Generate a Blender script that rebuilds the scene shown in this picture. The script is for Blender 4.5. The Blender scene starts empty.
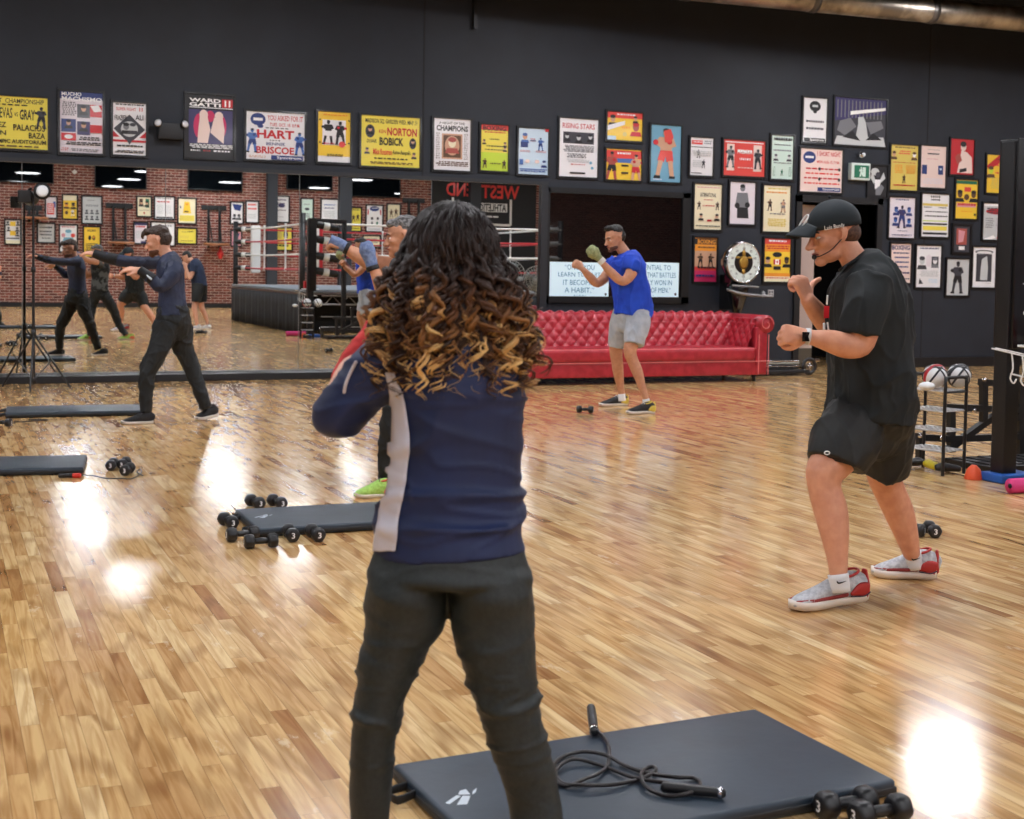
import bpy, bmesh, math, random
from mathutils import Vector, Matrix, noise

# ---------------------------------------------------------------- camera
# +X runs along the mirror wall, +Y points at it, Z is up; camera 1.42 m above the floor
RV = Matrix(((0.91913, 0.00470, -0.39393), (-0.39357, 0.05341, -0.91764), (0.01673, 0.99856, 0.05095)))
FPX, CX, CY, CAM = 1341.08, 512.0, 338.0, Vector((0, 0, 1.42))
YM = 16.75          # plane of the mirror wall
YB = -11.17         # brick wall behind the camera, seen in the mirror
sc = bpy.context.scene
cd = bpy.data.cameras.new('camera'); cam = bpy.data.objects.new('camera', cd); sc.collection.objects.link(cam)
RV = RV.normalized() if hasattr(RV, 'normalized') else RV
cam.matrix_world = Matrix.Translation(CAM) @ RV.to_4x4()
cd.sensor_fit = 'HORIZONTAL'; cd.sensor_width = 36; cd.lens = 36*FPX/1024; cd.shift_y = -(409.5-CY)/1024
cd.clip_start = .05; cd.clip_end = 200
cd.dof.use_dof = True; cd.dof.focus_distance = 6.6; cd.dof.aperture_fstop = 5.6
sc.camera = cam
# ---------------------------------------------------------------- world and exposure
sc.view_settings.view_transform = 'Standard'; sc.view_settings.look = 'None'
sc.view_settings.gamma = 1; sc.view_settings.use_curve_mapping = False
sc.view_settings.exposure = 0.56
w = bpy.data.worlds.new('world'); sc.world = w; w.use_nodes = True
w.node_tree.nodes['Background'].inputs[0].default_value = (.7, .82, 1, 1)
w.node_tree.nodes['Background'].inputs[1].default_value = .12
sc.cycles.max_bounces = 10; sc.cycles.glossy_bounces = 6; sc.cycles.diffuse_bounces = 4
sc.cycles.sample_clamp_indirect = 25; sc.cycles.caustics_reflective = False; sc.cycles.blur_glossy = 0.0
sc.cycles.use_denoising = True; sc.cycles.use_adaptive_sampling = False
LAMP_Z = 5.2; LAMP_R = .52; LAMP_E = 37.0; CEIL_Z = 6.4
LAMPS = [(x, y) for x, ys in ((-5.2, (-7, 0, 7.3, 14)), (-.8, (-9, -2.2, 5.2, 12.6)), (3.6, (-7.2, -2.2, 5.7, 12.9)),
         (8.0, (-9, -5.7, 1.6, 7.3, 13.6)), (12.4, (-8.2, -1, 6.5, 13.9)), (17, (-6, 1, 8, 13)), (22, (-6, 2, 10))) for y in ys]

# ---------------------------------------------------------------- helpers
COL = sc.collection
ORG = {}
def srgb(c):
    return tuple((v/255/12.92 if v/255 <= .04045 else ((v/255+.055)/1.055)**2.4) for v in c)
_M = {}
def mat(name, rgb=(128, 128, 128), rough=.6, metal=0, coat=0, emit=0, sheen=0, bump=None, spec=.5, trans=0, alpha=1):
    if name in _M: return _M[name]
    m = bpy.data.materials.new(name); m.use_nodes = True; _M[name] = m
    nt = m.node_tree; b = nt.nodes['Principled BSDF']; c = (*srgb(rgb), 1)
    b.inputs['Base Color'].default_value = c; b.inputs['Roughness'].default_value = rough
    b.inputs['Metallic'].default_value = metal; b.inputs['Coat Weight'].default_value = coat
    b.inputs['Specular IOR Level'].default_value = spec; b.inputs['Alpha'].default_value = alpha
    b.inputs['Coat Roughness'].default_value = .08; b.inputs['Transmission Weight'].default_value = trans
    if sheen: b.inputs['Sheen Weight'].default_value = sheen
    if emit:
        b.inputs['Emission Color'].default_value = c; b.inputs['Emission Strength'].default_value = emit
    if bump:
        sc_, st, dist = bump
        tc = nt.nodes.new('ShaderNodeTexCoord'); n = nt.nodes.new('ShaderNodeTexNoise'); n.inputs['Scale'].default_value = sc_
        n.inputs['Detail'].default_value = 5
        bp = nt.nodes.new('ShaderNodeBump'); bp.inputs['Strength'].default_value = st; bp.inputs['Distance'].default_value = dist
        nt.links.new(tc.outputs['Object'], n.inputs['Vector']); nt.links.new(n.outputs['Fac'], bp.inputs['Height'])
        nt.links.new(bp.outputs['Normal'], b.inputs['Normal'])
    return m
def N(nt, t, **kw):
    n = nt.nodes.new(t)
    for k, v in kw.items():
        if k.startswith('i_'): n.inputs[int(k[2:])].default_value = v
        else: setattr(n, k, v)
    return n
def speckle(name, rgb1, rgb2, scale, rough=.6, detail=4, pos=(.4, .6), stretch=None, bump=0, metal=0):
    """two-colour noise mottling of a surface"""
    if name in _M: return _M[name]
    m = mat(name, rgb1, rough, metal); nt = m.node_tree; b = nt.nodes['Principled BSDF']
    tc = N(nt, 'ShaderNodeTexCoord'); mp = N(nt, 'ShaderNodeMapping')
    if stretch: mp.inputs['Scale'].default_value = stretch
    n = N(nt, 'ShaderNodeTexNoise'); n.inputs['Scale'].default_value = scale; n.inputs['Detail'].default_value = detail
    r = N(nt, 'ShaderNodeValToRGB'); r.color_ramp.elements[0].position = pos[0]; r.color_ramp.elements[1].position = pos[1]
    r.color_ramp.elements[0].color = (*srgb(rgb1), 1); r.color_ramp.elements[1].color = (*srgb(rgb2), 1)
    L = nt.links.new
    L(tc.outputs['Object'], mp.inputs[0]); L(mp.outputs[0], n.inputs['Vector']); L(n.outputs['Fac'], r.inputs[0]); L(r.outputs[0], b.inputs['Base Color'])
    if bump:
        bp = N(nt, 'ShaderNodeBump'); bp.inputs['Strength'].default_value = bump; bp.inputs['Distance'].default_value = .01
        L(n.outputs['Fac'], bp.inputs['Height']); L(bp.outputs[0], b.inputs['Normal'])
    return m

def tag(o, label=None, cat=None, group=None, kind=None):
    for k, v in (('label', label), ('category', cat), ('group', group), ('kind', kind)):
        if v: o[k] = v
    return o
def empty(name, loc=(0, 0, 0), label=None, cat=None, group=None, rz=0):
    o = bpy.data.objects.new(name, None); o.empty_display_size = .1; COL.objects.link(o); o.location = loc
    o.rotation_euler.z = rz; ORG[o.name] = Vector(loc)
    return tag(o, label, cat, group)
def link(name, me, parent=None, world=True):
    o = bpy.data.objects.new(name, me); COL.objects.link(o)
    if parent:
        o.parent = parent; org = ORG.get(parent.name, Vector())
        ORG[o.name] = org
        if world and org.length: me.transform(Matrix.Translation(-org))
    else: ORG[o.name] = Vector()
    return o
class MB:
    """collects shapes into ONE mesh with several materials"""
    def __init__(s): s.v = []; s.f = []; s.m = []; s.mats = []; s.cur = 0; s.sm = []; s.smooth = False; s.xf = None
    def mat(s, m, smooth=None):
        if m not in s.mats: s.mats.append(m)
        s.cur = s.mats.index(m)
        if smooth is not None: s.smooth = smooth
        return s
    def add(s, vs, fs, smooth=None):
        b = len(s.v); vs = [Vector(v) for v in vs]
        if s.xf is not None: vs = [s.xf @ v for v in vs]
        s.v += vs
        for f in fs: s.f.append([b+i for i in f]); s.m.append(s.cur); s.sm.append(s.smooth if smooth is None else smooth)
        return s
    def box(s, lo, hi, bev=0):
        lo = Vector(lo); hi = Vector(hi)
        for i in range(3):
            if lo[i] > hi[i]: lo[i], hi[i] = hi[i], lo[i]
        if bev <= 0:
            v = [(x, y, z) for z in (lo.z, hi.z) for y in (lo.y, hi.y) for x in (lo.x, hi.x)]
            return s.add(v, [(0, 2, 3, 1), (4, 5, 7, 6), (0, 1, 5, 4), (2, 6, 7, 3), (0, 4, 6, 2), (1, 3, 7, 5)], False)
        bm = bmesh.new(); bmesh.ops.create_cube(bm, size=1)
        c = (lo+hi)/2; d = hi-lo
        for v in bm.verts: v.co = Vector((v.co.x*d.x, v.co.y*d.y, v.co.z*d.z))+c
        bmesh.ops.bevel(bm, geom=bm.edges[:], offset=min(bev, min(d)*.49), segments=3, affect='EDGES', profile=.6)
        bm.verts.index_update(); vs = [v.co.copy() for v in bm.verts]; fs = [[v.index for v in f.verts] for f in bm.faces]; bm.free()
        return s.add(vs, fs, True)
    def tube(s, pts, rad, n=12, sub=1, up=None, caps='round', closed=False, smooth=True):
        v, f = tube(pts, rad, n, sub, up, caps, closed); return s.add(v, f, smooth)
    def ell(s, c, r, n=16, R=None):
        v, f = ellipsoid(c, r, n, R); return s.add(v, f, True)
    def prism(s, poly, a, b):
        """polygon poly (list of 3D points) extruded by vector b-a"""
        d = Vector(b)-Vector(a); k = len(poly); vs = [Vector(p) for p in poly]+[Vector(p)+d for p in poly]
        fs = [list(range(k))[::-1], list(range(k, 2*k))]+[(i, (i+1) % k, k+(i+1) % k, k+i) for i in range(k)]
        return s.add(vs, fs, False)
    def quad(s, a, b, c, d): return s.add([a, b, c, d], [(0, 1, 2, 3)], False)
    def mesh(s, name):
        me = bpy.data.meshes.new(name); me.from_pydata([tuple(v) for v in s.v], [], s.f)
        for m in s.mats: me.materials.append(m)
        me.polygons.foreach_set('material_index', s.m); me.polygons.foreach_set('use_smooth', s.sm); me.update()
        return me
    def build(s, name, parent=None, world=True): return link(name, s.mesh(name), parent, world)
def catmull(P, sub):
    if sub <= 1 or len(P) < 3: return [Vector(p) for p in P], [float(i) for i in range(len(P))]
    out, ts = [], []
    for i in range(len(P)-1):
        p0, p1, p2, p3 = P[max(i-1, 0)], P[i], P[i+1], P[min(i+2, len(P)-1)]
        for k in range(sub):
            t = k/sub
            out.append(.5*((2*p1)+(p2-p0)*t+(2*p0-5*p1+4*p2-p3)*t*t+(3*p1-p0-3*p2+p3)*t**3)); ts.append(i+t)
    out.append(P[-1].copy()); ts.append(float(len(P)-1))
    return out, ts
def tube(pts, rad, n=12, sub=1, up=None, caps='round', closed=False):
    """loft of elliptical rings: rad = number, list of numbers or list of (ra, rb); ra lies along up"""
    P = [Vector(p) for p in pts]; K = len(P)
    if not isinstance(rad, (list, tuple)): rad = [rad]*K
    rr = [Vector((r, r, 0)) if not isinstance(r, (list, tuple)) else Vector((r[0], r[1], 0)) for r in rad]
    if closed: Q, R = P, rr
    else:
        Q, ts = catmull(P, sub); R, _ = catmull(rr, sub) if sub > 1 and K > 2 else (rr, 0)
    if sub > 1 and K == 2 and not closed:
        Q = [P[0].lerp(P[1], i/sub) for i in range(sub+1)]; R = [rr[0].lerp(rr[1], i/sub) for i in range(sub+1)]
    m = len(Q); T = []
    for i in range(m):
        if closed: t = Q[(i+1) % m]-Q[i-1]
        else: t = Q[min(i+1, m-1)]-Q[max(i-1, 0)]
        T.append(t.normalized() if t.length > 1e-9 else Vector((0, 0, 1)))
    a = None; rings = []
    if caps == 'round' and not closed:
        r0, r1 = R[0], R[-1]; pre = []; post = []
        for q in (.2, .5, .8, .96):
            c = math.sqrt(1-(1-q)**2); k0 = min(r0.x, r0.y)*(1-q); k1 = min(r1.x, r1.y)*(1-q)
            pre.append((Q[0]-T[0]*k0, r0*c, T[0])); post.append((Q[-1]+T[-1]*k1, r1*c, T[-1]))
        seq = pre+[(Q[i], R[i], T[i]) for i in range(m)]+post[::-1]
    else: seq = [(Q[i], R[i], T[i]) for i in range(m)]
    vs = []; fs = []
    for (c, r, t) in seq:
        if up is not None:
            u = Vector(up); a = u-t*u.dot(t)
            if a.length < 1e-4: a = t.orthogonal()
        elif a is None: a = t.orthogonal()
        else:
            a = a-t*a.dot(t)
            if a.length < 1e-6: a = t.orthogonal()
        a = a.normalized(); b = t.cross(a)
        for k in range(n):
            th = 2*math.pi*k/n; vs.append(c+a*(r.x*math.cos(th))+b*(r.y*math.sin(th)))
    ns = len(seq)
    for i in range(ns if closed else ns-1):
        j = (i+1) % ns
        for k in range(n): fs.append((i*n+k, i*n+(k+1) % n, j*n+(k+1) % n, j*n+k))
    if not closed:
        fs.append(list(range(n))[::-1]); fs.append([(ns-1)*n+k for k in range(n)])
    return vs, fs
def ellipsoid(c, r, n=16, R=None):
    c = Vector(c); r = (r, r, r) if not isinstance(r, (list, tuple, Vector)) else r
    vs = [Vector((0, 0, -r[2]))]; m = n//2
    for i in range(1, m):
        ph = -math.pi/2+math.pi*i/m
        for k in range(n):
            th = 2*math.pi*k/n; vs.append(Vector((r[0]*math.cos(ph)*math.cos(th), r[1]*math.cos(ph)*math.sin(th), r[2]*math.sin(ph))))
    vs.append(Vector((0, 0, r[2]))); fs = []
    for k in range(n): fs.append((0, 1+(k+1) % n, 1+k))
    for i in range(m-2):
        for k in range(n): a = 1+i*n; fs.append((a+k, a+(k+1) % n, a+n+(k+1) % n, a+n+k))
    a = 1+(m-2)*n
    for k in range(n): fs.append((a+k, a+(k+1) % n, len(vs)-1))
    if R is not None: vs = [R @ v for v in vs]
    return [v+c for v in vs], fs
def at(px, py, d):
    """the world point that lies d metres deep (along the lens axis) at that spot of the view"""
    return CAM + RV @ Vector((px-CX, -(py-CY), -FPX))*(d/FPX)
def onfloor(px, py, z=0):
    r = RV @ Vector((px-CX, -(py-CY), -FPX)); return CAM+r*((z-CAM.z)/r.z)
def onwall(px, py, Y):
    r = RV @ Vector((px-CX, -(py-CY), -FPX)); return CAM+r*(Y/r.y)
def behind(px, py, Y):
    """point of the room that shows in the mirror at that spot of the view, on the plane y = Y"""
    p = onwall(px, py, 2*YM-Y); return Vector((p.x, Y, p.z))
CR = RV @ Vector((1, 0, 0)); CF = RV @ Vector((0, 0, -1)); CU = Vector((0, 0, 1))
CR = Vector((CR.x, CR.y, 0)).normalized(); CF = Vector((CF.x, CF.y, 0)).normalized()
def remesh(mb, vox, smooth=2, fac=.5):
    """fuses the overlapping shapes of mb into one continuous skin"""
    me = mb.mesh('tmp'); o = bpy.data.objects.new('tmp', me); COL.objects.link(o)
    r = o.modifiers.new('r', 'REMESH'); r.mode = 'VOXEL'; r.voxel_size = vox; r.use_smooth_shade = True
    if smooth: s = o.modifiers.new('s', 'SMOOTH'); s.factor = fac; s.iterations = smooth
    dg = bpy.context.evaluated_depsgraph_get(); out = bpy.data.meshes.new_from_object(o.evaluated_get(dg))
    bpy.data.objects.remove(o); bpy.data.meshes.remove(me)
    out.materials.clear(); out.materials.append(mb.mats[0] if mb.mats else None)
    return out
def copy_thing(o, loc, rz=None, label=None, group=None):
    c = o.copy(); COL.objects.link(c); c.location = loc
    if rz is not None: c.rotation_euler.z = rz
    if label: c['label'] = label
    if group: c['group'] = group
    for ch in [x for x in COL.objects if x.parent == o]:
        d = ch.copy(); COL.objects.link(d); d.parent = c
        for g in [x for x in COL.objects if x.parent == ch]:
            e = g.copy(); COL.objects.link(e); e.parent = d
    return c
_T = {}
def text_shape(s, bold=.02):
    """outline of a word as a flat triangulated shape scaled to the unit square"""
    if (s, bold) in _T: return _T[(s, bold)]
    cu = bpy.data.curves.new('t', 'FONT'); cu.body = s; cu.resolution_u = 2; cu.offset = bold
    o = bpy.data.objects.new('t', cu); COL.objects.link(o)
    dg = bpy.context.evaluated_depsgraph_get(); me = bpy.data.meshes.new_from_object(o.evaluated_get(dg))
    vs = [v.co.copy() for v in me.vertices]; fs = [list(p.vertices) for p in me.polygons]
    bpy.data.objects.remove(o); bpy.data.meshes.remove(me)
    if not vs: vs, fs = [Vector((0, 0, 0)), Vector((1, 0, 0)), Vector((1, 1, 0))], [(0, 1, 2)]
    x0 = min(v.x for v in vs); x1 = max(v.x for v in vs); y0 = min(v.y for v in vs); y1 = max(v.y for v in vs)
    r = ([((v.x-x0)/max(x1-x0, 1e-6), (v.y-y0)/max(y1-y0, 1e-6)) for v in vs], fs); _T[(s, bold)] = r
    return r
random.seed(7)
# ---------------------------------------------------------------- framed posters
PC = dict(k=(22, 22, 26), w=(236, 235, 238), y=(242, 202, 56), Y=(238, 220, 84), r=(196, 34, 44), R=(222, 70, 62), b=(36, 56, 120), B=(70, 110, 180), c=(238, 228, 196),
          g=(120, 122, 128), G=(198, 202, 204), p=(214, 150, 160), P=(238, 214, 206), s=(206, 160, 130), n=(96, 66, 44), o=(236, 150, 40), m=(200, 40, 96), l=(196, 220, 60), t=(206, 228, 218),
          a=(112, 168, 196), e=(20, 110, 80), v=(58, 52, 100), D=(60, 60, 68), W=(250, 250, 250), q=(218, 196, 96), z=(226, 218, 226), A=(200, 222, 238), h=(30, 130, 160), f=(170, 80, 70))
def pm(c): return mat('print_'+{'k': 'black', 'w': 'white'}.get(c, 'tone_'+('cap_' if c.isupper() else '')+c), PC[c], .5, coat=.25)
FRAME = mat('frame_black', (16, 17, 20), .32, coat=.3)
FONT_OFF = .02
def boxer(el, u, v, h, asp, skin, trunks, glove, flip=1):
    """small standing boxer print: head, body, raised gloves, trunks, legs; (u, v) = top of head"""
    def q(pts): return [(u+flip*x*h*asp, v+y*h) for x, y in pts]
    el.append(('p', q([(-.16, .17), (.16, .17), (.13, .48), (-.12, .48)]), skin))
    el.append(('p', q([(-.16, .18), (-.08, .2), (-.14, .38), (-.26, .3)]), skin)); el.append(('p', q([(.1, .18), (.18, .2), (.24, .34), (.14, .38)]), skin))
    el.append(('p', q([(-.13, .44), (.15, .44), (.18, .66), (.02, .67), (0, .56), (-.04, .67), (-.19, .64)]), trunks))
    el.append(('p', q([(-.17, .63), (-.06, .65), (-.14, .96), (-.23, .96)]), skin)); el.append(('p', q([(.05, .65), (.16, .64), (.2, .97), (.1, .97)]), skin))
    el.append(('p', q([(-.26, .94), (-.12, .94), (-.12, 1), (-.28, 1)]), 'k')); el.append(('p', q([(.08, .95), (.22, .95), (.22, 1), (.08, 1)]), 'k'))
    el.append(('o', u, v+.08*h, .062*h*asp*1.1, .085*h, skin)); el.append(('o', u, v+.035*h, .066*h*asp*1.1, .045*h, 'k'))
    el.append(('o', u-flip*.24*h*asp, v+.28*h, .06*h*asp, .055*h, glove)); el.append(('o', u+flip*.08*h*asp, v+.26*h, .06*h*asp, .055*h, glove))
def flat_art(mbs, mbt, O, U, V, NN, W, H, els, seed=0, step=.0006):
    """prints the elements (unit coordinates, v downwards) on the plane through O spanned by U, V"""
    rnd = random.Random(seed); lay = [0]
    def P(u, v): return O+U*((u-.5)*W)+V*((.5-v)*H)+NN*(step*lay[0])
    out = []
    for e in els:
        if e[0] == 'B': boxer(out, e[1], e[2], e[3], H/W, *e[4:])
        else: out.append(e)
    flipped = U.cross(V).dot(NN) < 0
    def face(mb, pts, m):
        mb.mat(m, False)
        if flipped: pts = pts[::-1]
        mb.add(pts, [list(range(len(pts)))])
    for e in out:
        lay[0] += 1; k = e[0]
        if k == 'r':
            _, a, b, c, d, col = e; face(mbs, [P(a, d), P(c, d), P(c, b), P(a, b)], pm(col))
        elif k == 'p': face(mbs, [P(x, y) for x, y in (e[1] if flipped is None else e[1])], pm(e[2]))
        elif k == 'o':
            _, u, v, ru, rv, col = e; face(mbs, [P(u+ru*math.cos(-t*math.pi/9), v+rv*math.sin(-t*math.pi/9)) for t in range(18)], pm(col))
        elif k == 't':
            _, s, a, b, c, d, col = e[:7]; vs, fs = text_shape(s, round((e[7] if len(e) > 7 else FONT_OFF)*.7, 3))
            mbt.mat(pm(col), False); mbt.add([P(a+x*(c-a), d+y*(b-d)) for x, y in vs], fs)
        elif k == 'l':
            _, a, b, c, d, n, col = e; hgt = (d-b)/n
            mbs.mat(pm(col), False)
            for i in range(n):
                x = a+rnd.random()*.1*(c-a); y = b+i*hgt
                while x < c-.02:
                    wd = (.05+rnd.random()*.12)*(c-a); x2 = min(x+wd, c); pts = [P(x, y+hgt*.6), P(x2, y+hgt*.6), P(x2, y), P(x, y)]
                    mbs.add(pts, [[0, 1, 2, 3]]); x = x2+.022
        elif k == 'h':
            _, u, v, r, sk, hr = e; ru = r*H/W
            face(mbs, [P(u-1.5*ru, v+2.1*r), P(u+1.5*ru, v+2.1*r), P(u+1.1*ru, v+1.1*r), P(u-1.1*ru, v+1.1*r)], pm(hr)); lay[0] += 1
            face(mbs, [P(u+ru*.8*math.cos(-t*math.pi/7), v+r*math.sin(-t*math.pi/7)) for t in range(14)], pm(sk)); lay[0] += 1
            face(mbs, [P(u+ru*.85*math.cos(-t*math.pi/7), v-.55*r+r*.5*math.sin(-t*math.pi/7)) for t in range(14)], pm(hr))
# ---------------------------------------------------------------- materials of the room
def wood_floor():
    m = mat('maple_boards', (205, 165, 110), .2); nt = m.node_tree; b = nt.nodes['Principled BSDF']; L = nt.links.new
    def math_(op, a, b2=None):
        n = N(nt, 'ShaderNodeMath', operation=op)
        for i, q in enumerate((a, b2)):
            if q is None: continue
            if isinstance(q, (int, float)): n.inputs[i].default_value = q
            else: L(q, n.inputs[i])
        return n.outputs[0]
    tc = N(nt, 'ShaderNodeTexCoord'); sx = N(nt, 'ShaderNodeSeparateXYZ'); L(tc.outputs['Object'], sx.inputs[0])
    X, Y = sx.outputs[0], sx.outputs[1]
    u = math_('DIVIDE', X, .057); row = math_('FLOOR', u); fu = math_('FRACT', u)
    wn = N(nt, 'ShaderNodeTexWhiteNoise', noise_dimensions='1D'); L(row, wn.inputs['W'])
    v = math_('ADD', math_('DIVIDE', Y, .62), math_('MULTIPLY', wn.outputs['Value'], 17.3)); pl = math_('FLOOR', v); fv = math_('FRACT', v)
    cb = N(nt, 'ShaderNodeCombineXYZ'); L(row, cb.inputs[0]); L(pl, cb.inputs[1])
    w2 = N(nt, 'ShaderNodeTexWhiteNoise', noise_dimensions='3D'); L(cb.outputs[0], w2.inputs['Vector'])
    # grain: stretched noise, shifted board by board
    gm = N(nt, 'ShaderNodeVectorMath', operation='MULTIPLY_ADD'); L(w2.outputs['Color'], gm.inputs[0]); gm.inputs[1].default_value = (9, 9, 9)
    mp = N(nt, 'ShaderNodeMapping'); mp.inputs['Scale'].default_value = (9, .55, 1); L(tc.outputs['Object'], mp.inputs[0]); L(mp.outputs[0], gm.inputs[2])
    g = N(nt, 'ShaderNodeTexNoise'); g.inputs['Scale'].default_value = 3.0; g.inputs['Detail'].default_value = 8; g.inputs['Distortion'].default_value = 1.6; L(gm.outputs[0], g.inputs['Vector'])
    wv = N(nt, 'ShaderNodeTexWave', wave_type='RINGS'); wv.inputs['Scale'].default_value = 1.1; wv.inputs['Distortion'].default_value = 5.5; wv.inputs['Detail'].default_value = 2
    L(gm.outputs[0], wv.inputs['Vector'])
    r = N(nt, 'ShaderNodeValToRGB'); cr = r.color_ramp
    for p, c in ((0, (170, 122, 76)), (.07, (200, 156, 104)), (.35, (218, 178, 122)), (.75, (226, 190, 136)), (1, (236, 206, 156))):
        e = cr.elements.new(p) if p not in (0, 1) else (cr.elements[0] if p == 0 else cr.elements[-1]); e.color = (*srgb(c), 1)
    L(w2.outputs['Value'], r.inputs[0])
    mx = N(nt, 'ShaderNodeMixRGB', blend_type='MULTIPLY'); mx.inputs[0].default_value = .8
    gr = N(nt, 'ShaderNodeValToRGB'); gr.color_ramp.elements[0].position = .36; gr.color_ramp.elements[1].position = .6
    gr.color_ramp.elements[0].color = (.66, .54, .42, 1); gr.color_ramp.elements[1].color = (1, 1, 1, 1)
    L(g.outputs['Fac'], gr.inputs[0]); L(r.outputs[0], mx.inputs[1]); L(gr.outputs[0], mx.inputs[2])
    m2 = N(nt, 'ShaderNodeMixRGB', blend_type='MULTIPLY'); m2.inputs[0].default_value = .42
    wr = N(nt, 'ShaderNodeValToRGB'); wr.color_ramp.elements[0].position = .0; wr.color_ramp.elements[1].position = .35
    wr.color_ramp.elements[0].color = (.42, .3, .2, 1); wr.color_ramp.elements[1].color = (1, 1, 1, 1)
    L(wv.outputs['Fac'], wr.inputs[0]); L(mx.outputs[0], m2.inputs[1]); L(wr.outputs[0], m2.inputs[2])
    # seams between boards
    du = math_('MULTIPLY', math_('MINIMUM', fu, math_('SUBTRACT', 1, fu)), .057)
    dv = math_('MULTIPLY', math_('MINIMUM', fv, math_('SUBTRACT', 1, fv)), .62)
    d = math_('MINIMUM', du, dv); seam = math_('LESS_THAN', d, .0011)
    m3 = N(nt, 'ShaderNodeMixRGB'); L(math_('MULTIPLY', seam, .42), m3.inputs[0]); L(m2.outputs[0], m3.inputs[1]); m3.inputs[2].default_value = (*srgb((92, 58, 34)), 1)
    n3 = N(nt, 'ShaderNodeTexNoise'); n3.inputs['Scale'].default_value = 4.5; n3.inputs['Detail'].default_value = 9; n3.inputs['Roughness'].default_value = .72
    mp3 = N(nt, 'ShaderNodeMapping'); mp3.inputs['Scale'].default_value = (1.5, .55, 1); L(tc.outputs['Object'], mp3.inputs[0]); L(mp3.outputs[0], n3.inputs['Vector'])
    wm = N(nt, 'ShaderNodeMapRange'); wm.inputs[1].default_value = .61; wm.inputs[2].default_value = .66; wm.inputs[4].default_value = .4; L(n3.outputs['Fac'], wm.inputs[0])
    m4 = N(nt, 'ShaderNodeMixRGB'); L(wm.outputs[0], m4.inputs[0]); L(m3.outputs[0], m4.inputs[1]); m4.inputs[2].default_value = (*srgb((246, 228, 196)), 1)
    L(m4.outputs[0], b.inputs['Base Color'])
    # lacquer: wavy boards, worn matt patches
    n2 = N(nt, 'ShaderNodeTexNoise'); n2.inputs['Scale'].default_value = 1.3; n2.inputs['Detail'].default_value = 7; n2.inputs['Roughness'].default_value = .65
    mp2 = N(nt, 'ShaderNodeMapping'); mp2.inputs['Scale'].default_value = (1.6, .8, 1); L(tc.outputs['Object'], mp2.inputs[0]); L(mp2.outputs[0], n2.inputs['Vector'])
    mr = N(nt, 'ShaderNodeMapRange'); mr.inputs[1].default_value = .3; mr.inputs[2].default_value = .7; mr.inputs[3].default_value = .11; mr.inputs[4].default_value = .2
    L(n2.outputs['Fac'], mr.inputs[0]); L(mr.outputs[0], b.inputs['Roughness'])
    b.inputs['Specular IOR Level'].default_value = .62
    n4 = N(nt, 'ShaderNodeTexNoise'); n4.inputs['Scale'].default_value = 3.2; n4.inputs['Detail'].default_value = 1.5; L(tc.outputs['Object'], n4.inputs['Vector']); h = n4.outputs['Fac']
    bp = N(nt, 'ShaderNodeBump'); bp.inputs['Strength'].default_value = .06; bp.inputs['Distance'].default_value = .002; L(h, bp.inputs['Height']); L(bp.outputs[0], b.inputs['Normal'])
    return m
def brick():
    m = mat('red_brick', (130, 70, 60), .85); nt = m.node_tree; b = nt.nodes['Principled BSDF']; L = nt.links.new
    tc = N(nt, 'ShaderNodeTexCoord'); sx = N(nt, 'ShaderNodeSeparateXYZ'); L(tc.outputs['Object'], sx.inputs[0])
    cb = N(nt, 'ShaderNodeCombineXYZ'); ad = N(nt, 'ShaderNodeMath', operation='ADD'); L(sx.outputs[0], ad.inputs[0]); L(sx.outputs[1], ad.inputs[1])
    L(ad.outputs[0], cb.inputs[0]); L(sx.outputs[2], cb.inputs[1])
    br = N(nt, 'ShaderNodeTexBrick'); br.inputs['Scale'].default_value = 1; br.inputs['Brick Width'].default_value = .26; br.inputs['Row Height'].default_value = .088
    br.inputs['Mortar Size'].default_value = .0085; br.inputs['Mortar Smooth'].default_value = .2; br.inputs['Bias'].default_value = 0
    br.inputs['Color1'].default_value = (*srgb((138, 78, 67)), 1); br.inputs['Color2'].default_value = (*srgb((88, 43, 38)), 1); br.inputs['Mortar'].default_value = (*srgb((196, 176, 165)), 1)
    L(cb.outputs[0], br.inputs['Vector'])
    n = N(nt, 'ShaderNodeTexNoise'); n.inputs['Scale'].default_value = 5; n.inputs['Detail'].default_value = 6; L(tc.outputs['Object'], n.inputs['Vector'])
    mx = N(nt, 'ShaderNodeMixRGB', blend_type='OVERLAY'); mx.inputs[0].default_value = .5; L(br.outputs['Color'], mx.inputs[1]); L(n.outputs['Fac'], mx.inputs[2])
    L(mx.outputs[0], b.inputs['Base Color'])
    bp = N(nt, 'ShaderNodeBump'); bp.inputs['Strength'].default_value = .6; bp.inputs['Distance'].default_value = .01; bp.invert = True
    L(br.outputs['Fac'], bp.inputs['Height']); L(bp.outputs[0], b.inputs['Normal'])
    return m
FLOOR = wood_floor(); BRICK = brick()
WALL = speckle('slate_paint', (25, 30, 40), (31, 37, 48), 2.2, .62, 6, (.3, .7), bump=.15)
CEIL = speckle('black_ceiling', (17, 17, 20), (26, 26, 29), 1.5, .9)
BLK = mat('black_paint', (20, 20, 23), .45)
BLKM = mat('black_matt', (15, 15, 17), .75)
STEEL = mat('grey_steel', (150, 150, 152), .3, 1)
CHROME = mat('chrome', (215, 215, 220), .12, 1)
WHITE = mat('white_paint', (228, 228, 226), .5)
RUB = mat('black_rubber', (24, 24, 27), .38, bump=(90, .12, .002))
MIRR = mat('mirror_silver', (236, 240, 238), .0, 1)
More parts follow.
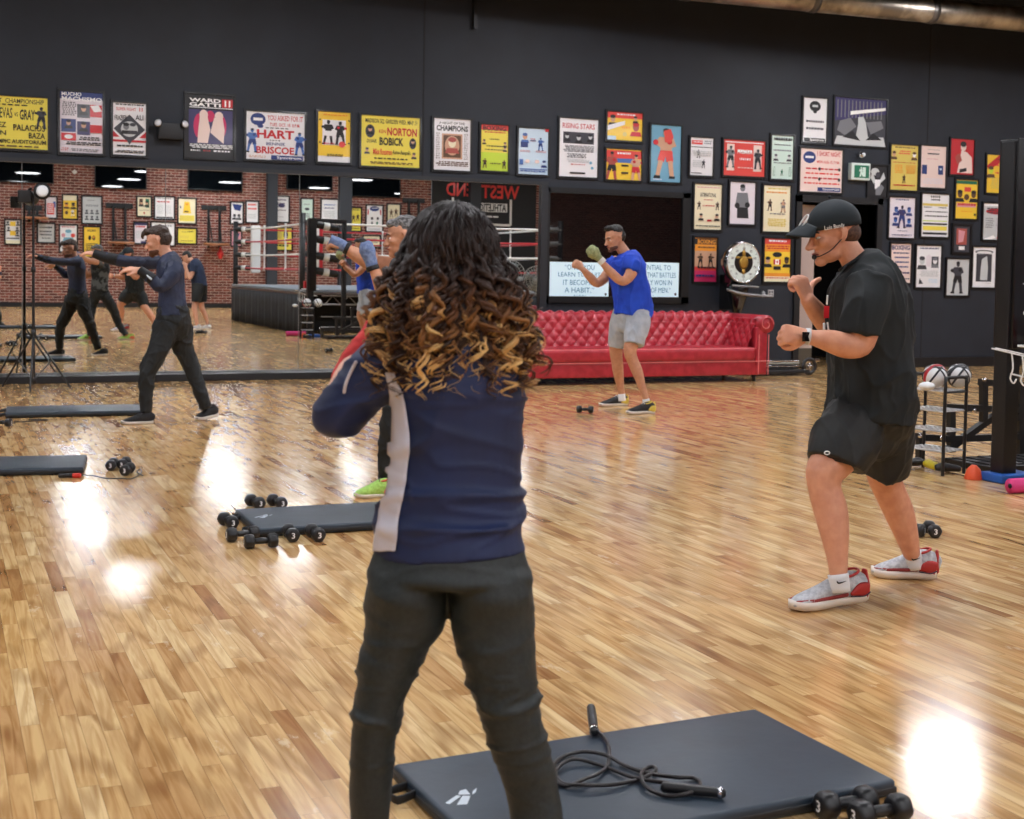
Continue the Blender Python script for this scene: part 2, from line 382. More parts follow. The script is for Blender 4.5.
# ---------------------------------------------------------------- room shell
def struct(name, mb): o = mb.build(name); return tag(o, kind='structure')
XL, XR = -9.0, 26.0
struct('floor', MB().mat(FLOOR).box((XL, YB-.2, -.12), (XR, YM+6.2, 0)))
struct('ceiling', MB().mat(CEIL).box((XL, YB-.2, CEIL_Z), (XR, YM+6.2, CEIL_Z+.15)))
DX0, DX1, DZ = 11.84, 13.22, 2.5      # doorway in the poster wall
fw = MB().mat(WALL)
fw.box((XL, YM, 0), (DX0, YM+.2, CEIL_Z)); fw.box((DX1, YM, 0), (XR, YM+.2, CEIL_Z)); fw.box((DX0, YM, DZ), (DX1, YM+.2, CEIL_Z))
struct('wall_front', fw)
struct('wall_back', MB().mat(BRICK).box((XL, YB-.2, 0), (XR, YB, CEIL_Z)))
struct('wall_left', MB().mat(WALL).box((XL-.2, YB-.2, 0), (XL, YM+6.2, CEIL_Z)))
struct('wall_right', MB().mat(BRICK).box((XR, YB-.2, 0), (XR+.2, YM+6.2, CEIL_Z)))
# passage behind the doorway
sb = MB().mat(mat('passage_dark', (24, 24, 27), .8)); sb.box((DX0-1.2, YM+2.6, 0), (DX1+3, YM+2.8, CEIL_Z)); sb.box((DX0-1.3, YM+.2, 0), (DX0-1.2, YM+2.8, CEIL_Z)); sb.box((DX1+3, YM+.2, 0), (DX1+3.1, YM+2.8, CEIL_Z))
struct('wall_passage', sb)
# vertical panel seams and low mirror kerb
for i, px in enumerate((424, 618, 930)):
    x = onwall(px, 60 if px != 618 else 60, YM).x
    if px != 618: struct('trim_%d' % (i+1), MB().mat(mat('seam_dark', (22, 24, 29), .7)).box((x-.011, YM-.004, 2.62 if px == 424 else .1), (x+.011, YM+.01, CEIL_Z)))
MX0, MX1, MZ = XL, onwall(540, 186, YM).x, 2.575
struct('baseboard_front', MB().mat(BLK).box((MX0, YM-.30, 0), (MX1+.08, YM, .085), .006))
bb = MB().mat(BLK); bb.box((MX1+.08, YM-.03, 0), (DX0-.12, YM, .13)); bb.box((DX1+.12, YM-.03, 0), (XR, YM, .15)); struct('baseboard_right', bb)
struct('baseboard_back', MB().mat(BLK).box((XL, YB, 0), (XR, YB+.04, .14)))
struct('trim_4', MB().mat(mat('dark_grey_trim', (36, 38, 43), .4)).box((MX0, YM-.06, MZ), (MX1+.1, YM, MZ+.05)).box((MX1, YM-.06, .085), (MX1+.1, YM, MZ)))
# wall mirror in five sheets, each a hand's breadth of silvered glass
seams = [onwall(p, 280, YM).x for p in (22, 165, 298.5, 430)]
edges = [MX0]+seams+[MX1]
for i in range(5):
    g = empty('mirror_panel', ((edges[i]+edges[i+1])/2, YM, .085),
        ['tall wall mirror panel at the left edge behind the light stand', 'tall mirror panel showing the brick wall and cropped figures, right of the light stand', 'tall mirror panel above the kerb behind the man in the navy top',
         'tall mirror panel reflecting the boxing ring corner posts', 'tall mirror panel reflecting the red sign, ending next to the black framed window'][i], 'mirror', 'mirror panels on the poster wall')
    MB().mat(MIRR).box((edges[i]+.0012, YM-.012, .09), (edges[i+1]-.0012, YM-.002, MZ)).build('glass', g)
    if i: MB().mat(mat('seam_metal', (120, 122, 122), .4, .6)).box((edges[i]-.004, YM-.014, .09), (edges[i]+.004, YM-.0125, MZ)).build('joint_strip', g)
# door set in the doorway
dt = MB().mat(BLK); dt.box((DX0-.1, YM-.04, 0), (DX0, YM+.2, DZ+.1)); dt.box((DX1, YM-.04, 0), (DX1+.1, YM+.2, DZ+.1)); dt.box((DX0-.1, YM-.04, DZ), (DX1+.1, YM+.2, DZ+.1))
struct('door_1', dt)
lf = MB().mat(mat('pinkish_door', (186, 166, 158), .5)); lf.box((DX0+.03, YM+.22, .3), (DX0+.42, YM+.27, DZ-.03))
lf.mat(mat('door_kick', (86, 78, 66), .5)).box((DX0+.03, YM+.22, .02), (DX0+.42, YM+.27, .3))
o = struct('door_2', lf)
hd = MB().mat(CHROME); hd.tube([(DX0+.38, YM+.2, 1.0), (DX0+.38, YM+.15, 1.0), (DX0+.28, YM+.15, 1.0)], .012, 8); hd.build('door_handle', o)
# back-wall pilasters (painted dark)
for i, (p0, p1) in enumerate(((266, 276), (338, 350))):
    a = behind(p0, 180, YB).x; b2 = behind(p1, 190, YB).x
    struct('trim_%d' % (5+i), MB().mat(mat('dark_column', (48, 52, 60), .6)).box((a, YB, 0), (b2, YB+.25, CEIL_Z)))
# ceiling lamps
LENS = mat('lamp_lens', (250, 250, 255), .5, emit=LAMP_E)
def lamp_parts(root):
    hs = MB().mat(mat('lamp_shell', (70, 72, 76), .4, .8), True)
    v, f = [], []; n = 28; prof = [(.06, .55), (.12, .5), (.14, .3), (LAMP_R+.02, .06), (LAMP_R+.03, .0), (LAMP_R-.01, .0)]
    for r, z in prof:
        for k in range(n): v.append((r*math.cos(2*math.pi*k/n), r*math.sin(2*math.pi*k/n), z))
    for i in range(len(prof)-1):
        for k in range(n): f.append((i*n+k, i*n+(k+1) % n, (i+1)*n+(k+1) % n, (i+1)*n+k))
    f.append(list(range(n))[::-1]); hs.add(v, f); hs.build('lamp_housing', root, False)
    MB().mat(LENS).tube([(0, 0, .012), (0, 0, .0)], LAMP_R-.02, 28, caps='flat').build('diffuser', root, False)
    MB().mat(BLK).tube([(0, 0, .5), (0, 0, CEIL_Z-LAMP_Z)], .012, 6, caps='flat').build('cable', root, False)
LAB = ['towards the mirror wall', 'above the middle of the floor', 'behind the camera', 'near the brick wall', 'beside the ring']
first = None
for i, (x, y) in enumerate(LAMPS):
    xs_ = sorted(set(q[0] for q in LAMPS)); col_ = sorted((q[1] for q in LAMPS if q[0] == x), reverse=True)
    ORD = ('first', 'second', 'third', 'fourth', 'fifth', 'sixth', 'seventh', 'eighth')
    zone = LAB[0] if y > 10 else LAB[1] if y > 3 else LAB[2] if y > -4 else LAB[3]
    lb = 'round high bay lamp, %s from the mirror wall in %s row from left' % (ORD[col_.index(y)], ORD[xs_.index(x)])
    if first is None: first = empty('hanging_lamp', (x, y, LAMP_Z), lb, 'lamp', 'high bay lamps under the ceiling'); lamp_parts(first)
    else: copy_thing(first, (x, y, LAMP_Z), None, lb, 'high bay lamps under the ceiling')
# ventilation duct near the wall, top right
d = empty('ventilation_duct', (13, 15.6, 4.9), 'round galvanised metal duct running under the black ceiling at the top right', 'duct')
da, db = onwall(590, -30, 15.4), onwall(1030, 30, 15.0)
db.z = da.z = 5.12
dx = (db-da).normalized(); e = da+dx*18
MB().mat(speckle('galvanised', (120, 112, 102), (176, 166, 150), 3, .35, metal=.85, bump=.3), True).tube([da-dx*2, e], .17, 24, caps='flat').build('duct_pipe', d)
for k in range(9):
    c = da+dx*(k*1.9-.6)
    MB().mat(mat('duct_band', (96, 92, 88), .4, .8), True).tube([c, c+dx*.1], .182, 24, caps='flat').build('duct_collar', d)
for px in (475,):
    pp = onwall(px, 12, YM-.05)
    cb_ = empty('wall_bracket', (pp.x, YM, 4.8), 'small dark conduit bracket high on the wall above the mirror', 'bracket')
    MB().mat(BLK).box((pp.x-.02, YM-.08, pp.z-.22), (pp.x+.02, YM, pp.z+.4)).build('bracket_arm', cb_)
# ---------------------------------------------------------------- red leather sofa
LEA = speckle('red_leather', (160, 34, 48), (180, 46, 60), 9, .34, 4, bump=.12); PIP = mat('pale_piping', (226, 128, 128), .4)
def sofa():
    yf, yb = 14.88, 15.82; x1 = onwall(767, 350, yf).x+.07; x0 = x1-3.75
    r = empty('chesterfield_sofa', ((x0+x1)/2, (yf+yb)/2, 0), 'long red leather button tufted sofa with rolled arm under the black framed window', 'sofa')
    b = MB().mat(LEA); b.box((x0+.05, yf+.02, .09), (x1-.05, yb-.02, .27), .02); b.build('base', r)
    c = MB().mat(LEA); c.box((x0+.24, yf-.005, .275), (x1-.24, yb-.26, .455), .05); c.build('seat', r)
    p = MB().mat(PIP, True)
    p.tube([(x0+.2, yf+.01, .272), (x1-.02, yf+.01, .272)], .007, 6); p.tube([(x0+.24, yf+.01, .44), (x1-.24, yf+.01, .44)], .006, 6)
    for sx in (x1-.055, x1-.205, x0+.055, x0+.205): p.tube([(sx, yf-.012, .1), (sx, yf-.012, .62)], .006, 6)
    p.build('piping', r)
    # tufted back: one surface, dimpled on a diamond lattice, rolling over at the top
    def tuft(a, t): u = a/.15+t/.19; v = a/.15-t/.19; return .034*math.sqrt(abs(math.sin(math.pi*u)*math.sin(math.pi*v))+1e-6)
    def prof(t):   # y offset, z, normal
        if t < .40: k = t/.40; return Vector((0, -.0+.10*k, .42+.35*k)), Vector((0, -.97, .25))
        a = (t-.40)/.085-.25
        return Vector((0, .185-.085*math.cos(a+.0), .77+.085*math.sin(a)+.02)), Vector((0, -math.cos(a), math.sin(a)))
    def sheet(nm, org, du, dvy, L, both=None):
        nx = int(L/.0125); nt = 52; vs = []; fs = []
        for i in range(nx+1):
            for j in range(nt+1):
                t = j/nt*.68; q, nn = prof(t); s = i/nx*L; h = tuft(s, t)
                P = org+du*s+dvy*(q.y-nn.y*0)+Vector((0, 0, q.z)); P += (dvy*nn.y+Vector((0, 0, nn.z)))*h; vs.append(P)
        for i in range(nx):
            for j in range(nt): a = i*(nt+1)+j; fs.append((a, a+nt+1, a+nt+2, a+1))
        k = MB().mat(LEA, True).add(vs, fs)
        return k
    org = Vector((x0+.2, yb-.36, 0)); k = sheet('b', org, Vector((1, 0, 0)), Vector((0, 1, 0)), x1-x0-.4)
    k.box((x0+.1, yb-.24, .3), (x1-.1, yb, .79), .03); k.tube([(x0+.02, yb-.14, .80), (x1-.02, yb-.14, .80)], .075, 16); k.build('tufted_back', r)
    bt = MB().mat(mat('leather_button', (140, 26, 40), .35), True)
    for i in range(int((x1-x0-.4)/.075)+1):
        for j in range(0, 4):
            if (i+j) % 2 == 0:
                t = j*.095+.0; q, nn = prof(t); s = i*.075
                if j: bt.ell(org+Vector((s, q.y+nn.y*.004, q.z)), (.011, .006, .011), 8)
    tag(bt.build('button', r), kind='stuff')
    for sx, x in ((1, x1), (-1, x0)):
        a = MB().mat(LEA, True); xi = x-sx*.24
        a.box((xi, yf+.01, .1), (x-sx*.055, yb-.02, .72), .03)
        a.tube([(x-sx*.085, yf, .76), (x-sx*.085, yb-.03, .76)], .118, 24, caps='flat'); o = a.build('rolled_arm', r)
        # inside face of the arm, tufted
        k = sheet('a', Vector((xi+sx*.03, yf+.06, 0)), Vector((0, 1, 0)), Vector((sx, 0, 0))*1.0, yb-yf-.38); k.v = [Vector((v.x-sx*.1, v.y, min(v.z, .83))) for v in k.v]; k.build('arm_padding', r)
        s = MB().mat(PIP, True); c0 = Vector((x-sx*.085, yf-.004, .76)); pts = [c0+Vector((math.cos(t*.5)*(.108-.0055*t), 0, math.sin(t*.5)*(.108-.0055*t))) for t in range(16)]
        s.tube(pts, .005, 6); s.build('scroll_trim', o)
    for x in (x0+.2, (x0+x1)/2, x1-.2):
        for y in (yf+.1, yb-.1): MB().mat(BLK, True).tube([(x, y, 0), (x, y, .1)], [.022, .034], 12, caps='flat').build('foot', r)
sofa()
# ---------------------------------------------------------------- black framed window with the two quote boards
def window():
    A, B = onwall(545, 186.5, YM), onwall(686.5, 302, YM); x0, x1 = A.x, B.x; z1, z0 = onwall(616, 190, YM).z, onwall(616, 303, YM).z; f = .075
    mb = MB().mat(mat('window_black', (14, 14, 16), .35)); y = YM-.05
    mb.box((x0, y, z0), (x1, YM, z0+f*1.2)); mb.box((x0, y, z1-f), (x1, YM, z1)); mb.box((x0, y, z0), (x0+f*.8, YM, z1)); mb.box((x1-f*1.6, y, z0), (x1, YM, z1)); 
    o = tag(mb.build('window_1'), kind='structure')
    MB().mat(mat('dark_glass', (7, 7, 8), .02, spec=.9, coat=.6)).box((x0+f*.8, YM-.022, z0+f*1.2), (x1-f*1.6, YM-.002, z1-f)).build('pane', o)
    for (a, b, lines, lb) in ((549, 608, ['“ONCE YOU', 'LEARN TO QUIT', 'IT BECOMES', 'A HABIT.”'], 'white quote board in the window reading LEARN TO QUIT IT BECOMES A HABIT in teal'),
                              (613.5, 678, ['“IT IS ESSENTIAL TO', 'UNDERSTAND THAT BATTLES', 'ARE PRIMARILY WON IN', 'THE HEARTS OF MEN.”'], 'white quote board in the window ending WON IN THE HEARTS OF MEN')):
        P, Q = onwall(a, 262, YM), onwall(b, 262, YM); zt = onwall((a+b)/2, 262.3, YM).z; zb = onwall((a+b)/2, 297.5, YM).z
        W, H = Q.x-P.x, zt-zb; C = Vector(((P.x+Q.x)/2, YM-.03, (zt+zb)/2))
        r = empty('quote_board', C, lb, 'sign')
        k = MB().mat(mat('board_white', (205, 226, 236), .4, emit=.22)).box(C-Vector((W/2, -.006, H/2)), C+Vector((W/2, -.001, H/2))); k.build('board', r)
        MB().mat(BLK).box(C-Vector((W/2+.02, -.02, H/2+.02)), C+Vector((W/2+.02, 0, H/2+.02))).build('backing', r) if False else None
        els = []
        n0 = len(lines); mxl = max(len(s) for s in lines)
        for i, s in enumerate(lines):
            w = (.72 if n0 and mxl < 16 else .9)*len(s)/mxl; v0 = .07+i*.215; els.append(('t', s, .5-w/2, v0, .5+w/2, v0+.145, 'h', .0))
        els += [('l', .4, .93, .62, .96, 1, 'h'), ('o', .95, .9, .018, .04, 'D')]
        ms, mt = MB(), MB(); flat_art(ms, mt, C+Vector((0, -.002, 0)), Vector((1, 0, 0)), Vector((0, 0, 1)), Vector((0, -1, 0)), W, H, els, 3)
        mt.build('lettering', r); ms.build('small_mark', r)
window()
# ---------------------------------------------------------------- wall fittings
def emergency_light():
    P = onwall(169.5, 132, YM); r = empty('emergency_light', (P.x, YM, P.z), 'black emergency light box with two round lamp heads between the framed posters', 'light')
    MB().mat(BLK).box((P.x-.15, YM-.12, P.z-.1), (P.x+.15, YM, P.z+.1), .015).build('battery_box', r)
    for sx in (-1, 1):
        h = MB().mat(BLK, True); c = Vector((P.x+sx*.15, YM-.13, P.z+.085)); d = Vector((sx*.35, -.85, .1)).normalized()
        h.tube([c-d*.05, c+d*.03], [.035, .052], 16, caps='flat'); o = h.build('lamp_head', r)
        MB().mat(mat('lamp_glass', (214, 216, 220), .15), True).tube([c+d*.031, c+d*.04], [.045, .03], 16, caps='flat').build('lens', o)
emergency_light()
def exit_sign():
    a, b = onwall(848, 172, YM), onwall(866.6, 172, YM); zt, zb = onwall(858, 163.5, YM).z, onwall(858, 180.5, YM).z; C = Vector(((a.x+b.x)/2, YM, (zt+zb)/2)); W, H = b.x-a.x, zt-zb
    r = empty('exit_sign', C, 'green and white running figure exit sign above the doorway', 'sign')
    MB().mat(mat('sign_case', (214, 226, 222), .4)).box(C-Vector((W/2, .09, H/2)), C+Vector((W/2, 0, H/2)), .008).build('case', r)
    k = MB(); flat_art(k, MB(), C+Vector((.012, -.0905, 0)), Vector((1, 0, 0)), Vector((0, 0, 1)), Vector((0, -1, 0)), W*.8, H*.74,
      [('r', 0, 0, 1, 1, 'e'), ('r', .56, .14, .76, .9, 't'), ('o', .46, .2, .05, .08, 't'), ('p', [(.36, .3), (.54, .28), (.52, .6), (.4, .6)], 't'), ('p', [(.4, .58), (.52, .58), (.44, .9), (.34, .92)], 't'), ('p', [(.44, .56), (.54, .56), (.62, .84), (.54, .86)], 't'), ('p', [(.3, .4), (.38, .3), (.4, .4), (.32, .5)], 't')], 1)
    k.build('pictogram', r)
    P = onwall(859, 155, YM); s = empty('wall_spotlight', (P.x, YM, P.z), 'small round chrome ball lamp on the wall above the exit sign', 'light')
    MB().mat(CHROME, True).ell((P.x, YM-.05, P.z), .052, 20).build('ball', s); MB().mat(BLK, True).tube([(P.x, YM, P.z), (P.x, YM-.03, P.z)], .03, 14, caps='flat').build('mount', s)
    MB().mat(mat('lamp_glass', (214, 216, 220), .15), True).tube([(P.x+.02, YM-.085, P.z), (P.x+.026, YM-.104, P.z)], [.034, .022], 14, caps='flat').build('lens', s)
exit_sign()
P = onwall(770.5, 293.5, YM); r = empty('wall_outlet', (P.x, YM, P.z), 'pale grey double outlet plate on the wall right of the round scale', 'outlet')
MB().mat(mat('plate_grey', (176, 176, 178), .5)).box((P.x-.05, YM-.012, P.z-.055), (P.x+.05, YM, P.z+.055), .004).build('plate', r)
for dx in (-.022, .022):
    for dz in (-.025, .025): MB().mat(mat('socket_grey', (96, 94, 98), .5)).box((P.x+dx-.014, YM-.015, P.z+dz-.016), (P.x+dx+.014, YM-.011, P.z+dz+.016), .002).build('socket', r)
P = onwall(908, 346, YM); r = empty('door_stop', (P.x, YM, P.z), 'small black round knob on the slate wall beside the trainer', 'knob')
MB().mat(BLK, True).ell((P.x, YM-.06, P.z), .05, 16).build('ball', r); MB().mat(BLK, True).tube([(P.x, YM, P.z), (P.x, YM-.06, P.z)], .02, 10).build('stem', r)
# round dial scale
def dial_scale():
    C = onwall(743.5, 262.5, 16.25); z0 = onwall(741, 310, 16.3).z
    r = empty('dial_scale', (C.x, 16.5, z0), 'antique round faced weighing scale with a white dial and black centre on the wall', 'scale')
    R = .275; d = Vector((.03, -1, 0)).normalized(); n = 40; back = C-d*.2
    MB().mat(mat('gloss_black', (14, 14, 15), .12, coat=1), True).tube([back, C-d*.05, C-d*.005], [R*.9, R+.03, R+.02], n, caps='flat').build('housing', r)
    MB().mat(CHROME, True).tube([C+(Vector((0, 0, 1))*math.cos(t*math.pi/20)+d.cross(Vector((0, 0, 1)))*math.sin(t*math.pi/20))*(R+.008) for t in range(40)], .012, 8, closed=True).build('rim', r)
    U = Vector((0, 0, 1)).cross(d).normalized(); V = Vector((0, 0, 1))
    def disc(mb, c, ru, rv, k=40): mb.add([c+U*(ru*math.cos(2*math.pi*i/k))+V*(rv*math.sin(2*math.pi*i/k)) for i in range(k)], [list(range(k))], False)
    m = MB().mat(mat('dial_white', (216, 226, 220), .35)); disc(m, C+d*.003, R, R); dl = m.build('dial', r)
    m = MB().mat(mat('dial_black', (16, 15, 15), .3)); disc(m, C+d*.005, R*.57, R*.57); m.mat(mat('brass', (190, 150, 70), .3, .7))
    for (u, v, ru, rv) in ((0, 0, .1, .13), (0, .13, .04, .07), (0, -.13, .04, .05), (-.1, .07, .06, .02), (.1, .07, .06, .02)):
        m.tube([C+d*.006+U*u+V*v, C+d*.014+U*u+V*v], [(rv*.8, ru*.8), (rv*.5, ru*.5)], 12, up=V, caps='flat')
    m.build('emblem', r)
    t_ = MB().mat(pm('D'), False)
    for i in range(60):
        a = 2*math.pi*i/60; o = U*math.cos(a)+V*math.sin(a); s = U*(-math.sin(a))+V*math.cos(a); r0, r1, wd = (R*.84, R*.96, .004) if i % 5 == 0 else (R*.9, R*.96, .002)
        c = C+d*.0045; t_.add([c+o*r0-s*wd, c+o*r1-s*wd, c+o*r1+s*wd, c+o*r0+s*wd], [(0, 1, 2, 3)])
    t_.build('graduations', dl)
    for k in range(10):
        a = math.pi/2-2*math.pi*k/10; o = C+d*.0048+(U*math.cos(a)+V*math.sin(a))*R*.73; ms, mt = MB(), MB()
        flat_art(ms, mt, o, U, V, d, .06, .04, [('t', str(k*25), .1, .1, .9, .9, 'D')], 1); mt.build('numeral', dl)
    m = MB().mat(mat('gold_pointer', (200, 160, 70), .3, .6)); m.add([C+d*.016+U*-.008, C+d*.016+V*(R*.9), C+d*.016+U*.008, C+d*.016-V*(R*.3)], [(0, 1, 2, 3)]); m.build('pointer', r)
    b = MB().mat(mat('gloss_black', (14, 14, 15), .12, coat=1), True); base = Vector((C.x-.02, 16.36, 0))
    b.tube([base+Vector((0, 0, C.z-R)), base+Vector((0, 0, C.z-R-.1)), base+Vector((0, 0, z0+.06)), base+Vector((0, 0, z0-.05))], [(.09, .12), (.12, .16), (.1, .1), (.04, .05)], 16, 4)
    b.box((C.x-.08, 16.4, z0), (C.x+.08, YM-.004, C.z-R+.1), .01); b.build('bracket', r)
    a = MB().mat(STEEL, True); zz = onwall(741, 294, 16.2).z
    a.tube([(C.x-.28, 16.2, zz+.06), (C.x-.05, 16.2, zz), (C.x+.42, 16.15, zz-.03)], [.02, .028, .018], 10, 3); a.tube([(C.x-.2, 16.2, zz+.12), (C.x+.22, 16.2, zz+.1)], .014, 8); a.build('beam_arm', r)
    MB().mat(STEEL, True).ell((C.x+.3, 16.2, zz-.0), (.04, .04, .05), 12).build('counterweight', r)
dial_scale()
# low chrome rail with a caster wheel beside the sofa
def dolly():
    P = onfloor(800, 381); r = empty('equipment_dolly', (P.x, P.y, 0), 'low chrome rail dolly with a spoked caster wheel between the sofa and the doorway', 'dolly')
    y = 15.9; xa, xb = onwall(764, 370, y).x, onwall(797, 370, y).x; k = MB().mat(mat('cream_rail', (220, 216, 200), .4), True)
    z = onwall(780, 363, y).z; k.tube([(xa-.3, y, z), (xb, y, z)], .028, 10); k.build('top_rail', r)
    k = MB().mat(CHROME, True)
    for zz in (.2, .13): k.tube([(xa-.3, y-.1, zz), (xb-.1, y-.15, zz)], .02, 8)
    k.tube([(xb+.35, y, .2), (xb+.05, y-.1, .19)], .03, 8); k.build('lower_rail', r)
    k = MB().mat(BLK).box((xa-.3, y-.25, .03), (xb+.05, y+.1, .08), .01); k.build('deck', r)
    c = Vector((xb+.06, y-.2, .13)); k = MB().mat(RUB, True); k.tube([c+Vector((math.cos(t*math.pi/10)*.1, 0, math.sin(t*math.pi/10)*.1)) for t in range(20)], .026, 8, closed=True)
    o = k.build('wheel', r); k = MB().mat(CHROME, True)
    for t in range(5): k.tube([c, c+Vector((math.cos(t*1.257)*.09, 0, math.sin(t*1.257)*.09))], .008, 6)
    k.ell(c, (.03, .035, .03), 10); k.build('hub', o)
dolly()
# ---------------------------------------------------------------- tripod work light by the mirror
def light_stand():
    F = onfloor(33.5, 388.3); r = empty('light_stand', (F.x, F.y, 0), 'tall black tripod stand with a round white lamp in front of the mirror', 'lamp')
    zt = onwall(37, 196, F.y).z; k = MB().mat(BLK, True); k.tube([(F.x, F.y, .06), (F.x, F.y, zt)], [.019, .012], 10); k.build('pole', r)
    k = MB().mat(BLK, True); k.tube([(F.x, F.y, .58), (F.x, F.y, .66)], .03, 12, caps='flat'); k.tube([(F.x, F.y, .06), (F.x, F.y, .12)], .028, 12, caps='flat'); k.tube([(F.x, F.y, 1.3), (F.x, F.y, 1.36)], .026, 12, caps='flat'); k.build('collar', r)
    for (px, py) in ((2.5, 387.5), (70, 388), (28.7, 394)):
        f = onfloor(px, py); d = Vector((f.x-F.x, f.y-F.y, 0)); L = min(d.length, .5); d = d.normalized()*L if d.length else d
        a = Vector((F.x, F.y, .62)); b = Vector((F.x, F.y, 0))+d+Vector((0, 0, .012)); g = MB().mat(BLK, True); g.tube([a, b], .011, 8)
        lg = g.build('leg', r); MB().mat(mat('grey_brace', (96, 98, 102), .4, .5), True).tube([(F.x, F.y, .09), a.lerp(b, .5)], .007, 6).build('brace', lg)
    H = onwall(42, 191, F.y-.1); d = Vector((.12, -1, -.08)).normalized()
    k = MB().mat(BLK, True); k.tube([H-d*.2, H-d*.14, H-d*.02, H+d*.01], [.045, .065, .09, .095], 24, caps='flat'); hd_ = k.build('lamp_head', r)
    MB().mat(mat('fresnel_white', (222, 226, 230), .25, emit=.12), True).tube([H+d*.0105, H+d*.016], [.066, .045], 24, caps='flat').build('lens', hd_)
    k = MB().mat(BLK, True); k.tube([(F.x, F.y, zt-.02), (F.x-.04, F.y, zt+.05), H-d*.12+Vector((-.12, 0, 0)), H-d*.08+Vector((-.1, 0, .02))], .014, 8, 4); k.box((F.x-.16, F.y-.03, zt-.08), (F.x-.02, F.y+.05, zt+.06), .01); k.build('yoke', r)
light_stand()
# ---------------------------------------------------------------- mats
MATM = speckle('slate_vinyl', (32, 45, 58), (38, 52, 66), 6, .42, 5, bump=.25); MATS = mat('mat_side', (20, 23, 27), .5); LOGO = mat('print_silver', (205, 214, 222), .5)
def gym_mat(A, B, n, L, Wd, label, th=.05, logo=None, group='folding exercise mats'):
    """A, B: corners of the far edge on the floor plane; n: width direction"""
    A = Vector((A.x, A.y, 0)); B = Vector((B.x, B.y, 0)); u = (B-A).normalized(); v = Vector((u.y, -u.x, 0)); 
    if v.dot(n) < 0: v = -v
    C = A+u*L/2+v*Wd/2; r = empty('exercise_mat', C, label, 'mat', group)
    xf = Matrix.Translation(C) @ Matrix(((u.x, v.x, 0, 0), (u.y, v.y, 0, 0), (0, 0, 1, 0), (0, 0, 0, 1)))
    k = MB().mat(MATM); k.xf = xf; k.box((-L/2, -Wd/2, .004), (L/2, Wd/2, th), .014)
    for i in range(len(k.f)):
        z = [(xf.inverted() @ k.v[q]).z for q in k.f[i]]
    k.build('padding', r)
    k = MB().mat(MATS); k.xf = xf; k.box((-L/2-.002, -Wd/2-.002, .012), (L/2+.002, Wd/2+.002, th-.018), .006); k.build('side_band', r)
    for s in (-1,):
        for q in (-.18, .18):
            k = MB().mat(MATS, True); k.xf = xf; k.tube([(s*L/2, q-.03, .03), (s*(L/2+.05), q-.03, .02), (s*(L/2+.05), q+.03, .02), (s*L/2, q+.03, .03)], [(.012, .003)]*4, 8, 3, up=(0, 0, 1)); k.build('strap_loop', r)
    if logo:
        cx, cy, sz = logo
        if sz > .1: q = xf.inverted() @ onfloor(cx, cy, th); cx, cy, sz = q.x, q.y, .075
        k = MB().mat(LOGO); k.xf = xf; z = th+.0012
        for poly in ([(-.6, .45), (-.5, .6), (.15, .1), (.02, -.02)], [(-.3, .75), (.05, .85), (.45, .22), (.2, .1)], [(.1, -.05), (.5, .1), (.55, -.4), (.3, -.35)], [(.55, .15), (.75, 0), (.95, -.35), (.7, -.15)]):
            k.add([(cx+sz*x, cy+sz*y, z) for x, y in poly], [(0, 1, 2, 3)], False)
        k.build('logo', r)
    return r, xf
Bc, Ac, Cc = onfloor(755, 708, .05), onfloor(392, 764, .05), onfloor(889, 781, .05)
MATA, XA = gym_mat(Ac, Bc, Cc-Bc, (Bc-Ac).length, (Cc-Bc).length, 'large slate exercise mat in the foreground with a coiled jump rope on it', logo=(456, 796, 1))
a, b = onfloor(235, 509, .05), onfloor(383, 501, .05); gym_mat(a, b, Vector((.2, -1, 0)), 1.3, .6, 'slate exercise mat in mid floor ringed by black dumbbells', logo=(261, 516, 1))
a, b = onfloor(0, 456.2, .05), onfloor(87, 454.5, .05); u = (b-a).normalized(); gym_mat(b-u*1.35, b, Vector((.2, -1, 0)), 1.35, .62, 'slate exercise mat cut off by the left edge, nearer than the one by the mirror')
a, b = onfloor(6, 406.3, .05), onfloor(141, 403.8, .05); gym_mat(a, b, Vector((.2, -1, 0)), (b-a).length, .6, 'slate exercise mat nearest the mirror beside the tripod stand')
# ---------------------------------------------------------------- dumbbells
def dumbbell_parts(root, L=.118, R=.038):
    k = MB().mat(RUB, True); k.tube([(-L/2, 0, R), (-L/4, 0, R), (0, 0, R), (L/4, 0, R), (L/2, 0, R)], [.011, .0145, .0165, .0145, .011], 12, 3, caps='flat'); k.build('handle', root, False)
    for s in (-1, 1):
        k = MB().mat(RUB, True); n = 6; rot = math.pi/6
        vs = []; fs = []; prof = [(-.026, .6), (-.023, .86), (-.012, 1), (.012, 1), (.023, .86), (.026, .6)]
        m = 24
        for x, q in prof:
            for i in range(m):
                a = 2*math.pi*i/m+rot; hexr = math.cos(math.pi/6)/math.cos((a % (math.pi/3))-math.pi/6); rr = R*q*(.45*hexr+.55)
                vs.append((s*L/2+x, rr*math.cos(a), R+rr*math.sin(a)))
        for j in range(5):
            for i in range(m): fs.append((j*m+i, j*m+(i+1) % m, (j+1)*m+(i+1) % m, (j+1)*m+i))
        fs += [list(range(m))[::-1], [5*m+i for i in range(m)]]; k.add(vs, fs); h = k.build('weight_head', root, False)
        t = MB(); flat_art(MB(), t, Vector((s*(L/2+.0265), 0, R)), Vector((0, s, 0)), Vector((0, 0, 1)), Vector((s, 0, 0)), .022, .03, [('t', '3', .1, 0, .9, 1, 'w')], 1); t.build('number', h, False)
DB = None
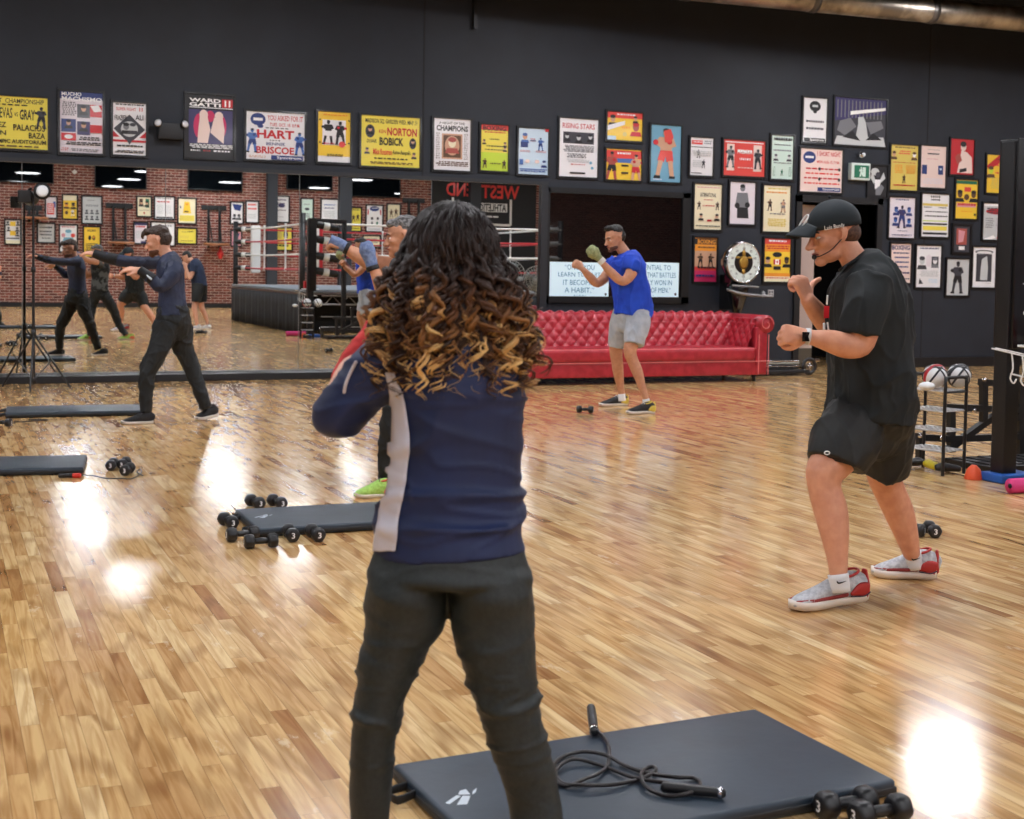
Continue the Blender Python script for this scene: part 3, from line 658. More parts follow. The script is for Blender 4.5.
def dumbbell(p0, p1, label, group='small black dumbbells on the floor'):
    global DB
    a, b = onfloor(*p0, .038), onfloor(*p1, .038); c = (a+b)/2; d = b-a; rz = math.atan2(d.y, d.x)
    if DB is None: DB = empty('dumbbell', (c.x, c.y, 0), label, 'dumbbell', group, rz); dumbbell_parts(DB)
    else: copy_thing(DB, (c.x, c.y, 0), rz, label, group)
    return c
dumbbell((822, 806), (870, 799), 'black dumbbell tucked against the near edge of the foreground mat')
dumbbell((858, 815), (902, 807), 'black dumbbell nearest the camera at the bottom edge')
dumbbell((231, 534.5), (254, 532.5), 'leftmost black dumbbell by the mid floor mat, behind the one lying straight across')
dumbbell((247, 541.5), (275, 540), 'black dumbbell lying straight across, nearest at the left end of the mid floor mat')
dumbbell((287, 529), (294, 536.5), 'black dumbbell pointing at the camera, left of its twin beside the mid floor mat')
dumbbell((311, 530), (319, 535), 'rightmost black dumbbell on the near side of the mid floor mat')
dumbbell((251, 500), (259, 503), 'black dumbbell left of its pair beyond the mid floor mat')
dumbbell((273, 500), (281, 503), 'black dumbbell right of its pair beyond the mid floor mat')
dumbbell((231, 522), (225, 519), 'black dumbbell at the left end of the mid floor mat, half hidden by its corner')
dumbbell((578, 409), (592, 409.6), 'black dumbbell on the floor by the foot of the man in the blue shirt')
dumbbell((928, 526), (936, 532), 'black dumbbell behind the rear foot of the man in the black cap')
dumbbell((900, 528), (918, 530), 'black dumbbell mostly hidden by the rear calf of the man in the black cap')
dumbbell((109, 467), (115, 461), 'leftmost black dumbbell of the cluster right of the left mat')
dumbbell((121, 465), (127, 461), 'middle black dumbbell of the cluster right of the left mat')
dumbbell((124, 471), (131, 467), 'nearest black dumbbell of the cluster right of the left mat')
dumbbell((-6, 422), (10, 422.5), 'black dumbbell at the left edge in front of the mirror side mat')
copy_thing(DB, (4.95, 4.4, 0), .4, 'black dumbbell under the feet of the man seen only in the mirror', 'small black dumbbells on the floor')
# ---------------------------------------------------------------- jump ropes
def rope(pxs, z, r, m): return [Vector((*onfloor(a, b, z)[:2], z)) for a, b in pxs]
r = empty('jump_rope', (1.9, 3.3, .05), 'black jump rope with foam handles coiled on the foreground mat', 'jump rope'); CORD = mat('black_cord', (30, 24, 24), .35); z = .057
main = [(596, 730), (604, 739), (609, 751), (608, 764), (600, 774), (584, 782), (566, 786), (553, 779), (553, 769), (562, 757), (583, 753), (606, 758), (626, 766), (650, 775), (676, 780), (694, 778), (700, 786), (690, 796), (668, 796), (648, 790), (641, 780), (645, 769), (653, 768), (655, 774), (640, 779), (612, 786), (582, 788), (562, 783), (556, 772), (572, 762), (600, 765), (634, 779), (668, 786)]
pts = rope(main, z, 0, 0); k = MB().mat(CORD, True)
for i, p in enumerate(pts): p.z = z+.004*(i % 3)
k.tube(pts, .0056, 8, 5); k.build('cord', r)
for (a, b, pts2) in (((591, 708), (594, 731), 0), ((665, 787), (722, 793), 0)):
    A, B = onfloor(*a, .066), onfloor(*b, .066); k = MB().mat(RUB, True); k.tube([A, A.lerp(B, .5), B], [.0135, .0145, .0125], 14, 4); h = k.build('handle', r)
    MB().mat(CHROME, True).tube([A.lerp(B, .93), A.lerp(B, 1.0)], .0148, 14, caps='flat').build('ferrule', h)
r = empty('jump_rope', (1.2, 9.6, 0), 'thin black jump rope with a red tipped handle by the left mat', 'jump rope'); k = MB().mat(CORD, True)
k.tube(rope([(78, 475), (92, 475.5), (104, 478), (112, 478.5), (122, 478.5), (132, 478.5), (141, 473), (140, 469), (137, 472), (143, 475.5)], .012, 0, 0), .005, 6, 4); k.build('cord', r)
A, B = onfloor(60, 475.6, .016), onfloor(75, 475.6, .016); MB().mat(RUB, True).tube([A, B], .014, 10).build('handle', r); A, B = onfloor(74, 475.6, .016), onfloor(79, 475.6, .016); MB().mat(mat('red_tip', (206, 50, 40), .4), True).tube([A, B], .017, 10).build('handle_tip', r)
r = empty('jump_rope', (1, 11.9, 0), 'black cord lying in front of the mirror side mat', 'jump rope'); MB().mat(CORD, True).tube(rope([(14, 422), (26, 421.5), (38, 420.5), (48, 419.8), (30, 419.5)], .01, 0, 0), .006, 6, 4).build('cord', r)
# ---------------------------------------------------------------- right side: post, board, ladder rack, bench
RX, RY0, RY1 = 6.95, -1.0, 6.0   # boxing ring: left side, far and near edge
def corner_station():
    Pb = onfloor(999, 481); X, Y = Pb.x+.03, Pb.y
    r = empty('pull_up_station', (X, Y, 0), 'tall black steel column with a blue base at the right edge', 'gym station')
    k = MB().mat(BLK); k.box((X-.055, Y-.06, .05), (X+.065, Y+.065, 2.36), .006); k.build('column', r)
    k = MB().mat(mat('black_pad', (16, 15, 17), .3)); k.box((X-.037, Y-.085, .93), (X+.11, Y+.1, 2.38), .012); bd = k.build('column_pad', r)
    rr = random.Random(3)
    for i in range(5): k = MB().mat(WHITE, True); k.ell((X+.03+.06*rr.random(), Y-.086, 1.1+rr.random()*1.2), (.006+.012*(i == 2), .004, .006+.012*(i == 2)), 8); k.build('bolt', bd)
    MB().mat(mat('blue_pad', (30, 92, 180), .5)).box((X-.12, Y-.12, 0), (X+.2, Y+.1, .06), .012).build('base_pad', r)
    k = MB().mat(BLK); k.box((X+.06, Y-.05, 2.28), (X+.74, Y+.05, 2.37), .005); k.box((X+.66, Y-.05, .05), (X+.74, Y+.05, 2.3), .005); k.build('crossbar', r)
    for zz in (2.22, 1.93, 1.6, 1.3):
        a = Vector((X+.15, Y+.02, zz+.03)); b_ = Vector((X+.52, Y+.02, zz-.03)); k = MB().mat(BLK, True); k.tube([a, b_], .075, 14); o = k.build('roller_pad', r)
        MB().mat(WHITE, True).tube([a.lerp(b_, .3), a.lerp(b_, .62)], .0775, 14, caps='flat').build('pad_label', o)
    # wire hook shelf with a red box
    P0 = onwall(992, 348.5, Y-.13); P1 = onwall(1026, 356.5, Y-.3); dr = (P1-P0).normalized(); P2 = P0+dr*.62; zz = P0.z; W_ = mat('white_wire', (226, 228, 230), .35)
    s = empty('hook_shelf', ((P0.x+P2.x)/2, (P0.y+P2.y)/2, zz), 'white wire shelf with hanging hooks on the black column', 'shelf')
    bk_ = Vector((.16, .1, 0))
    k = MB().mat(W_, True); k.tube([P0, P2], .0055, 6); k.tube([P0+bk_*.5, P2+bk_], .004, 6); k.tube([P2, P2+bk_], .004, 6); k.build('rail', s)
    for i, t in enumerate((.13, .2, .31, .42, .53)):
        q = P0+dr*t; g = MB().mat(W_, True); g.tube([q, q+dr*.012+CU*-.1, q+dr*-.004+CU*-.17, q+dr*.02+CU*-.2, q+dr*.035+CU*-.17], .0065, 6, 3); g.build('hook', s)
    g = MB().mat(W_, True); q = P0+dr*.13-CU*.14; g.tube([q, q+dr*.45], .006, 6); g.build('cross_wire', s)
    tr = MB().mat(WHITE); c_ = P0+dr*.2+bk_*.3; tr.box((c_.x, c_.y-.1, zz+.012), (c_.x+.32, c_.y+.07, zz+.028), .004); tr.build('shelf_tray', s)
    q = Vector((c_.x+.03, c_.y-.06, zz+.03)); b = MB().mat(mat('red_box', (196, 30, 44), .4)); b.box(q, q+Vector((.16, .1, .15)), .006)
    o = b.build('first_aid_box'); tag(o, 'small red box on the shelf of the black column at the right edge', 'box')
    t = MB(); flat_art(t, MB(), q+Vector((.06, -.001, .075)), Vector((1, 0, 0)), Vector((0, 0, 1)), Vector((0, -1, 0)), .06, .09, [('l', 0, .1, 1, .9, 3, 'W')], 1); t.build('box_marking', o)
    return X, Y
CXX, CYY = corner_station()
def ladder_rack():
    A, B, C = onfloor(942.5, 476), onfloor(963.5, 473.5), onfloor(902, 469.5)
    zt = onwall(945.5, 378, A.y).z
    r = empty('ladder_shelf_rack', ((A.x+C.x)/2, (A.y+C.y)/2, 0), 'black four tier wire shelf rack on legs holding balls', 'rack')
    dB = B-A; dB.z = 0
    for O in (A, C):
        O = Vector((O.x, O.y, 0)); k = MB().mat(BLK, True); up = Vector((0, 0, zt)); c = .06
        k.tube([O, O+up*.93, O+up*.985+dB*.06, O+up+dB*.2, O+up+dB*.8, O+up*.985+dB*.94, O+dB+up*.93, O+dB], .0125, 8, 3)
        k.tube([O+up*.85, O+up*.85+dB], .009, 6); k.build('side_frame', r)
    for zz in (.83, .625, .42, .215):
        z = zt*zz+.02; k = MB().mat(mat('silver_wire', (196, 198, 202), .3, .6), True); a0 = Vector((A.x, A.y, z)); c0 = Vector((C.x, C.y, z))
        for t in (0, 1): k.tube([a0+dB*t, c0+dB*t], .007, 6)
        for i in range(9): q = c0.lerp(a0, i/8); k.tube([q, q+dB], .003, 5)
        for t in (.2, .4, .6, .8): k.tube([a0+dB*t, c0+dB*t], .003, 5)
        k.build('shelf', r)
    zs = zt*.83+.03
    def ball(px, py, R, nm, lb, m1, m2, m3=None):
        O = (A*.62+C*.38+dB*.5) if px < 0 else None
        P = onwall(px, py, (A.y+C.y)/2+dB.y*.5); P.z = max(P.z, zs+R)
        e = empty(nm, (P.x, P.y, zs), lb, 'ball'); P.z = zs+R
        MB().mat(m1, True).ell(P, R, 32).build('shell', e)
        g = MB().mat(m2, True)
        for a in (.35, 1.2, 2.1):
            ax = Vector((math.cos(a), math.sin(a)*.6, .5)).normalized(); u = ax.orthogonal().normalized(); v = ax.cross(u)
            g.tube([P+(u*math.cos(t*math.pi/12)+v*math.sin(t*math.pi/12))*R*.985+ax*0 for t in range(24)], [(.014, .004)]*24, 6, closed=True) if False else g.tube([P+(u*math.cos(t*math.pi/16)+v*math.sin(t*math.pi/16))*(R-.003) for t in range(32)], .0085, 6, closed=True)
        g.build('seam', e)
        if m3:
            h = MB().mat(m3, True); ax = Vector((.1, 1, .35)).normalized(); u = ax.orthogonal().normalized(); v = ax.cross(u)
            h.tube([P+(u*math.cos(t*math.pi/16)+v*math.sin(t*math.pi/16))*(R-.012) for t in range(32)], .02, 8, closed=True); h.build('stripe', e)
        return P
    wht = mat('ball_white', (226, 228, 230), .35); nvy = mat('ball_black', (26, 30, 38), .35); rd = mat('ball_red', (170, 34, 44), .4)
    ball(935, 374, .086, 'medicine_ball', 'white ball with red and black stripes on top of the shelf rack', wht, nvy, rd)
    ball(959, 373, .086, 'medicine_ball', 'white and black ball at the right end on top of the shelf rack', wht, nvy, nvy)
    P = onwall(927, 381, A.y+.05); o = MB().mat(wht, True).ell((P.x, P.y, zs+.03), (.055, .06, .03), 20).build('head_guard'); tag(o, 'small white folded pad at the left of the balls on the rack', 'pad')
    # gloves and kettle shapes under the rack
    for i, (t, m, c) in enumerate(((.02, 'black', (24, 24, 28)), (.45, 'yellow', (214, 196, 40)), (.88, 'black', (24, 24, 28)))):
        q = C.lerp(A, t)+dB*.5; g = remesh_glove(Vector((q.x, q.y, .0)), mat('glove_'+m, c, .4), i)
        g['label'] = ['black boxing glove at the far left end under the shelf rack', 'yellow boxing glove under the middle of the shelf rack', 'black boxing glove under the right end of the shelf rack'][i]
def remesh_glove(O, m, i):
    k = MB().mat(m, True); d = Vector((math.cos(i*1.3), math.sin(i*1.3), 0))
    k.tube([O+d*-.07+Vector((0, 0, .04)), O+d*-.03+Vector((0, 0, .045)), O+d*.04+Vector((0, 0, .05)), O+d*.075+Vector((0, 0, .045))], [.024, .028, .034, .026], 14, 3)
    k.tube([O+d*-.02+d.cross(Vector((0, 0, 1)))*.036+Vector((0, 0, .05)), O+d*.05+d.cross(Vector((0, 0, 1)))*.045+Vector((0, 0, .05))], [.018, .016], 10)
    o = link('boxing_glove', remesh(k, .006, 2)); tag(o, 'glove', 'boxing glove'); return o
ladder_rack()
def bench_frame():
    r = empty('bench_frame', (8.1, 8.2, 0), 'low black steel bench frame with silver bolts behind the shelf rack', 'bench')
    Y = 8.1; k = MB().mat(BLK)
    def bar(p, q, w=.035, yo=0):
        a, b = onwall(*p, Y+yo), onwall(*q, Y+yo); k.tube([a, b], w, 4, caps='flat', smooth=False)
    bar((983.5, 379), (983.5, 424)); bar((980, 382), (1024, 385)); bar((945, 407), (1028, 410)); bar((951, 405), (951, 452)); bar((948, 449), (994, 416)); bar((917, 437), (950, 439)); bar((920, 433), (920, 458)); bar((950, 439), (1030, 436)); bar((1020, 384), (1020, 462)); bar((1012, 420), (1034, 405))
    k.build('steel_frame', r)
    for p in ((984.5, 380), (974, 410), (920, 436), (941, 438)): s = MB().mat(CHROME, True); s.ell(onwall(*p, Y-.03), .018, 10); s.build('bolt', r)
    t = empty('treadmill_deck', (8.2, 7.9, 0), 'ribbed black rubber platform on the floor behind the shelf rack', 'platform')
    A_, B_ = onfloor(946, 468), onfloor(1060, 490); k = MB().mat(RUB); k.box((7.02, 7.5, 0), (9.0, 8.0, .05), .008); k.build('deck', t); k = MB().mat(BLK)
    for i in range(16): k.box((7.06+i*.12, 7.54, .05), (7.12+i*.12, 7.96, .057))
    k.build('rib', t)
bench_frame()
P = onfloor(973.6, 473.5, .04); k = MB().mat(mat('orange_rubber', (226, 86, 44), .5), True); k.tube([(P.x, P.y, 0.0), (P.x, P.y, .03), (P.x, P.y, .07), (P.x, P.y, .1)], [.062, .058, .045, .018], 20, 3, caps='flat'); tag(k.build('agility_cone'), 'small orange dome cone left of the blue base pad', 'cone')
a, b = onfloor(1010, 486, .05), onfloor(1060, 486, .05); r = empty('foam_roller', ((a.x+b.x)/2, a.y, 0), 'pink foam roller on the floor at the right edge', 'roller')
MB().mat(mat('pink_foam', (214, 60, 128), .7), True).tube([a, a+Vector((.4, -.02, 0))], .05, 20, caps='flat').build('foam', r); MB().mat(BLK, True).tube([a+Vector((-.001, 0, 0)), a+Vector((.002, 0, 0))], .018, 12, caps='flat').build('core', r)
# ---------------------------------------------------------------- boxing ring (seen in the mirror)
def ring():
    S = 6.1; x0, x1, y0, y1 = RX, RX+S, RY0, RY1; zt = .93
    r = empty('boxing_ring', ((x0+x1)/2, (y0+y1)/2, 0), 'boxing ring on a raised platform with red and white ropes, seen in the mirror', 'boxing ring')
    MB().mat(mat('canvas_grey', (120, 128, 138), .7)).box((x0, y0, zt-.06), (x1, y1, zt), .01).build('canvas', r)
    MB().mat(STEEL).box((x0-.01, y0-.01, zt-.1), (x1+.01, y1+.01, zt-.065)).build('edge_rail', r)
    cl = speckle('skirt_cloth', (24, 26, 30), (34, 36, 42), 4, .8)
    def skirt(a, b):
        a, b = Vector(a), Vector(b); d = b-a; L = d.length; n = int(L/.04); nrm = Vector((d.y, -d.x, 0)).normalized(); vs = []; fs = []
        for i in range(n+1):
            q = a+d*(i/n)
            for j in range(4):
                w = .022*math.sin(i*1.1+math.sin(i*.37)*2)*(j/3); vs.append(q+nrm*w+Vector((0, 0, (zt-.1)*(1-j/3)+.01)))
        for i in range(n):
            for j in range(3): fs.append((i*4+j, i*4+j+1, i*4+4+j+1, i*4+4+j))
        k = MB().mat(cl, True).add(vs, fs); o = k.build('skirt', r); s = o.modifiers.new('s', 'SOLIDIFY'); s.thickness = .004
    skirt((x0, y0, 0), (x0, y1, 0)); skirt((x0+3.4, y1, 0), (x1, y1, 0)); skirt((x1, y0, 0), (x1, y1, 0)); skirt((x0, y0, 0), (x1, y0, 0))
    tr = MB().mat(STEEL, True); zz = (.62, .8)
    for z in zz: tr.tube([(x0+.5, y1-.03, z), (x0+3.4, y1-.03, z)], .018, 6)
    n = 8
    for i in range(n):
        xa = x0+.55+i*2.8/n; tr.tube([(xa, y1-.03, zz[0]), (xa+1.4/n, y1-.03, zz[1]), (xa+2.8/n, y1-.03, zz[0])], .012, 6, smooth=False)
    for z in (.36, .14): tr.tube([(x0+.5, y1-.1, z), (x0+3.4, y1-.1, z)], .012, 6)
    tr.build('truss', r)
    inn = MB().mat(BLKM).box((x0+.4, y1-1.0, .02), (x0+3.4, y1-.95, zt-.12)); inn.build('back_panel', r)
    PR = mat('ring_red', (186, 36, 46), .45); PW = mat('ring_white', (232, 232, 230), .45)
    corners = [(x0+.28, y1-.28), (x1-.28, y1-.28), (x1-.28, y0+.28), (x0+.28, y0+.28)]
    hs = (.42, .75, 1.08, 1.4)
    for i, (cx, cy) in enumerate(corners):
        k = MB().mat(BLK, True); ox = -.2 if cx < (x0+x1)/2 else .2; oy = .2 if cy > (y0+y1)/2 else -.2
        k.tube([(cx+ox, cy+oy, .1), (cx+ox, cy+oy, zt+1.6)], .06, 12, caps='flat'); k.build('corner_post', r)
        for h in hs:
            k = MB().mat(BLK if i != 1 else PW, True); a = Vector((cx+ox, cy+oy, zt+h)); b = Vector((cx-ox*.6, cy-oy*.6, zt+h)); k.tube([a, b], .062, 12); o = k.build('turnbuckle_pad', r)
            MB().mat(PW, True).tube([a.lerp(b, .45), a.lerp(b, .7)], .0645, 12, caps='flat').build('pad_label', o)
        if i in (0, 3):
            k = MB().mat(PR if i == 0 else PW); cc = Vector((cx-ox*1.1, cy-oy*1.1, 0)); k.box((cc.x-.12, cc.y-.06, zt+.3), (cc.x+.12, cc.y+.06, zt+1.5), .04); o = k.build('corner_cushion', r)
            if i == 0: MB().mat(PW).box((cc.x-.03, cc.y-.062, zt+.4), (cc.x+.03, cc.y+.064, zt+1.4), .004).build('cushion_stripe', o)
    for j, h in enumerate(hs):
        for i in range(4):
            a, b = corners[i], corners[(i+1) % 4]; k = MB().mat(PR if j % 2 == 0 or i == 2 else PW, True)
            k.tube([(a[0], a[1], zt+h), ((a[0]+b[0])/2, (a[1]+b[1])/2, zt+h-.02), (b[0], b[1], zt+h)], .021, 8, 4); k.build('rope', r)
    for i in range(4):
        a, b = corners[i], corners[(i+1) % 4]
        for t in (.34, .67):
            x, y = a[0]+(b[0]-a[0])*t, a[1]+(b[1]-a[1])*t; k = MB().mat(PW, True); k.tube([(x, y, zt+h_) for h_ in (hs[0]-.03, .6, hs[1], .9, hs[2], 1.25, hs[3]+.03)], [.028, .016]*3+[.028], 8, 3); k.build('rope_tie', r)
ring()
# fans beside the ring
def fan(px, py, Y, R, lb):
    C = behind(px, py, Y); r = empty('pedestal_fan', (C.x, Y, 0), lb, 'fan'); d = Vector((-.55, .83, 0)).normalized(); U = Vector((0, 0, 1)).cross(d); V = Vector((0, 0, 1)); GR = mat('grille_grey', (168, 170, 168), .4, .5)
    k = MB().mat(GR, True)
    for s in (-1, 1):
        for q in (.25, .5, .75, 1): k.tube([C+d*(s*.09*(1.05-q))+(U*math.cos(t*math.pi/16)+V*math.sin(t*math.pi/16))*R*q for t in range(32)], .007 if q == 1 else .004, 5, closed=True)
        for t in range(28): o = U*math.cos(t*math.pi/14)+V*math.sin(t*math.pi/14); k.tube([C+d*s*.1, C+d*(s*.07)+o*R*.5, C+o*R], .0035, 4)
    k.build('grille', r); k = MB().mat(mat('blade_grey', (120, 124, 124), .4, .3), True)
    for t in range(4):
        a = t*math.pi/2+.4; o = U*math.cos(a)+V*math.sin(a); p = U*-math.sin(a)+V*math.cos(a)
        k.add([C+o*.06-p*.03-d*.02, C+o*R*.85-p*.1-d*.03, C+o*R*.9+p*.1+d*.03, C+o*.06+p*.04+d*.02], [(0, 1, 2, 3)])
    k.ell(C, (.07, .07, .07), 12); b = k.build('blade', r); b.modifiers.new('s', 'SOLIDIFY').thickness = .004
    MB().mat(BLK, True).tube([C-d*.06, C-d*.22], [.09, .06], 14, caps='flat').build('motor', r)
    MB().mat(BLK, True).tube([(C.x-d.x*.15, C.y-d.y*.15, .04), (C.x-d.x*.15, C.y-d.y*.15, C.z)], .02, 10).build('pole', r)
    MB().mat(BLK, True).tube([(C.x-d.x*.15, C.y-d.y*.15, 0), (C.x-d.x*.15, C.y-d.y*.15, .05)], [.26, .22], 24, caps='flat').build('base', r)
fan(509, 276, 7.2, .34, 'large grey pedestal fan left of the smaller one, reflected beside the curly hair'); fan(536, 280, 6.8, .3, 'smaller grey pedestal fan reflected next to the window frame')
# ---------------------------------------------------------------- brick wall fittings (seen in the mirror)
SCR = mat('screen_black', (8, 12, 16), .015, spec=.8)
for i, (a, b, zb) in enumerate(((-8, 53.5, 183), (94, 146, 189), (187, 241.5, 191), (285.5, 331.5, 190.5), (350, 399, 197.5))):
    A_, B_ = behind(a, zb, YB), behind(b, zb, YB); z0 = behind((a+b)/2, zb, YB).z; H = min((B_.x-A_.x)*.56, .95)
    r = empty('wall_television', ((A_.x+B_.x)/2, YB, z0), ['wall television at the far left of the mirror, above the light stand', 'wall television reflected between the two left posters groups, second from the left', 'wall television reflected above the bearded man in the navy top, third from the left', 'wall television reflected between the two dark pilasters', 'wall television reflected right of the second dark pilaster'][i], 'television', 'televisions on the brick wall')
    k = MB().mat(BLK).box((A_.x, YB+.08, z0), (B_.x, YB+.13, z0+H), .008); k.build('casing', r)
    MB().mat(SCR).box((A_.x+.03, YB+.1305, z0+.03), (B_.x-.03, YB+.1315, z0+H-.02)).build('screen', r)
    MB().mat(BLK).box(((A_.x+B_.x)/2-.2, YB, z0+.2), ((A_.x+B_.x)/2+.2, YB+.08, z0+H-.2)).build('bracket', r)
WOOD = speckle('board_wood', (150, 96, 62), (176, 120, 84), 6, .5, stretch=(1, 1, 8))
for i, (a, b, zt_, zb) in enumerate(((24, 42, 205, 219), (105.5, 132.5, 203, 243.5), (201, 226, 205, 245), (402, 424, 198, 240))):
    A_, B_ = behind(a, zt_, YB), behind(b, zt_, YB); z1 = A_.z; z0 = behind((a+b)/2, zb, YB).z; xc = (A_.x+B_.x)/2; w = (B_.x-A_.x)/2
    lb = ['behind the light stand', 'left of the bearded man in the mirror', 'with a red speed bag', 'beside the grey haired man in the mirror'][i]
    r = empty('speed_bag_platform', (xc, YB, z0), 'black speed bag board on the brick wall '+lb, 'speed bag platform')
    MB().mat(BLK).box((A_.x, YB+.003, z1-.16), (B_.x, YB+.06, z1), .005).build('wall_bar', r)
    for s in (-1, 1): 
        k = MB().mat(BLK); k.tube([(xc+s*w*.45, YB+.07, z1-.02), (xc+s*w*.45, YB+.07, z0-.1)], .05, 4, caps='flat', smooth=False); k.tube([(xc+s*w*.45, YB+.07, z1-.3), (xc+s*w*.35, YB+.6, z0+.1)], .02, 6, smooth=False); k.build('strut', r)
    k = MB().mat(BLK, True); k.tube([(xc, YB+.5, z0+.02), (xc, YB+.5, z0+.12)], [.3, .2], 24, caps='flat'); k.build('swivel_block', r)
    MB().mat(WOOD, True).tube([(xc, YB+.5, z0-.02), (xc, YB+.5, z0+.05)], .42, 32, caps='flat').build('round_board', r)
    if i == 2:
        k = MB().mat(mat('bag_red', (190, 40, 44), .35), True); C = Vector((xc+.12, YB+.55, z0-.28)); k.tube([C+Vector((0, 0, .22)), C+Vector((0, 0, .12)), C, C-Vector((0, 0, .12))], [.015, .05, .11, .07], 16, 4); tag(k.build('speed_bag'), 'red speed bag hanging under its round board on the brick wall', 'speed bag')
P = behind(74.5, 172, YB); k = MB().mat(WHITE); k.box((P.x-.06, YB, P.z-.06), (P.x+.06, YB+.03, P.z+.06), .01); k.v = [Vector((P.x+(v.x-P.x)*.707-(v.z-P.z)*.707, v.y, P.z+(v.x-P.x)*.707+(v.z-P.z)*.707)) for v in k.v]; tag(k.build('alarm_plate'), 'small white diamond shaped plate on the bricks between two televisions', 'plate')
# big painted sign board
def club_sign():
    A_, B_ = behind(431, 190, YB), behind(535.5, 190, YB); z0, z1 = behind(480, 300, YB).z, 5.3
    z0 = 0.3
    r = empty('club_sign_board', ((A_.x+B_.x)/2, YB, z0), 'large black board with red WEST END letters, mirrored above the curly haired woman', 'sign')
    MB().mat(mat('sign_black', (14, 14, 16), .6)).box((A_.x, YB, z0), (B_.x, YB+.05, z1)).build('board', r)
    U, V, NN = Vector((-1, 0, 0)), Vector((0, 0, 1)), Vector((0, 1, 0))
    def word(s, pl, pr, yt, yb, c, nm, bold=.03):
        a, b = behind(pl, (yt+yb)/2, YB+.06), behind(pr, (yt+yb)/2, YB+.06); zt, zb_ = behind((pl+pr)/2, yt, YB+.06).z, behind((pl+pr)/2, yb, YB+.06).z
        ms, mt = MB(), MB(); flat_art(ms, mt, Vector(((a.x+b.x)/2, YB+.056, (zt+zb_)/2)), U, V, NN, b.x-a.x, zt-zb_, [('t', s, 0, 0, 1, 1, c, bold)], 1); mt.build(nm, r)
    RED = 'r'; PC['x'] = (232, 60, 50); PC['u'] = (232, 60, 50)
    word('WEST', 481, 519, 185.5, 199, 'x', 'lettering', .03); word('END', 446, 472, 183, 196, 'x', 'lettering', .03)
    for (pl, pr, yt, yb, s) in ((479, 506, 204, 211.5, 'ATHLETIC'), (446.5, 465.5, 203, 210.5, 'CLUB')):
        a, b = behind(pl-1, (yt+yb)/2, YB+.06), behind(pr+1, (yt+yb)/2, YB+.06); zt, zb_ = behind((pl+pr)/2, yt-.6, YB+.06).z, behind((pl+pr)/2, yb+.6, YB+.06).z
        MB().mat(WHITE).box((a.x, YB+.05, zb_), (b.x, YB+.0545, zt)).build('name_panel', r); word(s, pl, pr, yt, yb, 'k', 'lettering', .04)
    a, b = behind(452.5, 210, YB+.06), behind(510.5, 210, YB+.06); zt, zb_ = behind(480, 200, YB).z, behind(480, 224.5, YB).z; k = MB().mat(WHITE)
    for x in (a.x, b.x): k.box((x-.04, YB+.05, zb_), (x+.04, YB+.06, zt+.05))
    k.box((a.x, YB+.05, zb_-.04), (b.x, YB+.06, zb_+.04)); k.build('outline', r)
    ms = MB(); flat_art(ms, MB(), Vector(((a.x+b.x)/2, YB+.055, behind(480, 217, YB).z)), U, V, NN, 1.6, .12, [('l', .05, .1, .95, .9, 1, 'w')], 5); ms.build('small_lettering', r)
    a, b = behind(469.5, 190, YB+.2), behind(480, 190, YB+.2); tag(MB().mat(mat('dark_column', (48, 52, 60), .6)).box((a.x, YB+.06, 0), (b.x, YB+.3, CEIL_Z)).build('trim_7'), kind='structure')
club_sign()
# ---------------------------------------------------------------- people
SKIN = speckle('skin_fair', (218, 158, 130), (230, 176, 150), 30, .5, pos=(.3, .7))
SKIN2 = speckle('skin_tan', (192, 134, 104), (208, 152, 120), 30, .5, pos=(.3, .7))
SKINL = speckle('skin_warm', (208, 144, 116), (222, 162, 132), 24, .5, pos=(.3, .7))
LIP = mat('lip', (160, 84, 74), .45); EYEW = mat('eye_white', (226, 222, 216), .2); IRIS = mat('iris_dark', (36, 26, 22), .2)
HAIRB = mat('hair_brown', (58, 42, 34), .5, bump=(60, .8, .01)); HAIRK = mat('hair_black', (22, 19, 19), .45, bump=(60, .8, .01)); HAIRG = speckle('hair_grey', (60, 58, 58), (128, 126, 126), 60, .5, bump=.5)
class Person:
    """joints and silhouettes are given as spots of the view plus a depth in metres, so each figure has its true size in the room"""
    def __init__(s, name_label, depth, root_px, mirror=False, cat='person'):
        s.d = depth; s.mirror = mirror; s.sc = FPX/depth
        c = onfloor(*root_px); s.root = empty('person', s.fix(Vector((c.x, c.y, 0))), name_label, cat); s.seed = int(depth*100)
    def fix(s, p): return Vector((p.x, 2*YM-p.y, p.z)) if s.mirror else p
    def P(s, px, py, dd=0):
        return s.fix(at(px, py, s.d+dd))
    def dirv(s, right, up, away):
        """direction from components along view-right, up, away from the camera"""
        v = CR*right+CU*up+CF*away
        if s.mirror: v.y = -v.y
        return v.normalized()
    def limb(s, mb, secs, n=20, sub=4, caps='round', k=1.0):
        """secs: (px, py, depth offset, half width in px seen, half depth in m or None)"""
        pts = []; rad = []
        for q in secs:
            px, py, dd, rx = q[:4]; ra = rx/(FPX/(s.d+dd)); rb = q[4] if len(q) > 4 and q[4] else ra
            pts.append(s.P(px, py, dd)); rad.append((rb*k, ra*k))
        mb.tube(pts, rad, n, sub, up=s.dirv(0, 0, 1), caps=caps); return mb
def basis(f, u):
    f = f.normalized(); u = (u-f*u.dot(f)).normalized(); l = u.cross(f); return Matrix((f, l, u)).transposed()
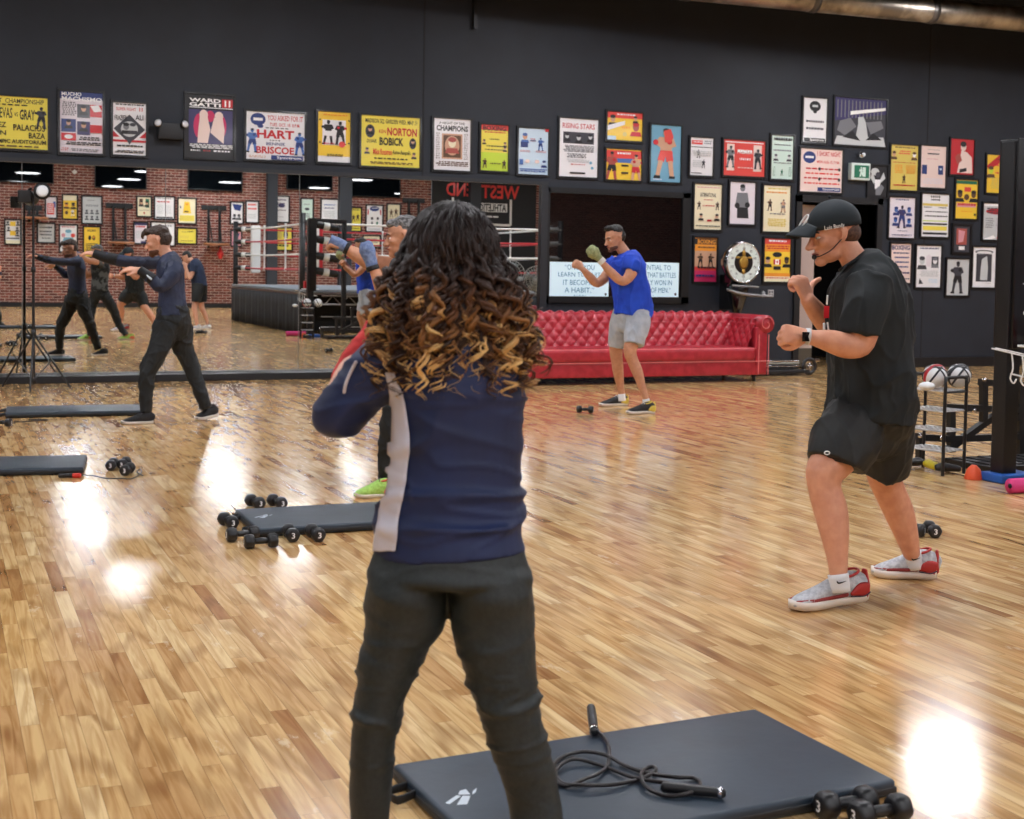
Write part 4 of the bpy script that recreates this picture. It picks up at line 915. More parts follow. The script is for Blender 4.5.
def head_shapes(mb, C, f, u, S=1.0, ears=True, female=False):
    """skull, face, jaw, brow, nose, lips and ears around head centre C, facing f, top towards u"""
    R = basis(f, u); T = lambda x, y, z: C+R @ (Vector((x, y, z))*S)
    e = lambda c, r: mb.ell(T(*c), Vector(r)*S, 20, R)
    e((-.012, 0, .032), (.100, .078, .088)); e((.022, 0, -.012), (.068, .064, .085)); e((.03, 0, -.066), (.056, .054, .042)); e((.068, 0, -.096), (.026, .026, .021))
    e((.073, 0, .022), (.022, .05, .013)); e((.058, .040, -.018), (.028, .022, .02)); e((.058, -.040, -.018), (.028, .022, .02)); e((-.03, 0, -.05), (.06, .055, .05))
    mb.tube([T(.083, 0, .012), T(.097, 0, -.012), T(.112, 0, -.034)], [.009*S, .011*S, .013*S], 10, 2); e((.098, .010, -.037), (.012, .009, .008)); e((.098, -.010, -.037), (.012, .009, .008))
    e((.083, 0, -.06), (.014, .025, .0065)); e((.081, 0, -.071), (.013, .021, .007))
    if ears:
        for y in (1, -1): mb.tube([T(-.002, y*.076, .028), T(-.014, y*.088, .014), T(-.010, y*.087, -.012), T(.002, y*.077, -.03)], [(.006*S, .010*S), (.006*S, .015*S), (.006*S, .012*S), (.005*S, .007*S)], 10, 3, up=R @ Vector((0, 1, 0)))
    return T, R
def face_parts(p, T, R, S=1, brow=HAIRK):
    k = MB().mat(EYEW, True)
    for y in (.031, -.031): k.ell(T(.0745, y, .0), (.0115*S, .0135*S, .006*S), 12, R)
    o = k.build('eye', p.root); k = MB().mat(IRIS, True)
    for y in (.031, -.031): k.ell(T(.0835, y, -.0005), (.0038*S, .0055*S, .0055*S), 10, R)
    k.build('iris', o)
    k = MB().mat(brow, True)
    for s_ in (1, -1): k.tube([T(.092, s_*.014, .021), T(.0935, s_*.032, .027), T(.078, s_*.052, .02)], [.0035*S, .0045*S, .003*S], 8, 3)
    k.build('eyebrow', p.root)
    k = MB().mat(LIP, True); k.tube([T(.085, .022, -.066), T(.0955, .008, -.0625), T(.0965, 0, -.064), T(.0955, -.008, -.0625), T(.085, -.022, -.066)], [(.003*S, .005*S)]*5, 8, 3); k.build('mouth', p.root)
def hand_shapes(mb, W, d, back, curl, S=1.0, side=1, thumb='fist', spread=0.0):
    """W wrist, d direction of the hand, back = outward from the back of the hand; curl = three knuckle bends in degrees; side: thumb at side*(d x back)"""
    d = d.normalized(); b = (back-d*back.dot(d)).normalized(); y = d.cross(b)*side
    T = lambda x, yy, z: W+(d*x+y*yy+b*z)*S
    mb.tube([T(-.02, 0, 0), T(.0, 0, 0), T(.04, .002, 0), (T(.075, 0, .0))], [(.018*S, .026*S), (.019*S, .027*S), (.018*S, .038*S), (.015*S, .040*S)], 14, 3, up=b)
    for i, (yy, L, r) in enumerate(((.030, .93, .0098), (.010, 1.0, .0102), (-.010, .95, .0098), (-.029, .76, .0088))):
        a = 0; p = T(.078 if i in (1, 2) else .073, yy, .004); pts = [T(.05, yy*.8, .003), p]; 
        fan_ = (yy*spread)
        for j, (ln, c) in enumerate(zip((.046*L, .029*L, .021*L), curl)):
            a += math.radians(c*(1+.05*(i-1.5))); p = p+(d*math.cos(a)-b*math.sin(a)+y*fan_*6)*(ln*S); pts.append(p)
        mb.tube(pts, [r*S*1.05, r*S*1.12, r*S*1.05, r*S*.95, r*S*.8], 10, 2)
    if thumb == 'fist': pts = [T(.012, .022, -.004), T(.042, .044, -.018), T(.068, .040, -.044), T(.072, .012, -.058)]
    elif thumb == 'up': pts = [T(.012, .022, 0), T(.036, .048, -.006), T(.048, .078, -.004), T(.05, .104, .0)]
    else: pts = [T(.012, .022, -.004), T(.036, .046, -.012), T(.062, .058, -.016), T(.085, .060, -.018)]
    mb.tube(pts, [.015*S, .0135*S, .0115*S, .0095*S], 10, 3)
    return T
def wrinkle(me, amp, scale, seed, stretch=(1, 1, 1), ridge=False, zfun=None):
    """cloth folds as real displacement along the normals"""
    off = Vector((seed*3.7, seed*1.3, seed*2.1)); nv = [v.normal.copy() for v in me.vertices]
    for v, nn in zip(me.vertices, nv):
        q = Vector((v.co.x*stretch[0], v.co.y*stretch[1], v.co.z*stretch[2]))*scale+off
        if ridge:
            w_ = q+noise.noise_vector(q*.7)*.6; h = (1-min(1, abs(noise.noise(w_))*3.4))**2+.42*(1-min(1, abs(noise.noise(w_*2.3+Vector((5, 1, 3))))*3))**2-.35
        else: h = noise.fractal(q, 1.0, 2.0, 3)
        v.co += nn*(h*amp*(zfun(v.co) if zfun else 1))
    me.update()
def shoe(p, heel, toe, mats, name='shoe', H=.085, sole=.028, wd=.047, laces=True, tilt=0):
    """running shoe; heel and toe are ground points; parts: upper, sole, heel counter, laces, collar"""
    up_m, sole_m, acc_m, lace_m = mats
    h, t = Vector(heel), Vector(toe); d = t-h; L = d.length; d.normalize(); l = CU.cross(d).normalized(); u = d.cross(l)
    X = lambda x, y, z: h+d*(x*L)+l*y+u*z
    r = p.root
    out = [(.0, .6), (.06, .82), (.2, .8), (.4, .74), (.6, .92), (.75, 1), (.88, .86), (.96, .55), (1, .2)]
    # sole: a lofted slab that follows the outline, curving up at toe and heel
    vs = []; fs = []; n = len(out)
    for x, w_ in out:
        rise = .012*max(0, (x-.75)/.25)**2+.006*max(0, (.1-x)/.1)**2; W = wd*w_
        vs += [X(x, -W*.92, rise), X(x, W*.92, rise), X(x, W*1.05, rise+sole*.6), X(x, W*.96, rise+sole), X(x, -W*.96, rise+sole), X(x, -W*1.05, rise+sole*.6)]
    for i in range(n-1):
        for k in range(6): a = i*6; fs.append((a+k, a+(k+1) % 6, a+6+(k+1) % 6, a+6+k))
    fs += [list(range(6))[::-1], [(n-1)*6+k for k in range(6)]]
    up = MB().mat(up_m, True)
    secs = [(.03, .6, .05, .09), (.12, .84, .03, .104), (.26, .86, .02, .106), (.4, .82, .018, .094), (.56, .84, .016, .076), (.72, .94, .012, .06), (.86, .88, .008, .047), (.96, .6, .006, .032)]
    pts = []; rad = []
    for x, w_, lo, hi in secs:
        zt = sole*.6+(hi-.02)*H/.085; pts.append(X(x, 0, (sole*.5+zt)/2)); rad.append((max((zt-sole*.5)/2, .008)+.004, wd*w_*.97))
    up.tube(pts, rad, 16, 3, up=u); o = link('shoe', remesh(up, .005, 2), r)
    for q in o.data.vertices: pass
    MB().mat(sole_m, True).add(vs, fs).build('sole', o)
    if acc_m:
        a = MB().mat(acc_m, True); a.tube([X(-.005, 0, sole*.9), X(-.012, 0, sole+H*.4), X(-.02, 0, sole+H*.85)], [(.012, wd*.62), (.012, wd*.55), (.007, wd*.3)], 12, 3, up=d)
        for s in (1, -1): a.tube([X(.02, s*wd*.74, sole+.012), X(.14, s*wd*.84, sole+.022), X(.26, s*wd*.86, sole+.01)], [(.034, .005), (.03, .006), (.008, .005)], 8, 3, up=u)
        a.build('heel_counter', o)
    c = MB().mat(acc_m or up_m, True); cz = sole*.6+.082*H/.085; c.tube([X(.22+.14*math.cos(k*math.pi/8), wd*.7*math.sin(k*math.pi/8), cz-.012*math.cos(k*math.pi/8)) for k in range(16)], .006, 6, closed=True); c.build('collar', o)
    if laces:
        c = MB().mat(lace_m, True)
        for k in range(5):
            x = .36+.065*k; z = sole*.6+(.078-.0115*k)*H/.085; w_ = .018; c.tube([X(x, -w_-.004, z-.004), X(x+.01, 0, z+.008), X(x+.02, w_+.004, z-.004)], .0035, 6, 2)
        c.tube([X(.36, -.004, .09*H/.085), X(.33, -.03, .1*H/.085), X(.36, -.034, .085*H/.085)], .003, 6, 3); c.build('laces', o)
    return o, X
def sock(p, A, B, r0, r1, m):
    k = MB().mat(m, True); k.tube([A, B], [r0, r1], 16, 4, caps='flat'); return k.build('sock', p.root)
def fuse(p, name, mb, vox, smooth=3, wr=None):
    me = remesh(mb, vox, smooth)
    if wr: wrinkle(me, *wr)
    return link(name, me, p.root)

# ---- the trainer in the black cap ------------------------------------------------
def trainer():
    p = Person('man in black cap, black t-shirt and black shorts in boxing stance on the right', 5.9, (868, 598)); X = p.P
    TEE = speckle('tee_black', (15, 21, 24), (21, 28, 31), 8, .8); SHO = speckle('shorts_black', (19, 21, 22), (25, 28, 28), 14, .62)
    b = MB().mat(SKINL, True)
    C = X(833, 235, 0); f = p.dirv(-1, -.2, -.16); u = p.dirv(-.12, 1, 0); T, R = head_shapes(b, C, f, u, 1.09)
    p.limb(b, [(845, 244, .0, 12), (853, 258, 0, 13.5), (864, 272, 0, 17)])
    p.limb(b, [(867, 290, 0, 26, .12), (868, 310, 0, 30, .14), (870, 340, 0, 32, .14), (872, 380, 0, 33, .13), (872, 405, 0, 33, .12), (869, 418, 0, 28, .09)])
    # near arm
    p.limb(b, [(868, 296, -.15, 14), (866, 312, -.18, 15), (862, 333, -.22, 16.5), (860, 345, -.23, 12.5), (846, 345.5, -.24, 13), (830, 341, -.25, 11.5), (815, 338, -.26, 8.2), (806, 336, -.26, 7)])
    hand_shapes(b, X(805, 335.5, -.26), p.dirv(-1, .06, -.05), p.dirv(-.1, .25, -1), (78, 88, 55), 1.12, side=-1)
    # far arm
    p.limb(b, [(858, 296, .15, 14), (848, 318, .18, 14), (838, 338, .2, 13.5), (829, 326, .16, 12), (817, 312, .1, 10), (808, 300, .04, 7.5)])
    hand_shapes(b, X(807, 299, .04), p.dirv(-.42, 1, 0), p.dirv(.6, .3, -1), (70, 85, 55), 1.12, side=1, thumb='up')
    # legs
    p.limb(b, [(856, 430, -.06, 20, .07), (842, 450, -.11, 22, .08), (826, 470, -.14, 20, .08), (824.5, 488, -.15, 16.5), (830, 508, -.16, 17), (834, 530, -.18, 15), (837, 555, -.2, 11), (838.5, 573, -.21, 9)])
    p.limb(b, [(882, 430, .05, 20, .07), (885, 455, .14, 19, .08), (883, 472, .2, 17, .075), (890, 492, .26, 15.5), (898, 510, .3, 15), (905, 530, .33, 12.5), (911.5, 553, .36, 8.5)])
    fuse(p, 'body', b, .0047, 2)
    face_parts(p, T, R, 1.09)
    # t-shirt
    t = MB().mat(TEE, True)
    p.limb(t, [(855, 257, 0, 14.5, .068), (860, 264, 0, 22, .12), (864, 275, 0, 32, .2), (867, 297, 0, 38.5, .225), (869, 322, 0, 40.5, .215), (871, 350, 0, 41.5, .2), (873, 380, 0, 42.5, .2), (872, 405, 0, 43.5, .2), (870, 421, 0, 44, .2)], caps='flat')
    p.limb(t, [(870, 282, -.15, 24), (867, 303, -.2, 24, .1), (862, 322, -.22, 22, .095), (860, 333, -.22, 20.5, .09)], caps='flat'); p.limb(t, [(858, 282, .16, 22), (850, 304, .2, 22, .1), (843, 322, .2, 19, .09)], caps='flat')
    fuse(p, 't_shirt', t, .0075, 3, (.017, 5.0, 3, (1.0, 1.0, .6), True))
    k = MB().mat(TEE, True); k.tube([X(853+13*math.cos(t_*math.pi/10), 262.5-8.5*math.cos(t_*math.pi/10)-1, .085*math.sin(t_*math.pi/10)) for t_ in range(20)], .008, 6, closed=True); k.build('collar', p.root)
    s = MB().mat(SHO, True); hemf = [(860, 412, -.02, 31, .15), (851, 430, -.07, 33, .145), (842, 447, -.11, 33, .135), (836, 464, -.13, 30, .125)]; p.limb(s, [(871, 408, 0, 42, .17), (870, 422, 0, 42, .17), (867, 434, 0, 34, .12)])
    p.limb(s, hemf, caps='flat'); p.limb(s, [(882, 412, .03, 32, .14), (887, 435, .1, 27, .13), (888, 452, .13, 25, .125), (886, 471, .17, 22, .12)], caps='flat')
    o = fuse(p, 'shorts', s, .0075, 2, (.013, 5, 8, (1, 1, .4), True))
    k = MB().mat(WHITE, True); q = X(827, 453, -.262); k.tube([q+CR*.011*math.cos(i*.6283)+CU*.007*math.sin(i*.6283)-CF*(-.0)+CR*0 for i in range(10)], .003, 5, closed=True); k.build('logo', o)
    # cap
    c = MB().mat(mat('cap_black', (15, 27, 34), .75, bump=(200, .2, .002)), True)
    CC = T(-.012, 0, .045); vs, fs = ellipsoid(CC, Vector((.110, .092, .098))*1.09, 32, R)
    inv = R.transposed(); vv = [(inv @ (v-CC)) for v in vs]
    new = []
    for q in vv:
        zc = -.018+.16*max(0, -q.x)*-.35
        if q.z < zc: q = Vector((q.x*1.0, q.y*1.0, zc+(q.z-zc)*.02))
        new.append(CC+R @ q)
    c.add(new, fs, True); cp = c.build('cap', p.root)
    m = MB().mat(_M['cap_black'], True); pts = []; n = 14; rows = 6; vs = []
    for i in range(n+1):
        a = (i/n-.5)*math.pi*.86
        for j in range(rows+1):
            q = j/rows; x = .088+math.cos(a)*(.022+.085*q); y = math.sin(a)*(.082+.004*q); z = .066-.036*q-.028*(y/.09)**2; vs.append(T(x, y, z))
    fs = [(i*(rows+1)+j, (i+1)*(rows+1)+j, (i+1)*(rows+1)+j+1, i*(rows+1)+j+1) for i in range(n) for j in range(rows)]
    m.add(vs, fs, True); bo = m.build('brim', cp); bo.modifiers.new('s', 'SOLIDIFY').thickness = .005
    k = MB().mat(_M['cap_black'], True); k.ell(T(-.012, 0, .154), .008, 8); k.build('button', cp)
    # white script on the side of the cap and round badge on its front
    mt = MB(); flat_art(MB(), mt, T(.022, .1125, .032)-R @ Vector((0, .014, 0)), R @ Vector((-1, .05, 0)), R @ Vector((0, -.12, 1)), R @ Vector((0, 1, 0)), .082, .024, [('t', 'Luis Bundy', 0, 0, 1, 1, 'W', .01)], 1)
    O = T(.022, .1125, .032)-R @ Vector((0, .014, 0))
    for i, v in enumerate(mt.v):   # wrap the script on the dome
        q = inv @ (v-CC); 
        if abs(q.x) < .12: e_ = 1-(q.x/(.110*1.09))**2-(q.z/(.098*1.09))**2; q.y = .092*1.09*math.sqrt(max(e_, .01))+.0015
        mt.v[i] = CC+R @ q
    mt.build('script', cp)
    k = MB().mat(WHITE, True); k.tube([T(.113-.012*abs(math.cos(i*.5236))*0+(-.022*math.sin(i*.5236)), .026*math.cos(i*.5236), .075+.024*math.sin(i*.5236)) for i in range(12)], .0035, 6, closed=True); k.build('badge', cp)
    # hair at nape, ear piece and boom microphone
    h = MB().mat(speckle('hair_short', (70, 46, 36), (96, 66, 50), 90, .7), True); h.ell(T(-.052, 0, -.002), Vector((.062, .0775, .052))*1.09, 18, R); link('hair', remesh(h, .005, 1), p.root)
    k = MB().mat(BLK, True); k.tube([T(.005, .09, -.02), T(.05, .078, -.055), T(.088, .045, -.072), T(.098, .02, -.072)], .0025, 6, 4); k.ell(T(.1, .016, -.073), .0115, 12); k.build('headset_microphone', p.root)
    # lanyard with red whistle tag
    k = MB().mat(BLK, True); k.tube([X(846, 266, -.12), X(834, 282, -.16), X(828.5, 298, -.17), X(826.5, 312, -.175), X(825.5, 330, -.17)], [(.003, .008)]*5, 6, 4); ln = k.build('lanyard', p.root)
    k = MB().mat(mat('tag_red', (214, 40, 52), .4)); q = X(826.5, 312, -.185); k.box(q-CR*.012-CU*.026-CF*.006, q+CR*.012+CU*.026+CF*.006, .004); k.build('red_tag', ln)
    k = MB().mat(WHITE, True); k.tube([X(827.5, 296, -.185), X(827, 304, -.185)], .004, 6); k.tube([X(824, 324, -.185), X(824, 329, -.185)], .006, 6); k.tube([X(827.5, 323, -.185), X(828.5, 331, -.185)], .0045, 6); k.build('white_clip', ln)
    # watch
    k = MB().mat(mat('white_band', (206, 208, 210), .5), True); a, b_ = X(809.5, 336.5, -.26), X(805.5, 336, -.26); dd = (a-b_).normalized(); k.tube([a, b_], [.036, .034], 18, 2, caps='flat'); w_ = k.build('watch', p.root)
    k = MB().mat(mat('watch_face', (14, 15, 18), .12)); q = X(805.5, 336.5, -.298); k.box(q-CR*.014-CU*.021-CF*.008, q+CR*.017+CU*.019+CF*.01, .006); k.build('watch_face', w_)
    # socks and shoes
    SK = mat('sock_white', (226, 228, 232), .8, bump=(200, .3, .002))
    gr = speckle('knit_grey', (168, 170, 176), (196, 198, 202), 60, .8); wt = mat('sole_white', (222, 214, 206), .5); rd = mat('shoe_red', (172, 40, 36), .5); lc = mat('lace_grey', (170, 172, 178), .7)
    for (A, B, r0, r1, heel, toe) in ((X(838, 574, -.21), X(841, 592, -.22), .045, .040, (864, 605), (790, 611)), (X(912, 552, .37), X(915.5, 568, .38), .042, .038, (936, 580), (871, 576))):
        so = sock(p, A, B, r0, r1, SK); 
        hp, tp = onfloor(*heel), onfloor(*toe); lift = .028 if heel[0] == 864 else .012
        L_ = (tp-hp).length
        hp.z = lift; o, Xs = shoe(p, hp, tp, (gr, wt, rd, lc), H=.105, sole=.036, wd=.06)
        k = MB().mat(mat('stripe_navy', (30, 34, 60), .5), True)
        for s_ in (1, -1): k.tube([Xs(.0, s_*.047, .04), Xs(.1, s_*.056, .03), Xs(.27, s_*.053, .036)], .0028, 6, 3)
        k.build('stripe', o)
        k = MB().mat(mat('shoe_maroon', (140, 44, 44), .6), True)
        for s_ in (1, -1): k.tube([Xs(.3, s_*.047, .044), Xs(.55, s_*.051, .043), Xs(.8, s_*.05, .042), Xs(.95, s_*.028, .04)], [(.008, .003)]*4, 6, 3, up=CU)
        k.build('rand', o)
        k = MB().mat(BLK, True); m_ = A.lerp(B, .35)-CF*(r0+.0015); k.tube([m_-CR*.02+CU*.006, m_-CR*.012-CU*.002, m_+CR*.018+CU*.008], [.0022, .0035, .001], 6, 3); k.build('swoosh', so)
trainer()
# ---- the man in the blue shirt ---------------------------------------------------
def blue_man():
    p = Person('man in a bright blue t-shirt and pale grey shorts guarding his face before the sofa', 13.75, (628, 410)); X = p.P
    b = MB().mat(SKIN2, True); C = X(614.5, 239, 0); f = p.dirv(-.86, -.22, -.5); u = p.dirv(-.16, 1, .0); T, R = head_shapes(b, C, f, u, 1.08)
    p.limb(b, [(620, 246, 0, 5.5), (625, 254, 0, 6.2), (628, 262, 0, 9)])
    p.limb(b, [(628, 266, 0, 12, .11), (629, 280, 0, 14, .11), (633, 305, 0, 14, .1), (632, 318, 0, 12, .08)])
    p.limb(b, [(633, 262, -.16, 7), (631, 273, -.2, 6), (623, 281.5, -.22, 4.6), (612, 273.5, -.24, 4.7), (603, 263.5, -.25, 3.2), (599, 259, -.25, 2.9)])
    hand_shapes(b, X(598.6, 258.4, -.25), p.dirv(-.75, .8, 0), p.dirv(.2, .3, -1), (75, 85, 55), 1.1, side=1)
    p.limb(b, [(616, 262, .14, 6.5), (607, 275, .12, 5.5), (597.5, 283, .08, 4.6), (590, 277, .02, 4.3), (584.5, 271, -.02, 3.1), (582, 268.5, -.02, 2.8)])
    hand_shapes(b, X(581.8, 268.3, -.02), p.dirv(-.9, .7, 0), p.dirv(.2, .3, -1), (75, 85, 55), 1.12, side=1)
    p.limb(b, [(636, 328, -.08, 7), (632, 342, -.12, 7.4), (630, 352, -.13, 6.6), (632.5, 360, -.12, 5.8), (637, 371, -.12, 5.6), (641.5, 385, -.12, 4.2), (645.5, 398, -.12, 3.2)])
    p.limb(b, [(623, 328, .08, 7), (617, 342, .14, 7.2), (616, 352, .16, 6.6), (617, 361, .18, 5.9), (618, 371, .2, 5.5), (620, 384, .24, 4.1), (621.5, 394, .26, 3.2)])
    fuse(p, 'body', b, .0062, 3); face_parts(p, T, R, 1.08)
    h = MB().mat(HAIRK, True); h.ell(T(-.022, 0, .07), Vector((.092, .084, .072)), 18, R); h.ell(T(-.052, 0, .02), Vector((.07, .082, .08)), 18, R); h.ell(T(.04, .0, .108), Vector((.05, .06, .03)), 14, R)
    fuse(p, 'hair', h, .006, 1, (.007, 30, 1))
    h = MB().mat(mat('stubble', (96, 64, 50), .8), True); h.ell(T(.03, 0, -.074), Vector((.064, .062, .034)), 16, R); h.ell(T(.068, 0, -.098), Vector((.03, .03, .022)), 12, R); link('beard', remesh(h, .005, 2), p.root)
    t = MB().mat(speckle('tee_blue', (16, 62, 188), (22, 74, 206), 6, .75), True)
    p.limb(t, [(625, 253, 0, 7, .08), (627, 259, 0, 15, .17), (627.5, 268, 0, 18, .19), (629, 280, 0, 19, .165), (632, 295, 0, 19.5, .155), (633, 308, 0, 19.5, .155), (632.5, 315.5, 0, 19.5, .155)], caps='flat')
    p.limb(t, [(632, 259, -.13, 9.5), (632, 266, -.18, 9), (631, 271, -.2, 7.6)], caps='flat'); p.limb(t, [(618, 261, .13, 9), (611, 268, .14, 8)], caps='flat')
    fuse(p, 't_shirt', t, .0085, 3, (.018, 5, 5, (1, 1, .6), True))
    s = MB().mat(speckle('shorts_grey', (168, 176, 188), (184, 190, 200), 12, .8), True)
    p.limb(s, [(636, 313, 0, 14, .14), (638, 325, -.08, 12.5, .13), (635, 337, -.11, 11, .12), (633.5, 345, -.13, 10, .11)], caps='flat'); p.limb(s, [(632, 313, 0, 17, .12), (631, 320, 0, 17, .12), (629, 326, 0, 13, .1)]); p.limb(s, [(626, 313, .03, 13.5, .14), (621, 325, .09, 12, .13), (618.5, 336, .12, 10.5, .115), (617.5, 345.5, .15, 9.5, .11)], caps='flat')
    fuse(p, 'shorts', s, .0085, 2, (.009, 6, 4, (1, 1, .4), True))
    # green wrap over the raised fist, white wrist band
    k = MB().mat(speckle('wrap_green', (134, 142, 98), (160, 166, 122), 40, .85, bump=.3), True); a, b_ = X(600.5, 260, -.25), X(591.5, 250.5, -.25)
    k.tube([a, a.lerp(b_, .3), a.lerp(b_, .75), b_], [.037, .042, .066, .058], 16, 4); fuse(p, 'hand_wrap', k, .006, 2, (.004, 30, 2))
    k = MB().mat(WHITE, True); k.tube([X(603.5, 263, -.25), X(600, 259.5, -.25)], [.041, .042], 14, 3, caps='flat'); k.build('wrist_band', p.root)
    SK = mat('sock_white'); bk = speckle('knit_black', (20, 20, 23), (36, 36, 40), 60, .7); yl = mat('sole_yellow', (214, 190, 76), .5); wt_ = mat('sole_white', (222, 214, 206), .5); lw = mat('lace_white', (214, 214, 214), .7)
    for (A, B, heel, toe) in ((X(645.8, 399, -.12), X(647, 405, -.12), (653.5, 413.2), (626, 414.4)), (X(621.6, 394, .26), X(622.2, 401, .26), (626.5, 405.4), (599, 406.6))):
        sock(p, A, B, .036, .04, SK); shoe(p, onfloor(*heel), onfloor(*toe), (bk, wt_, yl, lw), H=.094, sole=.03, wd=.05)
blue_man()
# ---- the bearded man in the navy top ---------------------------------------------
def navy_man():
    p = Person('bearded man in a tight navy long sleeved top and black trousers punching to the left', 12.06, (172, 422)); X = p.P
    b = MB().mat(SKIN, True); C = X(158, 241.5, 0); f = p.dirv(-1, -.22, -.12); u = p.dirv(-.16, 1, 0); T, R = head_shapes(b, C, f, u, 1.07)
    p.limb(b, [(163, 249, 0, 6), (167, 256, 0, 6.8), (171, 263, 0, 10)])
    p.limb(b, [(171, 268, 0, 9, .1), (171, 285, 0, 10, .11), (173, 305, 0, 10, .1), (174, 322, 0, 10, .08)])
    p.limb(b, [(174, 270, -.14, 5), (168, 280, -.2, 5), (160.5, 286, -.24, 5), (150, 277.5, -.26, 4.6), (139.5, 270, -.28, 3.2)])
    hand_shapes(b, X(139, 269.7, -.28), p.dirv(-1, .02, 0), p.dirv(.1, .9, -.5), (12, 22, 15), 1.05, side=-1, thumb='open')
    p.limb(b, [(168, 263.5, .15, 4.5), (150, 263, .16, 5.3), (130, 261.5, .16, 4.8), (112, 258.5, .15, 4.2), (98, 254.5, .14, 3)])
    hand_shapes(b, X(97.5, 254.4, .14), p.dirv(-1, .12, 0), p.dirv(0, 1, -.3), (14, 20, 15), 1.0, side=1, thumb='open')
    for secs in ([(169, 330, -.07, 8), (160, 345, -.12, 8), (151, 364, -.15, 6.5), (147, 385, -.15, 5), (146, 404, -.16, 4)], [(179, 330, .07, 8), (183, 345, .12, 8), (191.5, 365, .14, 6), (198.5, 385, .16, 5), (204.5, 400, .17, 4)]): p.limb(b, secs)
    fuse(p, 'body', b, .0062, 3); face_parts(p, T, R, 1.07, HAIRB)
    h = MB().mat(HAIRB, True); h.ell(T(-.02, 0, .07), Vector((.098, .086, .074)), 18, R); h.ell(T(-.05, 0, .015), Vector((.074, .084, .085)), 18, R); h.ell(T(.055, 0, .09), Vector((.052, .062, .036)), 16, R); h.tube([T(.075, .02, .1), T(.108, .02, .075), T(.115, .01, .05)], [.026, .02, .008], 10, 3)
    fuse(p, 'hair', h, .006, 1, (.008, 26, 4))
    h = MB().mat(mat('beard_brown', (104, 68, 50), .85, bump=(70, .7, .01)), True); h.ell(T(.034, 0, -.078), Vector((.064, .062, .036)), 16, R); h.ell(T(.07, 0, -.098), Vector((.03, .03, .026)), 12, R); h.tube([T(.097, .02, -.055), T(.1, 0, -.053), T(.097, -.02, -.055)], .006, 8, 2); fuse(p, 'beard', h, .005, 1, (.004, 40, 2))
    t = MB().mat(speckle('top_navy', (27, 36, 62), (36, 47, 78), 5, .6), True)
    p.limb(t, [(167, 254, 0, 7.2, .07), (169.5, 260, 0, 10.5, .14), (170.5, 272, 0, 13, .19), (171, 285, 0, 12.8, .16), (172, 297, 0, 13, .145), (172.5, 306, 0, 13.8, .145), (173, 316, 0, 15, .15)], caps='flat')
    p.limb(t, [(175, 265, -.12, 9), (172, 275, -.18, 8.2), (161, 286.5, -.24, 6.3), (150, 278, -.26, 5.6), (141, 271, -.28, 4.2)], caps='flat')
    p.limb(t, [(170, 262, .12, 8.5), (152, 263, .16, 6.6), (131, 262, .16, 6.2), (112, 259, .15, 5.6), (96, 254, .14, 4.3)], caps='flat')
    fuse(p, 'long_sleeved_top', t, .0075, 3, (.006, 7, 5, (1, 1, 1), True))
    # dark sleeve cuffs and a grey elbow logo
    k = MB().mat(mat('cuff_black', (18, 19, 24), .7), True); p.limb(k, [(118, 260, .15, 6.1), (106, 257.4, .145, 5.4), (94, 253.4, .14, 4.4)], caps='flat'); p.limb(k, [(153, 280, -.26, 6.1), (146, 274.5, -.27, 5.2), (139, 269.6, -.28, 4.3)], caps='flat'); k.build('cuff', p.root)
    k = MB().mat(mat('print_silver'), True); k.tube([X(147, 275.5, -.32), X(151, 279, -.33)], [.006, .01], 6, 2); k.build('logo', p.root)
    s = MB().mat(speckle('trousers_black', (20, 24, 27), (28, 33, 36), 10, .7), True)
    p.limb(s, [(173, 313, 0, 15.5, .145), (173, 322, 0, 17, .15), (172, 329, 0, 17, .11)])
    p.limb(s, [(167, 326, -.06, 13.5, .12), (160, 345, -.12, 11), (153, 360, -.14, 9.6), (147.5, 374, -.15, 8.6), (146.5, 390, -.16, 7.2), (146, 412, -.16, 6)], caps='flat')
    p.limb(s, [(179, 326, .06, 13, .12), (182.5, 345, .11, 10.6), (189, 361, .14, 9), (194, 375, .15, 8), (200.5, 390, .16, 6.8), (206, 408, .17, 5.6)], caps='flat')
    fuse(p, 'trousers', s, .0085, 2, (.014, 6, 2, (1, 1, .9), True))
    bk = speckle('knit_black', (20, 20, 23), (36, 36, 40), 60, .7); wt = mat('sole_white'); gl = mat('lace_dark', (60, 60, 64), .7)
    shoe(p, onfloor(153, 423.5), onfloor(121, 424.5), (bk, wt, None, gl), H=.09, sole=.026, wd=.048); hp = onfloor(216.5, 418.5); hp.z = .02; shoe(p, hp, onfloor(195.5, 420.5), (bk, wt, None, gl), H=.09, sole=.026, wd=.048)
navy_man()
